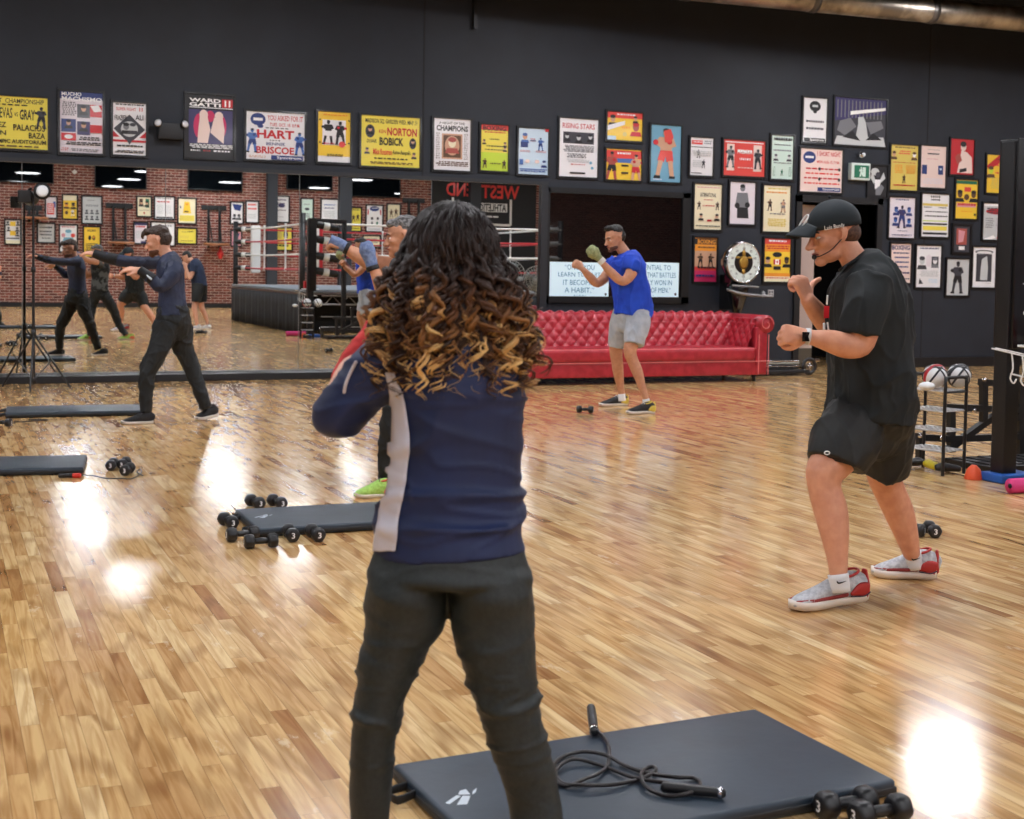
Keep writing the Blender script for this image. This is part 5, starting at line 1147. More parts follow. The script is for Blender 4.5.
# ---- the grey haired man with wrapped hands --------------------------------------
def camo_man():
    p = Person('grey haired man with blue hand wraps and green shoes, mostly behind the curly hair', 8.38, (395, 498)); X = p.P
    b = MB().mat(SKIN2, True); C = X(403, 237.5, 0); f = p.dirv(-1, -.1, -.1); u = p.dirv(-.08, 1, 0); T, R = head_shapes(b, C, f, u, 1.06)
    p.limb(b, [(408, 248, 0, 9.5), (411, 258, 0, 10), (415, 268, 0, 13)])
    p.limb(b, [(415, 274, 0, 15, .11), (415, 300, 0, 16, .12), (414, 330, 0, 15, .1), (414, 345, 0, 13, .08)])
    p.limb(b, [(404, 268, .17, 10), (386, 265, .16, 9), (370, 262, .14, 8.2), (357, 255, .12, 7.2), (344, 247, .1, 4.8)])
    hand_shapes(b, X(343.5, 246.5, .1), p.dirv(-1, .28, 0), p.dirv(-.1, 1, -.6), (70, 80, 50), 1.08, side=1)
    p.limb(b, [(416, 274, -.17, 10.5), (405, 297, -.2, 9), (391, 308, -.22, 7.8), (383, 291, -.24, 7.6), (376, 274, -.26, 5.8), (372, 264, -.26, 5)])
    hand_shapes(b, X(371.8, 263.5, -.26), p.dirv(-.35, 1, 0), p.dirv(.4, .2, -1), (75, 85, 55), 1.08, side=1)
    rear = onfloor(*[0, 0]) if False else Vector((3.21, 7.91, 0)); q = RV.transposed() @ (rear-CAM); rpx = CX+FPX*q.x/-q.z; rpy = CY-FPX*q.y/-q.z; rd = -q.z-8.38
    p.limb(b, [(409, 360, -.06, 9), (400, 390, -.1, 9), (394, 418, -.1, 8), (390, 450, -.05, 6.5), (386, 480, 0, 5)]); p.limb(b, [(421, 360, .06, 10), (441, 390, .1, 9), (455, 415, .1, 8), (470, 450, rd*.5, 6.5), (rpx, rpy-16, rd, 5)])
    fuse(p, 'body', b, .0058, 3); face_parts(p, T, R, 1.06)
    h = MB().mat(HAIRG, True); h.ell(T(-.022, 0, .066), Vector((.096, .084, .072)), 18, R); h.ell(T(-.052, 0, .015), Vector((.07, .083, .08)), 18, R); h.ell(T(.05, 0, .085), Vector((.045, .06, .03)), 14, R); fuse(p, 'hair', h, .006, 1, (.007, 28, 4))
    CAMO = speckle('camo_cloth', (22, 24, 26), (88, 92, 94), 9, .8, 3, (.46, .54)); t = MB().mat(CAMO, True)
    p.limb(t, [(412, 262, 0, 12, .08), (414, 270, 0, 22, .19), (415, 285, 0, 24, .21), (415, 310, 0, 23, .17), (414, 335, 0, 23, .16), (414, 350, 0, 24, .16)], caps='flat')
    p.limb(t, [(416, 273, -.15, 13), (408, 292, -.2, 12)], caps='flat'); p.limb(t, [(408, 270, .15, 13), (392, 268, .17, 11.5)], caps='flat'); fuse(p, 't_shirt', t, .0085, 3, (.01, 5, 2, (1, 1, .6), True))
    s = MB().mat(mat('trousers_black'), True); p.limb(s, [(414, 345, 0, 24, .15), (414, 360, 0, 24, .12)]); p.limb(s, [(407, 358, -.06, 17), (399, 390, -.1, 14.5), (394, 415, -.1, 12.5), (390, 445, -.05, 11), (386.5, 482, 0, 9)], caps='flat')
    p.limb(s, [(422, 358, .06, 17), (442, 390, .1, 14.5), (456, 415, .1, 12), (470, 450, rd*.5, 10), (rpx, rpy-14, rd, 8)], caps='flat'); fuse(p, 'trousers', s, .0085, 2, (.014, 6, 2, (1, 1, .9), True))
    k = MB().mat(BLKM, True)
    WR = speckle('wrap_blue', (98, 116, 156), (122, 140, 178), 40, .85, bump=.3)
    k = MB().mat(WR, True); k.tube([X(346, 248, .1), X(340, 244.5, .1), X(330, 240.5, .1)], [(.034, .038), (.036, .04), (.036, .044)], 16, 4, caps='flat'); fuse(p, 'hand_wrap', k, .005, 2, (.004, 30, 2))
    k = MB().mat(WR, True); k.tube([X(372, 265, -.26), X(370.5, 260, -.26), X(367.5, 251, -.26), X(366.5, 247.5, -.26)], [.036, .038, .05, .045], 16, 4); fuse(p, 'hand_wrap', k, .005, 2, (.004, 30, 5))
    k = MB().mat(BLK, True); k.tube([X(349, 249.5, .1), X(345.5, 247.8, .1)], [.04, .04], 14, 3, caps='flat'); k.build('wrist_strap', p.root); k = MB().mat(BLK, True); k.tube([X(373.5, 270.5, -.26), X(372, 266, -.26)], [.041, .041], 14, 3, caps='flat'); k.build('wrist_strap', p.root)
    gn = speckle('knit_green', (150, 196, 84), (178, 220, 112), 60, .7); co = mat('shoe_coral', (222, 112, 84), .5); wt = mat('sole_white')
    o, Xs = shoe(p, onfloor(394, 497), onfloor(353.5, 498), (gn, mat('sole_cream', (206, 196, 176), .5), co, BLK), H=.1, sole=.026, wd=.05)
    t = MB()
    flat_art(MB(), t, Xs(.42, -.051, .055), (onfloor(394, 497)-onfloor(353.5, 498)).normalized()*1.0, CU, -CF, .05, .035, [('t', 'N', .1, 0, .9, 1, 'k', .04)], 1); t.build('letter_patch', o)
    shoe(p, rear+Vector((.14, -.02, 0)), rear+Vector((-.15, -.05, 0)), (gn, _M['sole_cream'], co, BLK), H=.1, sole=.026, wd=.05)
camo_man()
# ---- man seen only in the mirror ---------------------------------------------------
def mirror_man():
    D = 29.3; p = Person('man in a navy t-shirt and black shorts with head bowed, seen only in the mirror', D, (200, 329.5), mirror=True); X = p.P
    p.root.location = (5.3, 4.0, 0); ORG[p.root.name] = Vector((5.3, 4.0, 0))
    b = MB().mat(SKIN, True); C = X(187, 257.5, 0); f = p.dirv(-.8, -.6, -.1); u = p.dirv(-.6, .8, 0); T, R = head_shapes(b, C, f, u, 1.05)
    p.limb(b, [(190, 260, 0, 2.6), (193, 262.5, 0, 3.5)]); p.limb(b, [(193.5, 265, 0, 4, .1), (197, 275, 0, 5, .11), (199, 286, 0, 4, .08)])
    p.limb(b, [(194, 267, -.15, 2.2), (192, 273, -.2, 2.2), (189.5, 278, -.22, 2.1), (187, 272, -.22, 1.9), (186, 268, -.22, 1.4)]); hand_shapes(b, X(186, 267.5, -.22), p.dirv(-.3, 1, 0), p.dirv(.3, .2, -1), (75, 85, 55), 1.05)
    p.limb(b, [(192, 265, .18, 3), (188, 273, .2, 2.4), (186, 277, .18, 2), (184.5, 271, .16, 1.9), (184, 267, .16, 1.4)]); hand_shapes(b, X(184, 266.5, .16), p.dirv(-.3, 1, 0), p.dirv(.3, .2, -1), (75, 85, 55), 1.05, side=-1)
    p.limb(b, [(197.5, 294, -.08, 3), (194.5, 306, -.12, 2.9), (195, 314, -.12, 2.5), (196.5, 322, -.12, 1.7), (197, 327, -.12, 1.5)]); p.limb(b, [(201, 294, .08, 3), (201, 306, .1, 2.9), (204, 313, .1, 2.5), (206.5, 320, .1, 1.7), (207, 325, .1, 1.5)])
    fuse(p, 'body', b, .008, 2)
    h = MB().mat(HAIRK, True); h.ell(T(-.02, 0, .066), Vector((.094, .084, .074)), 16, R); h.ell(T(-.05, 0, .015), Vector((.07, .083, .08)), 16, R); link('hair', remesh(h, .008, 1), p.root)
    t = MB().mat(speckle('tee_navy', (24, 38, 66), (30, 46, 78), 6, .7), True); p.limb(t, [(191.5, 261, 0, 3.2, .08), (194, 264, 0, 7, .19), (197, 273, 0, 7.4, .19), (199, 283, 0, 7.6, .16), (199.5, 286.5, 0, 7.8, .16)], caps='flat')
    p.limb(t, [(194.5, 265, -.15, 4), (192.5, 272, -.19, 3.6)], caps='flat'); p.limb(t, [(192.5, 264, .15, 4), (188.5, 271, .19, 3.4)], caps='flat'); fuse(p, 't_shirt', t, .01, 2, (.01, 5, 2, (1, 1, .6), True))
    s = MB().mat(_M['shorts_black'], True); p.limb(s, [(198, 285, -.05, 6.6, .15), (197, 293, -.1, 5.6, .13), (196, 302, -.12, 4.6, .12)], caps='flat'); p.limb(s, [(201, 285, .05, 6.4, .15), (201.5, 293, .1, 5.4, .13), (202, 302, .12, 4.6, .12)], caps='flat'); p.limb(s, [(199.5, 285, 0, 7.4, .16), (199, 291, 0, 6.5, .1)]); fuse(p, 'shorts', s, .01, 2)
    wt = mat('sole_white')
    d = p.dirv(-1, 0, 0); d.z = 0; d.normalize()
    for q in ((197, 327, -.12), (207, 325, .1)):
        a = X(*q); a.z = 0; shoe(p, a-d*.075, a+d*.205, (mat('shoe_white', (216, 216, 218), .6), wt, None, wt), laces=False)
mirror_man()
# ---- the woman in front --------------------------------------------------------------
def woman():
    p = Person('woman with long curly golden tipped hair, navy zip jacket and black leggings, back turned', 2.98, (455, 905)); X = p.P
    b = MB().mat(SKIN, True); C = X(450, 270, .03); f = p.dirv(-.3, -.08, 1); u = p.dirv(0, 1, .02); T, R = head_shapes(b, C, f, u, .97)
    p.limb(b, [(452, 285, 0, 24), (454, 312, 0, 25), (455, 335, 0, 40, .07)])
    p.limb(b, [(456, 338, 0, 62, .09), (458, 390, 0, 58, .1), (455, 450, 0, 56, .1), (452, 500, 0, 56, .1), (450, 550, 0, 62, .1), (450, 575, 0, 50, .05)])
    p.limb(b, [(402, 350, 0, 24), (372, 378, .01, 22), (343, 410, .03, 19), (337, 416, .05, 17), (341, 396, .12, 16), (352, 370, .2, 14.5), (367, 347, .26, 12.5)])
    hand_shapes(b, X(369, 344, .265), p.dirv(.62, 1, .3), p.dirv(-.7, .5, -.2), (75, 85, 55), .95, side=-1)
    p.limb(b, [(504, 355, .02, 20), (504, 392, .08, 18), (494, 420, .2, 16), (474, 395, .34, 15), (462, 345, .42, 11)])
    hand_shapes(b, X(461, 340, .43), p.dirv(-.2, 1, .1), p.dirv(.3, 0, -1), (75, 85, 55), .95, side=-1)
    p.limb(b, [(412, 600, 0, 30), (394, 650, 0, 26), (378, 705, -.01, 20), (372, 760, .0, 18), (371, 830, .02, 14), (372, 880, 0, 11)])
    p.limb(b, [(488, 600, 0, 30), (497, 650, 0, 32), (510, 712, -.01, 25), (526, 762, .0, 22), (537, 830, .0, 17), (545, 885, -.03, 12)])
    fuse(p, 'body', b, .0052, 3); face_parts(p, T, R, 1.0, HAIRB)
    NV = speckle('jacket_navy', (15, 28, 64), (21, 38, 82), 4, .62); t = MB().mat(NV, True)
    p.limb(t, [(453, 322, 0, 32, .075), (455, 334, 0, 62, .1), (457, 350, 0, 74, .12), (459, 378, 0, 69, .125), (459, 402, 0, 66.5, .12), (457, 450, 0, 66.5, .115), (453, 500, 0, 70, .118), (450, 535, 0, 74, .125), (450.5, 555, 0, 76.5, .128)], 36, 5, caps='flat')
    p.limb(t, [(407, 352, 0, 33, .075), (385, 366, .0, 31.5, .072), (362, 388, .015, 29, .068), (346, 406, .03, 27, .066), (338, 415, .04, 25, .062)], 24, 5)
    p.limb(t, [(505, 350, 0, 27, .07), (503, 390, .06, 22, .066), (494, 413, .18, 21), (478, 400, .3, 19), (465, 362, .4, 15)], 24, 5)
    def zf(c): return (.5+.8*max(0, min(1, (1.22-c.z)/.35)))*max(.12, min(1, (c.z-.78)/.07))
    me = remesh(t, .0065, 3); wrinkle(me, .0125, 4.2, 9, (.7, .7, 1.9), True, zf)
    # white side panel: faces of the left flank
    me.materials.append(mat('panel_white', (208, 204, 214), .7))
    for poly in me.polygons:
        c = poly.center; q = RV.transposed() @ (c-CAM); px = CX+FPX*q.x/-q.z; py = CY-FPX*q.y/-q.z
        if 372 < py < 560:
            pass
    o = link('jacket', me, p.root)
    # side panel as its own strip that follows the flank from armpit to hem
    k = MB().mat(mat('panel_white', (208, 204, 214), .7), True); path = [(390, 372, -.045), (398, 400, -.05), (400, 425, -.055), (400, 450, -.06), (397, 478, -.065), (392, 505, -.07), (388, 530, -.078), (386, 551, -.085)]
    wds = [5, 8, 10, 11, 11, 11, 11, 11]
    me2 = None
    bv = __import__('mathutils').bvhtree.BVHTree.FromPolygons([v.co+Vector(p.root.location) for v in me.vertices], [list(q.vertices) for q in me.polygons])
    def on_cloth(px, py, off):
        d = (RV @ Vector((px-CX, -(py-CY), -FPX))).normalized(); h = bv.ray_cast(CAM, d)
        return (h[0]+h[1]*off) if h[0] is not None else None
    vs = []; fs = []; rows = 60; cols = 6; last = None
    P_, _ = catmull([Vector(q) for q in path], 9); W_, _ = catmull([Vector((w_, 0, 0)) for w_ in wds], 9)
    for i in range(len(P_)):
        row = []
        for j in range(cols+1):
            px = P_[i].x+W_[i].x*(2*j/cols-1)*(.95+.03*math.sin(i*.35)); h = on_cloth(px, P_[i].y, .0035)
            row.append(h)
        good = [h for h in row if h is not None]
        if not good: good = last or [X(P_[i].x, P_[i].y)]
        row = [h if h is not None else good[0] for h in row]; last = good; vs += row
    n = len(P_)
    for i in range(n-1):
        for j in range(cols): a = i*(cols+1)+j; fs.append((a, a+1, a+cols+2, a+cols+1))
    so = k.add(vs, fs, True).build('side_panel', o); so.modifiers.new('s', 'SOLIDIFY').thickness = .003
    k = MB().mat(_M['panel_white'], True); pts = [on_cloth(a, c_, .003) for a, c_ in ((357, 362), (352, 372), (347, 383), (345, 392))]; pts = [q for q in pts if q is not None]
    if len(pts) > 1: k.tube(pts, [(.006, .0035)]*len(pts), 8, 3); k.build('piping', o)
    # hem band
    # red wrap around the left wrist and fist
    k = MB().mat(speckle('wrap_red', (196, 34, 36), (218, 52, 48), 30, .75, bump=.25), True)
    k.tube([X(346, 378, .19), X(356, 362, .22), X(370, 343, .25), X(386, 322, .28), X(398, 306, .30)], [.037, .036, .035, .043, .04], 18, 5); fuse(p, 'hand_wrap', k, .005, 2, (.005, 22, 2))
    # leggings
    LG = speckle('leggings_black', (28, 35, 36), (36, 43, 43), 90, .55, bump=.08); s = MB().mat(LG, True)
    p.limb(s, [(451, 540, 0, 72, .11), (450, 562, 0, 79, .125), (449.5, 580, 0, 83, .13), (449, 586, 0, 60, .03)], 32, 4)
    p.limb(s, [(409, 572, 0, 38, .11), (407, 592, 0, 41.5, .12), (404, 615, 0, 41.5, .1), (395, 644, 0, 32.5, .09), (385, 677, -.005, 28.5, .078), (377.5, 710, -.01, 24.5, .066), (373, 745, 0, 22.5, .064), (371, 785, .01, 21.5, .06), (370, 819, .02, 19.5, .054), (371, 860, .02, 16, .044), (372, 886, .0, 14, .038)], 24, 4, caps='flat')
    p.limb(s, [(489, 572, 0, 39, .11), (491, 592, 0, 42, .12), (492.5, 615, 0, 42, .1), (496.5, 644, 0, 39.5, .095), (503, 677, -.005, 35.5, .086), (510, 712, -.01, 31, .074), (517.5, 740, 0, 29.5, .07), (526, 765, .01, 27.5, .066), (533, 795, .02, 26.5, .062), (537.5, 825, .01, 25.5, .056), (542, 865, -.01, 19, .044), (545, 889, -.03, 15, .038)], 24, 4, caps='flat')
    me = remesh(s, .0065, 3); zk = lambda c: .35+1.1*math.exp(-((c.z-.47)/.11)**2); wrinkle(me, .0065, 6.5, 4, (.6, .6, 2.2), True, zk); link('leggings', me, p.root)
    bk = speckle('knit_black', (20, 20, 23), (36, 36, 40), 60, .7); wt = mat('sole_white')
    for (a, d_) in (((370, 893), (-.02, .24)), ((548, 898), (.03, .24))):
        hp = onfloor(*a); hp.z = 0; hp = hp-Vector((0, .13, 0)); tp = hp+Vector((d_[0]+.04, d_[1], 0)); shoe(p, hp, tp, (bk, wt, None, wt), H=.085, sole=.028, wd=.045)
    return p, X, T, R, C
WP, WX, WT, WR_, WC = woman()
def curly_hair(p, C):
    """scalp volume plus several hundred coiled locks, dark at the roots and golden at the ends"""
    m = mat('hair_curls', (50, 36, 30), .46, spec=.3); nt = m.node_tree; L = nt.links.new; bs = nt.nodes['Principled BSDF']
    at_ = N(nt, 'ShaderNodeAttribute'); at_.attribute_name = 'tone'; r = N(nt, 'ShaderNodeValToRGB'); cr = r.color_ramp
    for q, c in ((0, (38, 31, 30)), (.35, (58, 41, 34)), (.6, (98, 64, 42)), (.82, (158, 112, 66)), (1, (232, 192, 128))):
        e = cr.elements.new(q) if q not in (0, 1) else (cr.elements[0] if q == 0 else cr.elements[-1]); e.color = (*srgb(c), 1)
    L(at_.outputs['Fac'], r.inputs[0]); L(r.outputs[0], bs.inputs['Base Color']); bs.inputs['Anisotropic'].default_value = .4
    tone = []; k = MB().mat(m, True)
    # under volume
    base = MB().mat(m, True); base.ell(WT(-.018, 0, .036), (.115, .096, .106), 28, WR_); 
    p.limb(base, [(450, 250, 0, 33, .08), (452, 280, -.02, 42, .085), (455, 315, -.04, 54, .085), (456, 345, -.055, 60, .07), (458, 365, -.06, 48, .045)], 28, 4)
    me = remesh(base, .008, 2); wrinkle(me, .012, 12, 3, (1, 1, .6))
    at0 = me.attributes.new('tone', 'FLOAT', 'POINT')
    for i, v in enumerate(me.vertices): q = v.co; at0.data[i].value = max(0, min(.55, (1.45-q.z)*1.3))
    h = link('hair', me, p.root)
    rnd = random.Random(21)
    zt = C.z
    for i in range(900):
        # root on the scalp, more at back (towards the camera) and sides
        th = rnd.uniform(-math.pi, math.pi); ph = rnd.uniform(.05, 1.0)*math.pi*.52
        if abs(th) > 2.0 and rnd.random() < .75: continue
        nrm = (CR*math.sin(th)*math.sin(ph)-CF*math.cos(th)*math.sin(ph)+CU*math.cos(ph)).normalized()
        root = C+CU*.034+Vector((nrm.x*.088, nrm.y*.1, nrm.z*.1))
        side = nrm.dot(CR); back = -nrm.dot(CF)
        ln = rnd.uniform(.34, .47)-.10*abs(side)+(.05 if ph > 1 else 0)-.15*(1-math.sin(ph))*0
        # end point: spread wide on shoulders
        ex = side*(.155+rnd.uniform(-.01, .035))+rnd.uniform(-.035, .035); ez = C.z-rnd.uniform(.14, .285)+.05*abs(ex)/.15*rnd.random(); eb = .10+.055*max(back, -.2)+rnd.uniform(-.02, .035)
        end = C+CR*(ex+.015)-CF*eb*.95; end.z = ez
        m1 = root+nrm*.016-CU*.03+CR*side*.006; m2 = (root+end)/2+CR*side*.012-CF*.035*max(back, .0)+CU*.012
        P_, _ = catmull([root, m1, m2, end], 14); n = len(P_)
        kind = rnd.random(); amp = rnd.uniform(.007, .019); fr = rnd.uniform(4.0, 7.0); ph0 = rnd.uniform(0, 6.28); sp = rnd.choice((-1, 1)); rad = rnd.uniform(.0025, .0052) if kind > .35 else rnd.uniform(.0008, .0018)
        gold = rnd.random()
        nst = 3 if kind > .35 else 1
        for st in range(nst):
            jo = Vector((rnd.uniform(-1, 1), rnd.uniform(-1, 1), rnd.uniform(-1, 1)))*.004; pts = []; rr = []; tn = []
            dph = rnd.uniform(-.5, .5)
            for j, q in enumerate(P_):
                t = j/(n-1); a = ph0+dph+sp*t*t*fr*2*math.pi+t*2; A = amp*min(1, max(0.05, t*1.5-.38))*(1.15 if t > .6 else 1)
                T_ = (P_[min(j+1, n-1)]-P_[max(j-1, 0)]).normalized(); e1 = T_.cross(CU); e1 = e1.normalized() if e1.length > .1 else CR; e2 = T_.cross(e1)
                pts.append(q+e1*(A*math.cos(a))+e2*(A*math.sin(a))+jo*(1+t)); rr.append(rad*(.75+.4*math.sin(math.pi*t))*(1 if t < .85 else (1-t)/.15*.8+.2))
                tn.append(max(0, min(1, (t-.42)*1.7*(.4+1.0*gold)+rnd.uniform(-.03, .03))))
            P2, _ = catmull(pts, 2); R2, _ = catmull([Vector((x_, 0, 0)) for x_ in rr], 2); T2, _ = catmull([Vector((x_, 0, 0)) for x_ in tn], 2)
            v, f_ = tube(P2, [x_.x for x_ in R2], 5, 1, caps='flat'); k.add(v, f_, True)
            for x_ in T2: tone += [x_.x]*5
    # smooth strands that fall from the crown and cover it
    for i in range(520):
        th = rnd.uniform(-math.pi, math.pi); q0 = rnd.uniform(.0, .35); wv = rnd.uniform(0, 6); pts = []; rr = []; tn = []
        Ln = rnd.uniform(.9, 1.35); rad = rnd.uniform(.0016, .0038); a2 = rnd.uniform(.002, .006)
        for j in range(12):
            t = j/11; ph = q0+(t*Ln)*1.35; tt = th+.06*math.sin(wv+t*9); s_ = 1.0+.02*math.sin(wv*3)+max(0, ph-1.5)*.05
            v = WR_ @ Vector((-math.cos(tt)*math.sin(min(ph, 1.62))*.117, math.sin(tt)*math.sin(min(ph, 1.62))*.1, math.cos(min(ph, 1.62))*.108))
            p0 = WT(-.018, 0, .036)+v*s_; p0.z -= max(0, ph-1.62)*.12; p0 += v.normalized()*(.003+a2*math.sin(wv+t*14)); pts.append(p0); rr.append(rad*(1-.35*t)); tn.append(max(0, min(.5, (t-.55)*.7*rnd.random()+.03)))
        v, f_ = tube(pts, rr, 5, 1, caps='flat'); k.add(v, f_, True)
        for x_ in tn: tone += [x_]*5
    me = k.mesh('curls'); a_ = me.attributes.new('tone', 'FLOAT', 'POINT'); a_.data.foreach_set('value', tone)
    o = link('curl', me, h); tag(o, kind='stuff')
curly_hair(WP, WC)
NPOST = [0]
def poster(x0, y0, x1, y1, paper, els, label, group=None, back=False, fw=.027, fcol=None, mat_w=0, dep=.03):
    cx, cy = (x0+x1)/2, (y0+y1)/2
    pt = (lambda a, b: behind(a, b, YB)) if back else (lambda a, b: onwall(a, b, YM))
    C = pt(cx, cy); W = abs(pt(x1, cy).x-pt(x0, cy).x); H = abs(pt(cx, y1).z-pt(cx, y0).z)
    NPOST[0] += 1
    U, NN = (Vector((-1, 0, 0)), Vector((0, 1, 0))) if back else (Vector((1, 0, 0)), Vector((0, -1, 0)))
    V = Vector((0, 0, 1)); C.y = YB if back else YM
    root = empty('framed_poster', (C.x, C.y, C.z), label, 'poster', group)
    fr = MB().mat(fcol or FRAME)
    for (a, b, c, d) in ((-.5, -.5, .5, -.5+fw/H), (-.5, .5-fw/H, .5, .5), (-.5, -.5+fw/H, -.5+fw/W, .5-fw/H), (.5-fw/W, -.5+fw/H, .5, .5-fw/H)):
        p, q = C+U*(a*W)+V*(b*H), C+U*(c*W)+V*(d*H)+NN*dep; fr.box(p, q)
    fr.build('frame', root)
    iw, ih = W-2*fw, H-2*fw; O = C+NN*.012
    ms = MB().mat(pm(paper)); a, b = C-U*(iw/2)-V*(ih/2)+NN*.002, C+U*(iw/2)+V*(ih/2)+NN*.012; ms.box(a, b)
    mt = MB()
    flat_art(ms, mt, O, U, V, NN, iw*(1-mat_w), ih*(1-mat_w), els, NPOST[0])
    ms.build('printed_sheet', root)
    if mt.v: mt.build('lettering', root)
    return root
B_ = lambda u, v, h, sk='s', tr='k', gl='r', fl=1: ('B', u, v, h, sk, tr, gl, fl)
PAL = 'posters on the slate wall'
# left group, above the mirror
poster(-46, 93.5, 50.5, 150.5, 'Y', [('t', 'WELTERWEIGHT  CHAMPIONSHIP', .04, .04, .96, .13, 'k'), ('t', 'CUEVAS', .38, .22, .61, .42, 'k', .02), ('t', 'VS', .63, .3, .67, .38, 'k'), ('t', 'GRAY', .69, .24, .86, .44, 'k', .035),
    B_(.93, .18, .42, 'D', 'k', 'k'), ('l', .3, .15, .8, .19, 1, 'k'), ('t', 'RAMIREZ', .24, .5, .54, .6, 'k'), ('t', 'PALACIOS', .62, .53, .97, .65, 'k'), ('t', 'LEON', .3, .66, .54, .75, 'k'),
    ('t', 'BAZA', .79, .68, .97, .79, 'k'), ('t', 'DUG @ OLYMPIC AUDITORIUM', .1, .82, .98, .92, 'k', .03), ('l', .1, .94, .9, .98, 1, 'n')], 'yellow CUEVAS vs GRAY fight poster cut off by the left edge of the view', PAL)
poster(57.5, 90, 105, 155.5, 'z', [('r', 0, 0, 1, .12, 'b'), ('t', 'MUCHO', .04, .01, .5, .07, 'W', .03), ('t', 'MACHISMO', .04, .08, .98, .15, 'W', .03), ('l', .04, .17, .38, .4, 8, 'D'), ('r', .4, .2, .7, .42, 'D'), ('h', .55, .27, .05, 's', 'k'),
    ('r', .7, .2, .98, .4, 'r'), ('p', [(.7, .22), (.9, .2), (.98, .3), (.8, .32)], 'w'), ('r', .03, .45, .37, .66, 'b'), ('h', .2, .51, .045, 's', 'k'), ('r', .03, .68, .37, .8, 'r'), ('o', .2, .74, .1, .035, 'w'),
    ('r', .4, .48, .7, .7, 'v'), ('h', .55, .54, .05, 's', 'k'), ('r', .7, .53, .98, .66, 'r'), ('l', .42, .73, .95, .8, 2, 'k'), ('l', .1, .82, .95, .88, 2, 'k'), ('l', .03, .92, .2, .98, 2, 'r'), ('l', .25, .93, .9, .98, 2, 'g')],
    'tall fight poster headed MUCHO MACHISMO in white letters on blue', PAL)
poster(110.5, 101, 148, 157.5, 'w', [('l', .06, .02, .94, .06, 1, 'k'), ('t', 'SUPER FIGHT', .1, .09, .7, .15, 'r'), ('t', 'II', .8, .08, .9, .15, 'r', .0), ('p', [(.5, .22), (.98, .5), (.5, .78), (.02, .5)], 'D'), ('o', .5, .5, .26, .15, 'G'),
    ('h', .4, .45, .07, 'g', 'k'), ('h', .6, .45, .07, 'G', 'D'), ('t', 'FRAZIER', .05, .24, .42, .34, 'k'), ('t', 'ALI', .68, .22, .92, .32, 'k'), ('p', [(0, .54), (.2, .66), (0, .66)], 'r'), ('p', [(1, .54), (.8, .66), (1, .66)], 'r'),
    ('r', 0, .71, 1, .75, 'r'), ('p', [(.36, .66), (.64, .66), (.5, .8)], 'D'), ('l', .1, .81, .9, .86, 1, 'k'), ('l', .06, .91, .94, .97, 2, 'k')], 'white SUPER FIGHT poster with black diamond and a red stripe', PAL)
poster(184, 93, 236, 160, 'k', [('t', 'WARD', .06, .06, .72, .12, 'W', .05), ('t', 'GATTI', .06, .13, .72, .19, 'W', .05), ('r', .74, .06, .97, .19, 'r'), ('t', 'II', .8, .075, .92, .175, 'W', -.005), ('r', .06, .2, .97, .212, 'w'),
    ('r', .05, .24, .97, .78, 'v'), ('o', .5, .34, .09, .09, 'm'), ('o', .27, .5, .12, .2, 'm'), ('o', .7, .5, .14, .2, 'm'), ('o', .36, .32, .09, .08, 'P'), ('p', [(.28, .35), (.44, .35), (.5, .55), (.45, .77), (.23, .77), (.25, .55)], 'P'),
    ('o', .68, .33, .09, .07, 'P'), ('p', [(.58, .36), (.76, .36), (.8, .55), (.78, .77), (.5, .6)], 'P'), ('l', .05, .79, .97, .86, 3, 'w'), ('l', .08, .88, .3, .92, 1, 'w'), ('l', .34, .88, .5, .92, 1, 'r'), ('l', .55, .88, .95, .92, 1, 'w')],
    'black WARD GATTI II poster with two pale fighters back to back', PAL)
poster(244, 110.5, 306.5, 162.5, 'w', [('o', .2, .16, .13, .13, 'b'), ('r', .12, .13, .28, .19, 'w'), ('o', .24, .3, .05, .04, 'b'), ('t', 'YOU ASKED FOR IT', .36, .06, .97, .17, 'r'), ('t', 'TUES. OCT. 18  8 P.M.', .4, .22, .92, .29, 'r'), ('l', .3, .32, .72, .35, 1, 'k'),
    ('t', 'HART', .18, .37, .82, .55, 'r', .05), ('l', .4, .58, .6, .61, 1, 'k'), ('t', 'BENNIE', .34, .63, .66, .69, 'b'), ('t', 'BRISCOE', .17, .72, .82, .87, 'r', .04), B_(.1, .36, .5, 'B', 'b', 'b'), B_(.91, .4, .48, 'B', 'b', 'b', -1),
    ('r', .42, .9, .97, .99, 'b'), ('t', 'Spectrum', .52, .915, .94, .985, 'W'), ('l', .04, .92, .36, .97, 2, 's')], 'white HART BRISCOE poster with big red names', PAL)
poster(315.5, 110, 352, 164.5, 'y', [('r', 0, .88, 1, 1, 'w'), ('r', .14, .16, .86, .66, 'w'), B_(.32, .17, .48, 'k', 'w', 'k'), B_(.68, .19, .46, 'k', 'k', 'r', -1), ('o', .74, .64, .1, .06, 'R'), ('l', .15, .62, .5, .66, 1, 'r'), ('l', .25, .84, .78, .9, 2, 'k'),
    ('l', .1, .05, .9, .09, 1, 'o'), ('r', .03, .15, .08, .18, 'k'), ('r', .92, .15, .97, .18, 'k'), ('r', .03, .6, .08, .63, 'k'), ('r', .92, .6, .97, .63, 'k')], 'golden yellow poster with two black fighter figures in a white field', PAL)
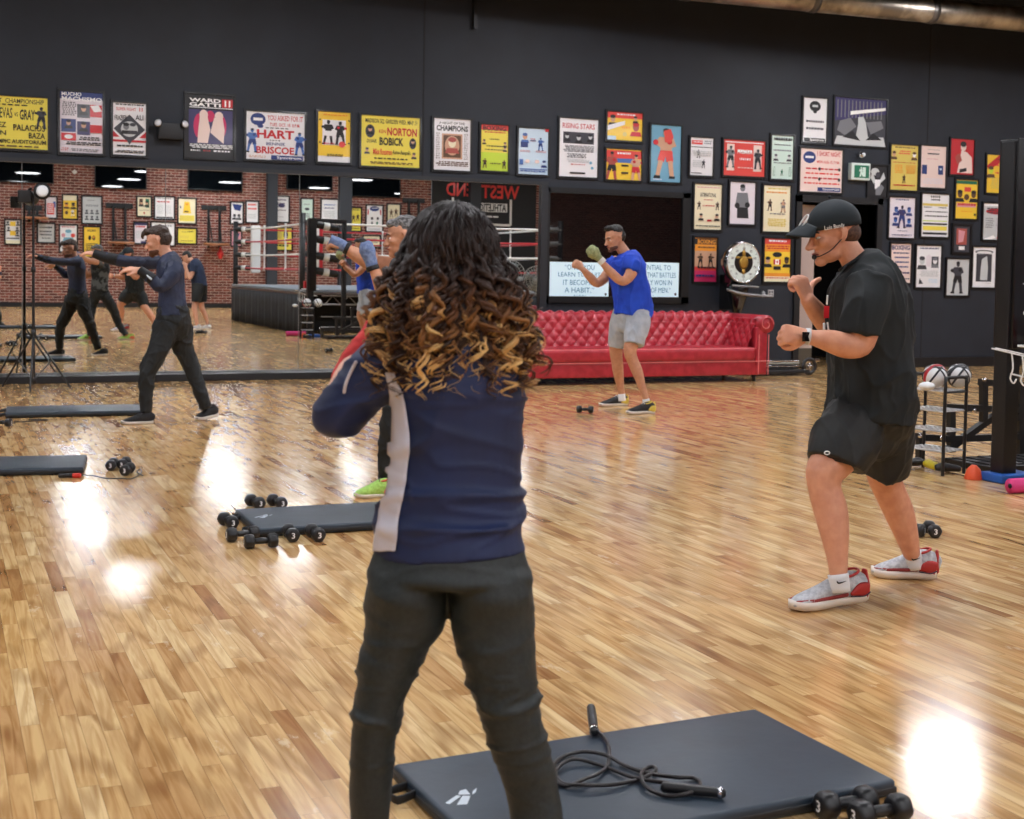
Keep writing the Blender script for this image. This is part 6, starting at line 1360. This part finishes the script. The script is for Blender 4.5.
poster(359, 114.5, 421.5, 169, 'Y', [('t', 'MADISON SQ. GARDEN WED. MAY 11', .07, .06, .95, .16, 'k', .03), ('t', 'KEN', .3, .27, .42, .34, 'r'), ('t', 'NORTON', .44, .22, .95, .38, 'r', .05), ('t', 'DUANE', .1, .47, .26, .54, 'k'), ('t', 'BOBICK', .31, .42, .72, .58, 'k', .05),
    ('o', .15, .31, .08, .13, 'D'), ('h', .15, .27, .05, 's', 'k'), ('o', .88, .52, .06, .11, 'D'), ('h', .88, .48, .045, 's', 'k'), ('h', .1, .68, .04, 's', 'D'), ('h', .9, .74, .04, 's', 'D'), ('t', 'Mike Rossman', .2, .65, .52, .77, 'R'), ('t', 'Ramon Ranquello', .54, .67, .84, .77, 'k'),
    ('l', .2, .83, .8, .87, 1, 'k'), ('l', .12, .91, .88, .96, 2, 'n')], 'yellow NORTON BOBICK poster with round fighter portraits', PAL)
poster(431.5, 117, 472, 172.5, 'w', [('t', 'A NIGHT OF THE', .14, .06, .84, .11, 'k'), ('t', 'CHAMPIONS', .07, .13, .93, .24, 'k', .05), ('r', .22, .29, .78, .78, 's'), ('r', .26, .32, .74, .75, 'n'), ('o', .5, .52, .2, .19, 's'), ('h', .5, .46, .1, 'c', 'f'), ('l', .06, .28, .18, .8, 12, 'n'), ('l', .82, .28, .94, .8, 12, 'n'), ('l', .06, .83, .94, .93, 3, 'n')], 'cream CHAMPIONS poster with a brown engraved portrait', PAL)
poster(478.5, 123, 509.5, 173, 'Y', [('p', [(0, .6), (1, .6), (1, 1), (0, 1)], 'l'), ('r', 0, 0, 1, .12, 'R'), ('t', 'BOXING', .08, .02, .92, .13, 'k', .04), ('l', .1, .15, .9, .19, 1, 'r'), ('l', .3, .3, .7, .34, 1, 'k'), ('l', .2, .45, .8, .49, 1, 'k'), ('l', .15, .53, .85, .56, 1, 'k'), ('h', .12, .36, .035, 's', 'k'),
    ('h', .88, .4, .035, 's', 'k'), ('h', .88, .5, .035, 's', 'k'), B_(.15, .74, .2, 'n', 'k', 'k'), B_(.85, .76, .18, 'n', 'k', 'k'), ('l', .3, .83, .7, .87, 1, 'k')], 'yellow green BOXING poster with a red heading strip', PAL)
poster(516, 126.5, 549.5, 176.5, 'A', [('h', .22, .18, .07, 's', 'B'), ('r', .08, .3, .32, .42, 'b'), B_(.74, .2, .28, 'B', 'b', 'B', -1), ('l', .38, .22, .58, .3, 2, 'r'), ('r', .38, .26, .58, .28, 'b'), ('l', .05, .48, .4, .53, 2, 'p'), ('l', .55, .48, .92, .53, 2, 'p'), ('r', .04, .68, .16, .8, 'B'), ('h', .86, .74, .05, 'A', 'b'),
    ('r', .04, .88, .96, .9, 'B'), ('l', .06, .92, .9, .96, 1, 'B'), ('o', .3, .72, .08, .04, 'P'), ('o', .62, .72, .08, .04, 'P'), ('r', .88, .0, 1, .06, 'r')], 'pale blue poster with blue fighter figures, left of the RISING STARS one', PAL)
poster(557, 117, 599, 179, 'w', [('t', 'RISING STARS', .08, .08, .92, .17, 'r', .02), ('r', .1, .23, .9, .43, 'D'), ('h', .2, .3, .045, 'G', 'k'), ('h', .5, .32, .05, 'G', 'k'), ('h', .8, .3, .045, 'G', 'k'), ('l', .1, .46, .9, .58, 5, 'g'), ('l', .2, .6, .7, .68, 3, 'D'), ('l', .2, .7, .8, .76, 3, 'G'), ('l', .3, .78, .7, .8, 1, 'r'),
    ('o', .82, .75, .04, .025, 'a'), ('o', .86, .84, .04, .025, 'a'), ('r', .28, .92, .68, .95, 'k')], 'large white RISING STARS poster', PAL)
poster(605, 110.5, 643.5, 142.5, 'y', [('r', 0, 0, 1, .22, 'R'), ('l', .25, .06, .8, .14, 1, 'w'), ('h', .16, .24, .13, 's', 'k'), ('h', .82, .5, .16, 'f', 'r'), ('h', .8, .2, .08, 's', 'k'), ('p', [(0, .5), (.5, .3), (.5, .44), (0, .68)], 'w'), ('l', .4, .5, .66, .62, 1, 'o'), ('o', .5, .78, .06, .08, 'q'), ('r', 0, .86, .25, 1, 'A')],
    'small wide yellow and red poster, upper one of the stacked pair', PAL)
poster(604, 147.5, 642.5, 182, 'y', [('r', 0, .04, 1, .3, 'R'), ('l', .3, .1, .72, .2, 1, 'w'), ('p', [(.2, .3), (.8, .3), (.8, .44), (.2, .44)], 'B'), B_(.16, .1, .95, 'f', 'k', 'r'), B_(.84, .16, .9, 's', 'r', 'r', -1), ('r', .42, .5, .62, .56, 'k'), ('r', .42, .74, .62, .8, 'k')],
    'small wide poster with two red gloved fighters, lower one of the stacked pair', PAL)
poster(648.5, 123.5, 682, 184, 'a', [('r', .3, .2, .34, .95, 'a'), B_(.5, .06, .88, 's', 'R', 'r'), ('p', [(.42, .1), (.64, .06), (.74, .2), (.66, .3), (.46, .3)], 'R'), ('l', .1, .95, .4, .98, 1, 'w')], 'light blue poster of a single fighter in a red robe', PAL)
poster(688, 136, 714, 177.5, 'w', [('r', .06, .07, .54, .18, 'R'), ('l', .1, .1, .5, .15, 1, 'w'), ('l', .6, .07, .94, .18, 2, 'g'), ('r', .04, .24, .96, .26, 'k'), B_(.36, .32, .22, 'D', 'k', 'k'), B_(.58, .58, .22, 'D', 'k', 'k'), ('l', .05, .35, .9, .5, 3, 'G'), ('l', .08, .6, .5, .8, 4, 'G'), ('r', .04, .93, .5, .95, 'k')],
    'small white poster with a red block, right of the light blue one', PAL)
poster(721.5, 138.5, 766, 178, 'R', [('r', .04, .05, .96, .08, 'w'), ('r', .08, .12, .26, .86, 'P'), ('r', .72, .12, .92, .86, 'P'), B_(.17, .18, .6, 'g', 'k', 'k'), B_(.82, .24, .55, 'D', 'k', 'k', -1), ('t', 'PREMIER', .32, .27, .68, .38, 'W'), ('t', 'BOXING', .36, .52, .64, .6, 'W'), ('l', .3, .76, .7, .8, 1, 'w'), ('r', .02, .9, .98, .93, 'w')][:6]+
    [('l', .32, .27, .68, .38, 1, 'W'), ('l', .36, .5, .64, .6, 1, 'W'), ('l', .3, .76, .7, .8, 1, 'P')], 'wide red poster with two cream side panels', PAL)
poster(769, 134, 794, 181, 't', [('t', 'EL GRAN', .1, .05, .9, .17, 'k', .04), ('l', .1, .2, .9, .24, 1, 'k'), ('l', .1, .32, .9, .38, 1, 'g'), ('h', .22, .48, .05, 'G', 'D'), ('h', .82, .48, .05, 'G', 'D'), ('l', .08, .62, .92, .65, 1, 'k'), B_(.5, .78, .14, 'e', 'e', 'e'), ('l', .08, .72, .2, .95, 5, 'e'), ('l', .8, .72, .94, .95, 5, 'e')][1:]
    + [('l', .08, .05, .92, .15, 1, 'k')], 'narrow pale green poster beside the wide red one', PAL)
poster(801, 96.5, 827.5, 144.5, 'w', [('o', .5, .18, .24, .12, 'k'), ('o', .5, .3, .08, .04, 'k'), ('r', .38, .15, .62, .2, 'G'), ('t', 'JOE FRAZIER', .14, .5, .88, .59, 'D'), ('t', 'GEORGE KO', .14, .65, .88, .74, 'D'), ('r', .06, .9, .96, .99, 'k'), ('t', 'Spectrum', .3, .91, .9, .98, 'W')][:3]
    + [('l', .12, .5, .88, .58, 1, 'D'), ('l', .12, .66, .88, .74, 1, 'D'), ('r', .06, .9, .96, .99, 'k'), ('t', 'Spectrum', .3, .91, .9, .98, 'W')], 'tall white Spectrum poster with a black round emblem', PAL)
poster(832.5, 97, 887, 147.5, 'D', [('p', [(0, 0), (1, 0), (1, .3), (0, .5)], 'v')]+[('r', .05+.07*i, .05, .07+.07*i, .42, 'g') for i in range(13)]+[('p', [(.3, .28), (.98, .16), (.98, .22), (.3, .36)], 'W'), ('p', [(.1, .5), (.3, .42), (.42, .6), (.2, .8), (.05, .7)], 'g'),
    ('p', [(.45, .4), (.55, .38), (.6, .5), (.66, .9), (.4, .9), (.45, .55)], 'G'), ('p', [(.6, .5), (.9, .45), (.95, .6), (.7, .75)], 'g'), ('p', [(.05, .82), (.95, .8), (1, 1), (0, 1)], 'G'), ('p', [(.15, .84), (.35, .7), (.5, .9)], 'k'), ('p', [(.6, .88), (.75, .72), (.92, .86)], 'k')],
    'large black and white photograph of a ring crowd scene', PAL)
poster(798, 147.5, 843, 194, 'P', [('o', .22, .2, .15, .14, 'b'), ('r', .12, .17, .32, .22, 'w'), ('t', '1 SHORT NIGHT', .4, .05, .96, .16, 'r', .03), ('t', 'MON. AUG. 15, 7 P.M.', .4, .26, .93, .34, 'R'), ('l', .06, .44, .94, .5, 1, 'r'), ('l', .06, .55, .94, .61, 1, 'R'), ('l', .06, .66, .94, .72, 1, 'r'), ('l', .06, .78, .94, .84, 1, 'R'),
    ('o', .46, .46, .03, .04, 'k'), ('o', .93, .46, .03, .04, 'k'), ('o', .46, .7, .03, .04, 'k'), ('o', .93, .7, .03, .04, 'k'), ('r', .42, .89, .97, .98, 'b'), ('t', 'Spectrum', .54, .9, .94, .97, 'W')], 'pinkish 1 SHORT NIGHT poster with red lines, over the doorway', PAL)
poster(692, 182.5, 722.5, 231.5, 'c', [('l', .08, .06, .92, .09, 1, 'p'), ('t', 'INTERNATIONAL', .22, .19, .8, .28, 'k'), ('l', .35, .33, .7, .37, 1, 'r'), ('l', .3, .46, .75, .5, 1, 'r'), B_(.18, .38, .18, 'n', 'k', 'k'), B_(.84, .38, .18, 'n', 'k', 'k'), ('h', .24, .7, .05, 's', 'k'), ('h', .82, .7, .05, 's', 'k'), ('r', .46, .78, .62, .82, 'r'), ('l', .06, .91, .94, .95, 1, 'k')],
    'cream yellow poster with small black figures at the window corner', PAL)
poster(727.5, 180.5, 756, 226, 'z', [B_(.5, .06, .9, 'g', 'k', 'k'), ('p', [(.3, .25), (.7, .25), (.78, .55), (.62, .6), (.38, .6), (.22, .55)], 'g'), ('o', .3, .56, .1, .07, 'k'), ('o', .7, .54, .1, .07, 'k'), ('p', [(.3, .6), (.72, .6), (.76, .86), (.3, .86)], 'k'), ('o', .5, .14, .1, .08, 'g'), ('o', .5, .09, .1, .045, 'k')][1:],
    'black and white photograph of a gloved boxer above the round scale', PAL)
poster(761, 184, 791, 233.5, 'c', [('l', .1, .05, .9, .1, 1, 'q'), ('l', .1, .13, .9, .18, 1, 'o'), B_(.25, .3, .25, 'n', 'k', 'k'), B_(.74, .3, .28, 's', 'g', 'g'), ('l', .2, .6, .8, .64, 1, 'g'), ('l', .15, .72, .85, .9, 5, 'q')], 'pale yellow poster with two faint fighters, left of the doorway', PAL)
poster(692, 236, 717.5, 283.5, 'o', [('p', [(0, .5), (1, .5), (1, 1), (0, 1)], 'R'), ('p', [(0, .75), (1, .75), (1, 1), (0, 1)], 'm'), ('r', 0, .3, 1, .66, 's'), ('r', .02, .02, .98, .15, 'k'), ('t', 'BOXING', .14, .035, .94, .14, 'o', .04), ('l', .1, .2, .9, .25, 1, 'n'), B_(.28, .36, .3, 'n', 'k', 'k'), B_(.72, .36, .3, 'n', 'k', 'k', -1),
    ('l', .12, .66, .95, .72, 1, 'k'), ('l', .06, .84, .9, .92, 1, 'b')], 'orange to pink BOXING poster left of the round scale', PAL)
poster(762, 237, 791, 283.5, 'y', [('r', 0, 0, 1, .13, 'R'), ('l', .15, .03, .85, .1, 1, 'w'), ('r', 0, .13, 1, .3, 'o'), ('l', .06, .16, .94, .26, 2, 'r'), ('o', .5, .37, .18, .06, 'k'), ('r', .36, .48, .64, .6, 'W'), ('r', .36, .48, .43, .6, 'r'), ('r', .57, .48, .64, .6, 'r'), ('p', [(.5, .5), (.54, .54), (.5, .58), (.46, .54)], 'r'), ('h', .14, .5, .08, 's', 'k'), ('h', .86, .5, .08, 'n', 'k'),
    ('r', .36, .64, .64, .72, 'k'), ('r', 0, .8, 1, .88, 'o'), ('r', 0, .88, 1, 1, 'c'), ('l', .06, .9, .94, .94, 1, 'r')], 'red and yellow poster with a maple leaf flag right of the scale', PAL)
poster(866.2, 164, 888, 198.5, 'k', [('o', .35, .2, .22, .12, 'G'), ('p', [(.2, .2), (.4, .5), (.3, .6), (.12, .4)], 'G'), ('p', [(.8, .2), (.9, .4), (.66, .55), (.6, .48)], 'G'), ('o', .5, .3, .12, .1, 'D'), ('p', [(.34, .45), (.66, .45), (.6, .75), (.36, .75)], 'w'), ('p', [(.4, .75), (.7, .6), (.84, .7), (.66, .95), (.4, .95)], 'g')],
    'small black framed photograph of a fighter with raised arms by the exit sign', PAL)
poster(888.5, 143.5, 918.5, 192, 'q', [('l', .1, .04, .9, .08, 1, 'n'), ('l', .3, .12, .72, .22, 2, 'R'), ('r', .02, .12, .2, .32, 'q'), ('h', .12, .2, .06, 's', 'n'), ('h', .86, .2, .06, 'w', 'n'), ('l', .08, .38, .9, .4, 1, 'r'), ('l', .15, .44, .45, .64, 5, 'o'), ('l', .55, .44, .92, .64, 5, 'o'), B_(.5, .66, .18, 'n', 'k', 'k'), ('l', .08, .88, .9, .92, 1, 'r')],
    'mustard yellow poster, first of the pair right of the exit sign', PAL)
poster(918.5, 144.5, 946.5, 189.5, 'P', [('l', .25, .08, .75, .1, 1, 'g'), ('r', .27, .17, .73, .2, 'k'), ('l', .2, .3, .7, .33, 1, 'p'), ('r', .06, .46, .26, .68, 'b'), ('r', .7, .46, .9, .68, 'b'), ('h', .8, .53, .045, 'A', 'b'), ('l', .1, .78, .9, .92, 4, 'z')], 'pale pink poster with two small blue portraits', PAL)
poster(948.5, 137.5, 974.5, 176.5, 'r', [('p', [(.46, .32), (.7, .36), (.92, .5), (.96, .95), (.3, .95), (.4, .6)], 'P'), ('o', .55, .22, .12, .12, 'P'), ('o', .54, .14, .13, .08, 'k'), ('p', [(.2, .5), (.4, .4), (.5, .6), (.3, .72)], 'f'), ('p', [(.4, .85), (.7, .8), (.7, .9), (.4, .95)], 'k'), ('o', .34, .5, .1, .08, 'f')],
    'small red poster of a bare chested fighter', PAL)
poster(953.5, 178.5, 978, 220.5, 'y', [('r', .02, .02, .98, .1, 'e'), ('r', .4, .18, .7, .3, 'R'), ('h', .2, .36, .1, 'n', 'k'), ('h', .82, .36, .1, 'n', 'k'), ('o', .5, .44, .12, .08, 'n'), ('r', .06, .6, .94, .7, 'p'), ('l', .06, .6, .94, .7, 1, 'r'), ('l', .25, .8, .8, .83, 1, 'o'), ('r', .86, .86, .94, .92, 'k')], 'orange yellow poster with a red and pink band near the black column', PAL)
poster(984.5, 153.5, 1012, 195, 'y', [('p', [(0, .3), (.5, 0), (1, 0), (.1, .4)], 'r'), ('h', .18, .4, .1, 'l', 'n'), ('l', .4, .1, .9, .15, 1, 'k'), ('l', .35, .25, .9, .32, 1, 'R'), ('l', .35, .45, .9, .52, 1, 'R'), ('l', .15, .6, .9, .9, 6, 'q')], 'yellow poster partly hidden behind the top of the black column', PAL)
poster(887, 196, 915.5, 239.5, 'z', [('l', .25, .04, .75, .08, 1, 'b'), B_(.5, .2, .56, 'v', 'b', 'b'), ('h', .26, .3, .07, 'B', 'b'), ('h', .76, .3, .07, 'B', 'b'), ('h', .24, .56, .07, 'B', 'b'), ('h', .76, .58, .07, 'B', 'b'), ('l', .3, .82, .7, .85, 1, 'b'), ('l', .1, .92, .9, .95, 1, 'b')], 'white poster with a blue standing fighter and four blue heads', PAL)
poster(919.5, 192.5, 949.5, 238.5, 'w', [('r', .04, .22, .96, .28, 'q'), ('l', .3, .04, .7, .18, 2, 'k'), ('l', .06, .3, .4, .34, 1, 'k'), ('l', .6, .3, .94, .34, 1, 'k'), ('l', .06, .4, .94, .44, 1, 'k'), ('l', .06, .5, .94, .55, 1, 'k'), ('r', .06, .62, .94, .64, 'l'), ('r', .06, .68, .94, .72, 'k'), ('r', .06, .75, .94, .85, 'Y'), ('r', .06, .9, .94, .95, 'k')],
    'white poster with black and yellow bands in the middle row', PAL)
poster(951, 223.5, 971, 254.5, 'D', [('r', .18, .1, .82, .72, 'f'), ('p', [(.3, .15), (.7, .2), (.6, .6), (.3, .65)], 'p'), ('r', .34, .78, .7, .92, 'w')], 'small matted reddish picture in a deep black frame', PAL, fw=.04)
poster(981, 202, 1010, 241.5, 'G', [('r', 0, 0, 1, .07, 'W'), ('o', .5, .22, .4, .08, 'r'), ('l', .1, .12, .9, .3, 3, 'D'), ('l', .1, .4, .4, .7, 5, 'g'), ('l', .5, .4, .9, .7, 5, 'g'), ('p', [(.5, .95), (1, .78), (1, .9), (.7, 1)], 'r'), ('p', [(0, 1), (.4, .88), (.5, .95), (.3, 1)], 'W')], 'grey poster with a red arched heading beside the black column', PAL)
poster(888.5, 242, 911.5, 284.5, 'P', [('t', 'BOXING', .06, .04, .94, .16, 'v', .05), ('l', .1, .22, .9, .28, 1, 'v'), ('l', .15, .33, .9, .4, 1, 'b'), ('l', .15, .45, .9, .52, 1, 'b'), ('l', .15, .57, .9, .64, 1, 'b'), ('l', .06, .72, .94, .8, 1, 'v'), ('l', .06, .88, .94, .93, 1, 'v')], 'narrow pink BOXING poster with purple lettering', PAL)
poster(914, 244, 941.5, 289, 'w', [('l', .1, .05, .9, .1, 1, 'v'), ('h', .24, .36, .1, 'G', 'D'), ('r', .62, .26, .9, .52, 'D'), ('h', .76, .36, .08, 'w', 'g'), ('p', [(.4, .26), (.5, .2), (.6, .26), (.6, .5), (.4, .5)], 'z'), ('l', .15, .6, .9, .75, 5, 'G'), ('l', .5, .8, .9, .9, 3, 'A'), ('p', [(.15, .78), (.3, .92), (.12, .92)], 'D')], 'white poster with two grey portraits in the lower row', PAL)
poster(944.5, 257.5, 969.5, 297, 'G', [('B', .5, .07, .88, 'D', 'k', 'k', 1)], 'photograph of a boxer in black trunks, lowest frame on the wall', PAL)
poster(970.5, 245.5, 996, 289, 'w', [('o', .5, .12, .4, .05, 'D'), ('o', .5, .13, .33, .035, 'w'), ('r', .16, .17, .84, .86, 'D'), ('p', [(.4, .3), (.62, .22), (.68, .5), (.66, .82), (.34, .82), (.36, .55)], 'G'), ('l', .6, .9, .8, .92, 1, 'g')], 'white matted engraving of a standing fighter beside the column', PAL)

# posters on the brick wall, seen in the mirror
BAL = 'posters on the brick wall behind the camera'
BACK = [
 (44.5, 196, 57.5, 219, 'z', [('r', .05, .2, .3, .5, 'B'), ('r', .2, .3, .9, .85, 'R'), ('l', .25, .35, .85, .8, 5, 'w')], 'red and pale blue framed poster on brick, smallest in the upper row'),
 (61.5, 194, 78, 220, 'y', [('r', 0, 0, 1, .22, 'c'), ('h', .25, .4, .09, 'n', 'k'), ('h', .75, .4, .09, 'o', 'n'), B_(.3, .6, .3, 'w', 'k', 'k'), ('o', .75, .75, .12, .08, 'n')], 'orange yellow framed poster with fighters on brick'),
 (81, 195.5, 102.5, 224.5, 'G', [('l', .3, .12, .8, .16, 1, 'g'), ('l', .15, .3, .85, .38, 2, 'g'), ('h', .22, .55, .05, 'g', 'D'), ('h', .5, .55, .05, 'g', 'D'), ('h', .78, .55, .05, 'g', 'D'), ('h', .22, .78, .05, 'g', 'D'), ('h', .5, .78, .05, 'g', 'D'), ('h', .78, .78, .05, 'g', 'D')], 'large grey framed sheet with rows of tiny portraits on brick'),
 (4, 219, 21.5, 245, 'w', [('r', .3, .05, .7, .25, 'y'), ('r', .3, .45, .7, .65, 'y'), ('h', .15, .1, .06, 'g', 'k'), ('h', .85, .1, .06, 'g', 'k'), ('h', .2, .35, .06, 'g', 'k'), ('h', .8, .35, .06, 'g', 'k'), ('h', .2, .56, .06, 'g', 'k'), ('r', .05, .75, .95, .8, 'k'), ('r', 0, .86, 1, 1, 'c')], 'white and yellow checked poster on brick left of the light stand'),
 (36.5, 222.5, 55.5, 243.5, 'G', [('l', .1, .15, .9, .3, 1, 'k'), ('l', .1, .38, .9, .5, 1, 'D'), ('l', .1, .56, .9, .68, 1, 'D'), ('l', .2, .76, .8, .84, 1, 'k')], 'wide grey lettered poster on brick behind the light stand'),
 (58.5, 224, 78, 253, 'w', [('l', .1, .04, .9, .1, 1, 'r'), ('h', .5, .3, .14, 'A', 'a'), ('o', .22, .38, .14, .08, 'R'), ('o', .8, .38, .12, .08, 'p'), ('l', .1, .75, .9, .9, 3, 'g')], 'white poster with a pale blue figure on brick'),
 (82.5, 226, 101, 258, 'y', [('l', .2, .08, .8, .16, 2, 'k'), ('o', .38, .36, .1, .08, 'k'), ('o', .64, .36, .1, .08, 'k'), ('o', .38, .34, .05, .04, 'o'), ('l', .1, .55, .9, .85, 5, 'k')], 'bright yellow poster with two black discs on brick'),
 (136, 196, 152, 217.5, 'c', [('r', .12, .08, .4, .55, 'e'), ('r', .6, .08, .88, .5, 'n'), ('h', .3, .3, .1, 's', 'k'), ('h', .72, .28, .1, 's', 'k'), ('l', .1, .68, .9, .72, 1, 'k'), ('o', .5, .84, .06, .06, 'r')], 'small cream green framed poster on brick'),
 (153.5, 196, 175, 220, 'w', [('l', .1, .04, .9, .1, 1, 'g'), ('l', .15, .18, .9, .28, 1, 'r'), ('l', .15, .36, .42, .8, 7, 'G'), ('l', .56, .36, .9, .8, 7, 'G'), ('r', .05, .92, .95, .98, 'k')], 'white poster with a red heading on brick'),
 (177, 197.5, 196.5, 224.5, 'c', [('p', [(.35, .12), (.65, .12), (.75, .6), (.25, .6)], 'y'), ('r', .4, .5, .65, .55, 'k'), ('h', .5, .2, .07, 'o', 'y'), ('r', .06, .68, .94, .92, 'Y'), ('l', .1, .72, .9, .88, 3, 'q'), ('r', .86, .3, .92, .4, 'b')], 'cream and yellow framed poster on brick'),
 (133, 221.5, 148, 244.5, 'z', [('r', 0, 0, 1, .12, 'v'), ('l', .1, .15, .9, .28, 1, 'r'), ('l', .1, .4, .9, .8, 5, 'G'), ('r', 0, .9, .5, 1, 'v')], 'purple edged white poster on brick'),
 (150, 221.5, 175.5, 246.5, 'w', [('l', .1, .1, .9, .2, 1, 'g'), ('l', .1, .35, .9, .8, 5, 'G')], 'plain white framed sheet on brick'),
 (176.5, 227.5, 197, 244.5, 'Y', [('l', .1, .15, .5, .28, 1, 'k'), ('l', .55, .2, .8, .28, 1, 'D'), ('l', .4, .5, .9, .7, 2, 'q'), ('l', .1, .82, .9, .9, 1, 'n')], 'wide yellow framed poster on brick right of the bearded man'),
 (229.5, 201.5, 243.5, 224.5, 'w', [('p', [(.05, .1), (.9, .05), (.7, .35), (.2, .4)], 'b'), ('h', .3, .65, .09, 'g', 'k'), ('h', .7, .65, .09, 'g', 'k')], 'white and blue poster on brick left of the first dark pilaster'),
 (245, 200.5, 259, 223.5, 'w', [('l', .1, .1, .9, .24, 1, 'R'), ('l', .1, .3, .9, .44, 1, 'R'), ('l', .15, .6, .85, .85, 3, 'G')], 'white poster with two bold red lines on brick'),
 (271.5, 195.5, 289.5, 223, 'w', [('l', .15, .1, .9, .18, 1, 'v'), ('o', .45, .35, .2, .09, 'v'), ('l', .2, .25, .8, .45, 3, 'v'), ('l', .15, .52, .8, .58, 1, 'k'), ('l', .3, .8, .7, .83, 1, 'g')], 'white framed poster with violet figures on brick'),
 (300, 198, 313.5, 224, 't', [('l', .2, .2, .8, .26, 1, 'g'), ('o', .5, .42, .22, .06, 'D'), ('l', .2, .6, .8, .8, 3, 'g')], 'grey green framed poster on brick behind the ring post'),
 (320, 198.5, 338.5, 224, 'w', [('l', .15, .2, .85, .28, 1, 'B'), ('l', .15, .34, .85, .42, 1, 'b'), ('l', .15, .5, .85, .8, 4, 'G')], 'white framed poster with blue lines on brick'),
 (349.5, 207, 361.5, 232, 'Y', [('l', .1, .05, .9, .12, 1, 'k'), B_(.3, .25, .3, 'n', 'k', 'k'), B_(.75, .3, .3, 'n', 'k', 'k'), ('r', 0, .7, 1, .8, 'o'), ('l', .1, .88, .9, .94, 1, 'k')], 'yellow green framed poster on brick behind the ropes'),
 (365, 204.5, 383, 232.5, 'w', [('o', .5, .12, .3, .1, 'b'), ('l', .3, .08, .7, .14, 1, 'w'), ('r', .06, .15, .14, .35, 'r'), ('r', .86, .15, .94, .35, 'r'), ('o', .28, .5, .08, .06, 'k'), ('o', .65, .5, .08, .06, 'k'), ('o', .32, .68, .07, .06, 'e'), ('o', .65, .68, .07, .06, 'g'), ('r', .1, .9, .9, .95, 'G')], 'white framed poster with a blue crest on brick'),
 (386, 203.5, 400.5, 225.5, 'c', [B_(.3, .2, .4, 'n', 'k', 'k'), B_(.7, .25, .4, 'n', 'n', 'n'), ('l', .15, .72, .85, .85, 2, 'f')], 'cream framed poster with small dark figures on brick'),
 (267, 227, 292.5, 251, 'Y', [('o', .25, .3, .1, .2, 'D'), ('o', .5, .3, .1, .2, 'q'), ('o', .75, .25, .08, .16, 'D'), ('l', .1, .58, .9, .68, 1, 'q'), ('l', .1, .76, .9, .9, 1, 'k')], 'wide yellow poster on brick behind the ring ropes'),
 (362, 235, 380.5, 248, 'c', [('l', .1, .2, .9, .7, 3, 'g')], 'low cream sheet on brick behind the ring ropes'),
 (230, 230, 242, 247, 'p', [('p', [(.1, .1), (.8, .3), (.4, .6)], 'b'), ('l', .1, .7, .9, .9, 2, 'v')], 'pink and blue poster on brick beside the turnbuckle pads'),
]
for (a, b, c, d, pp_, els, lb) in BACK: poster(a, b, c, d, pp_, els, lb, BAL, back=True, fw=.045, dep=.04)
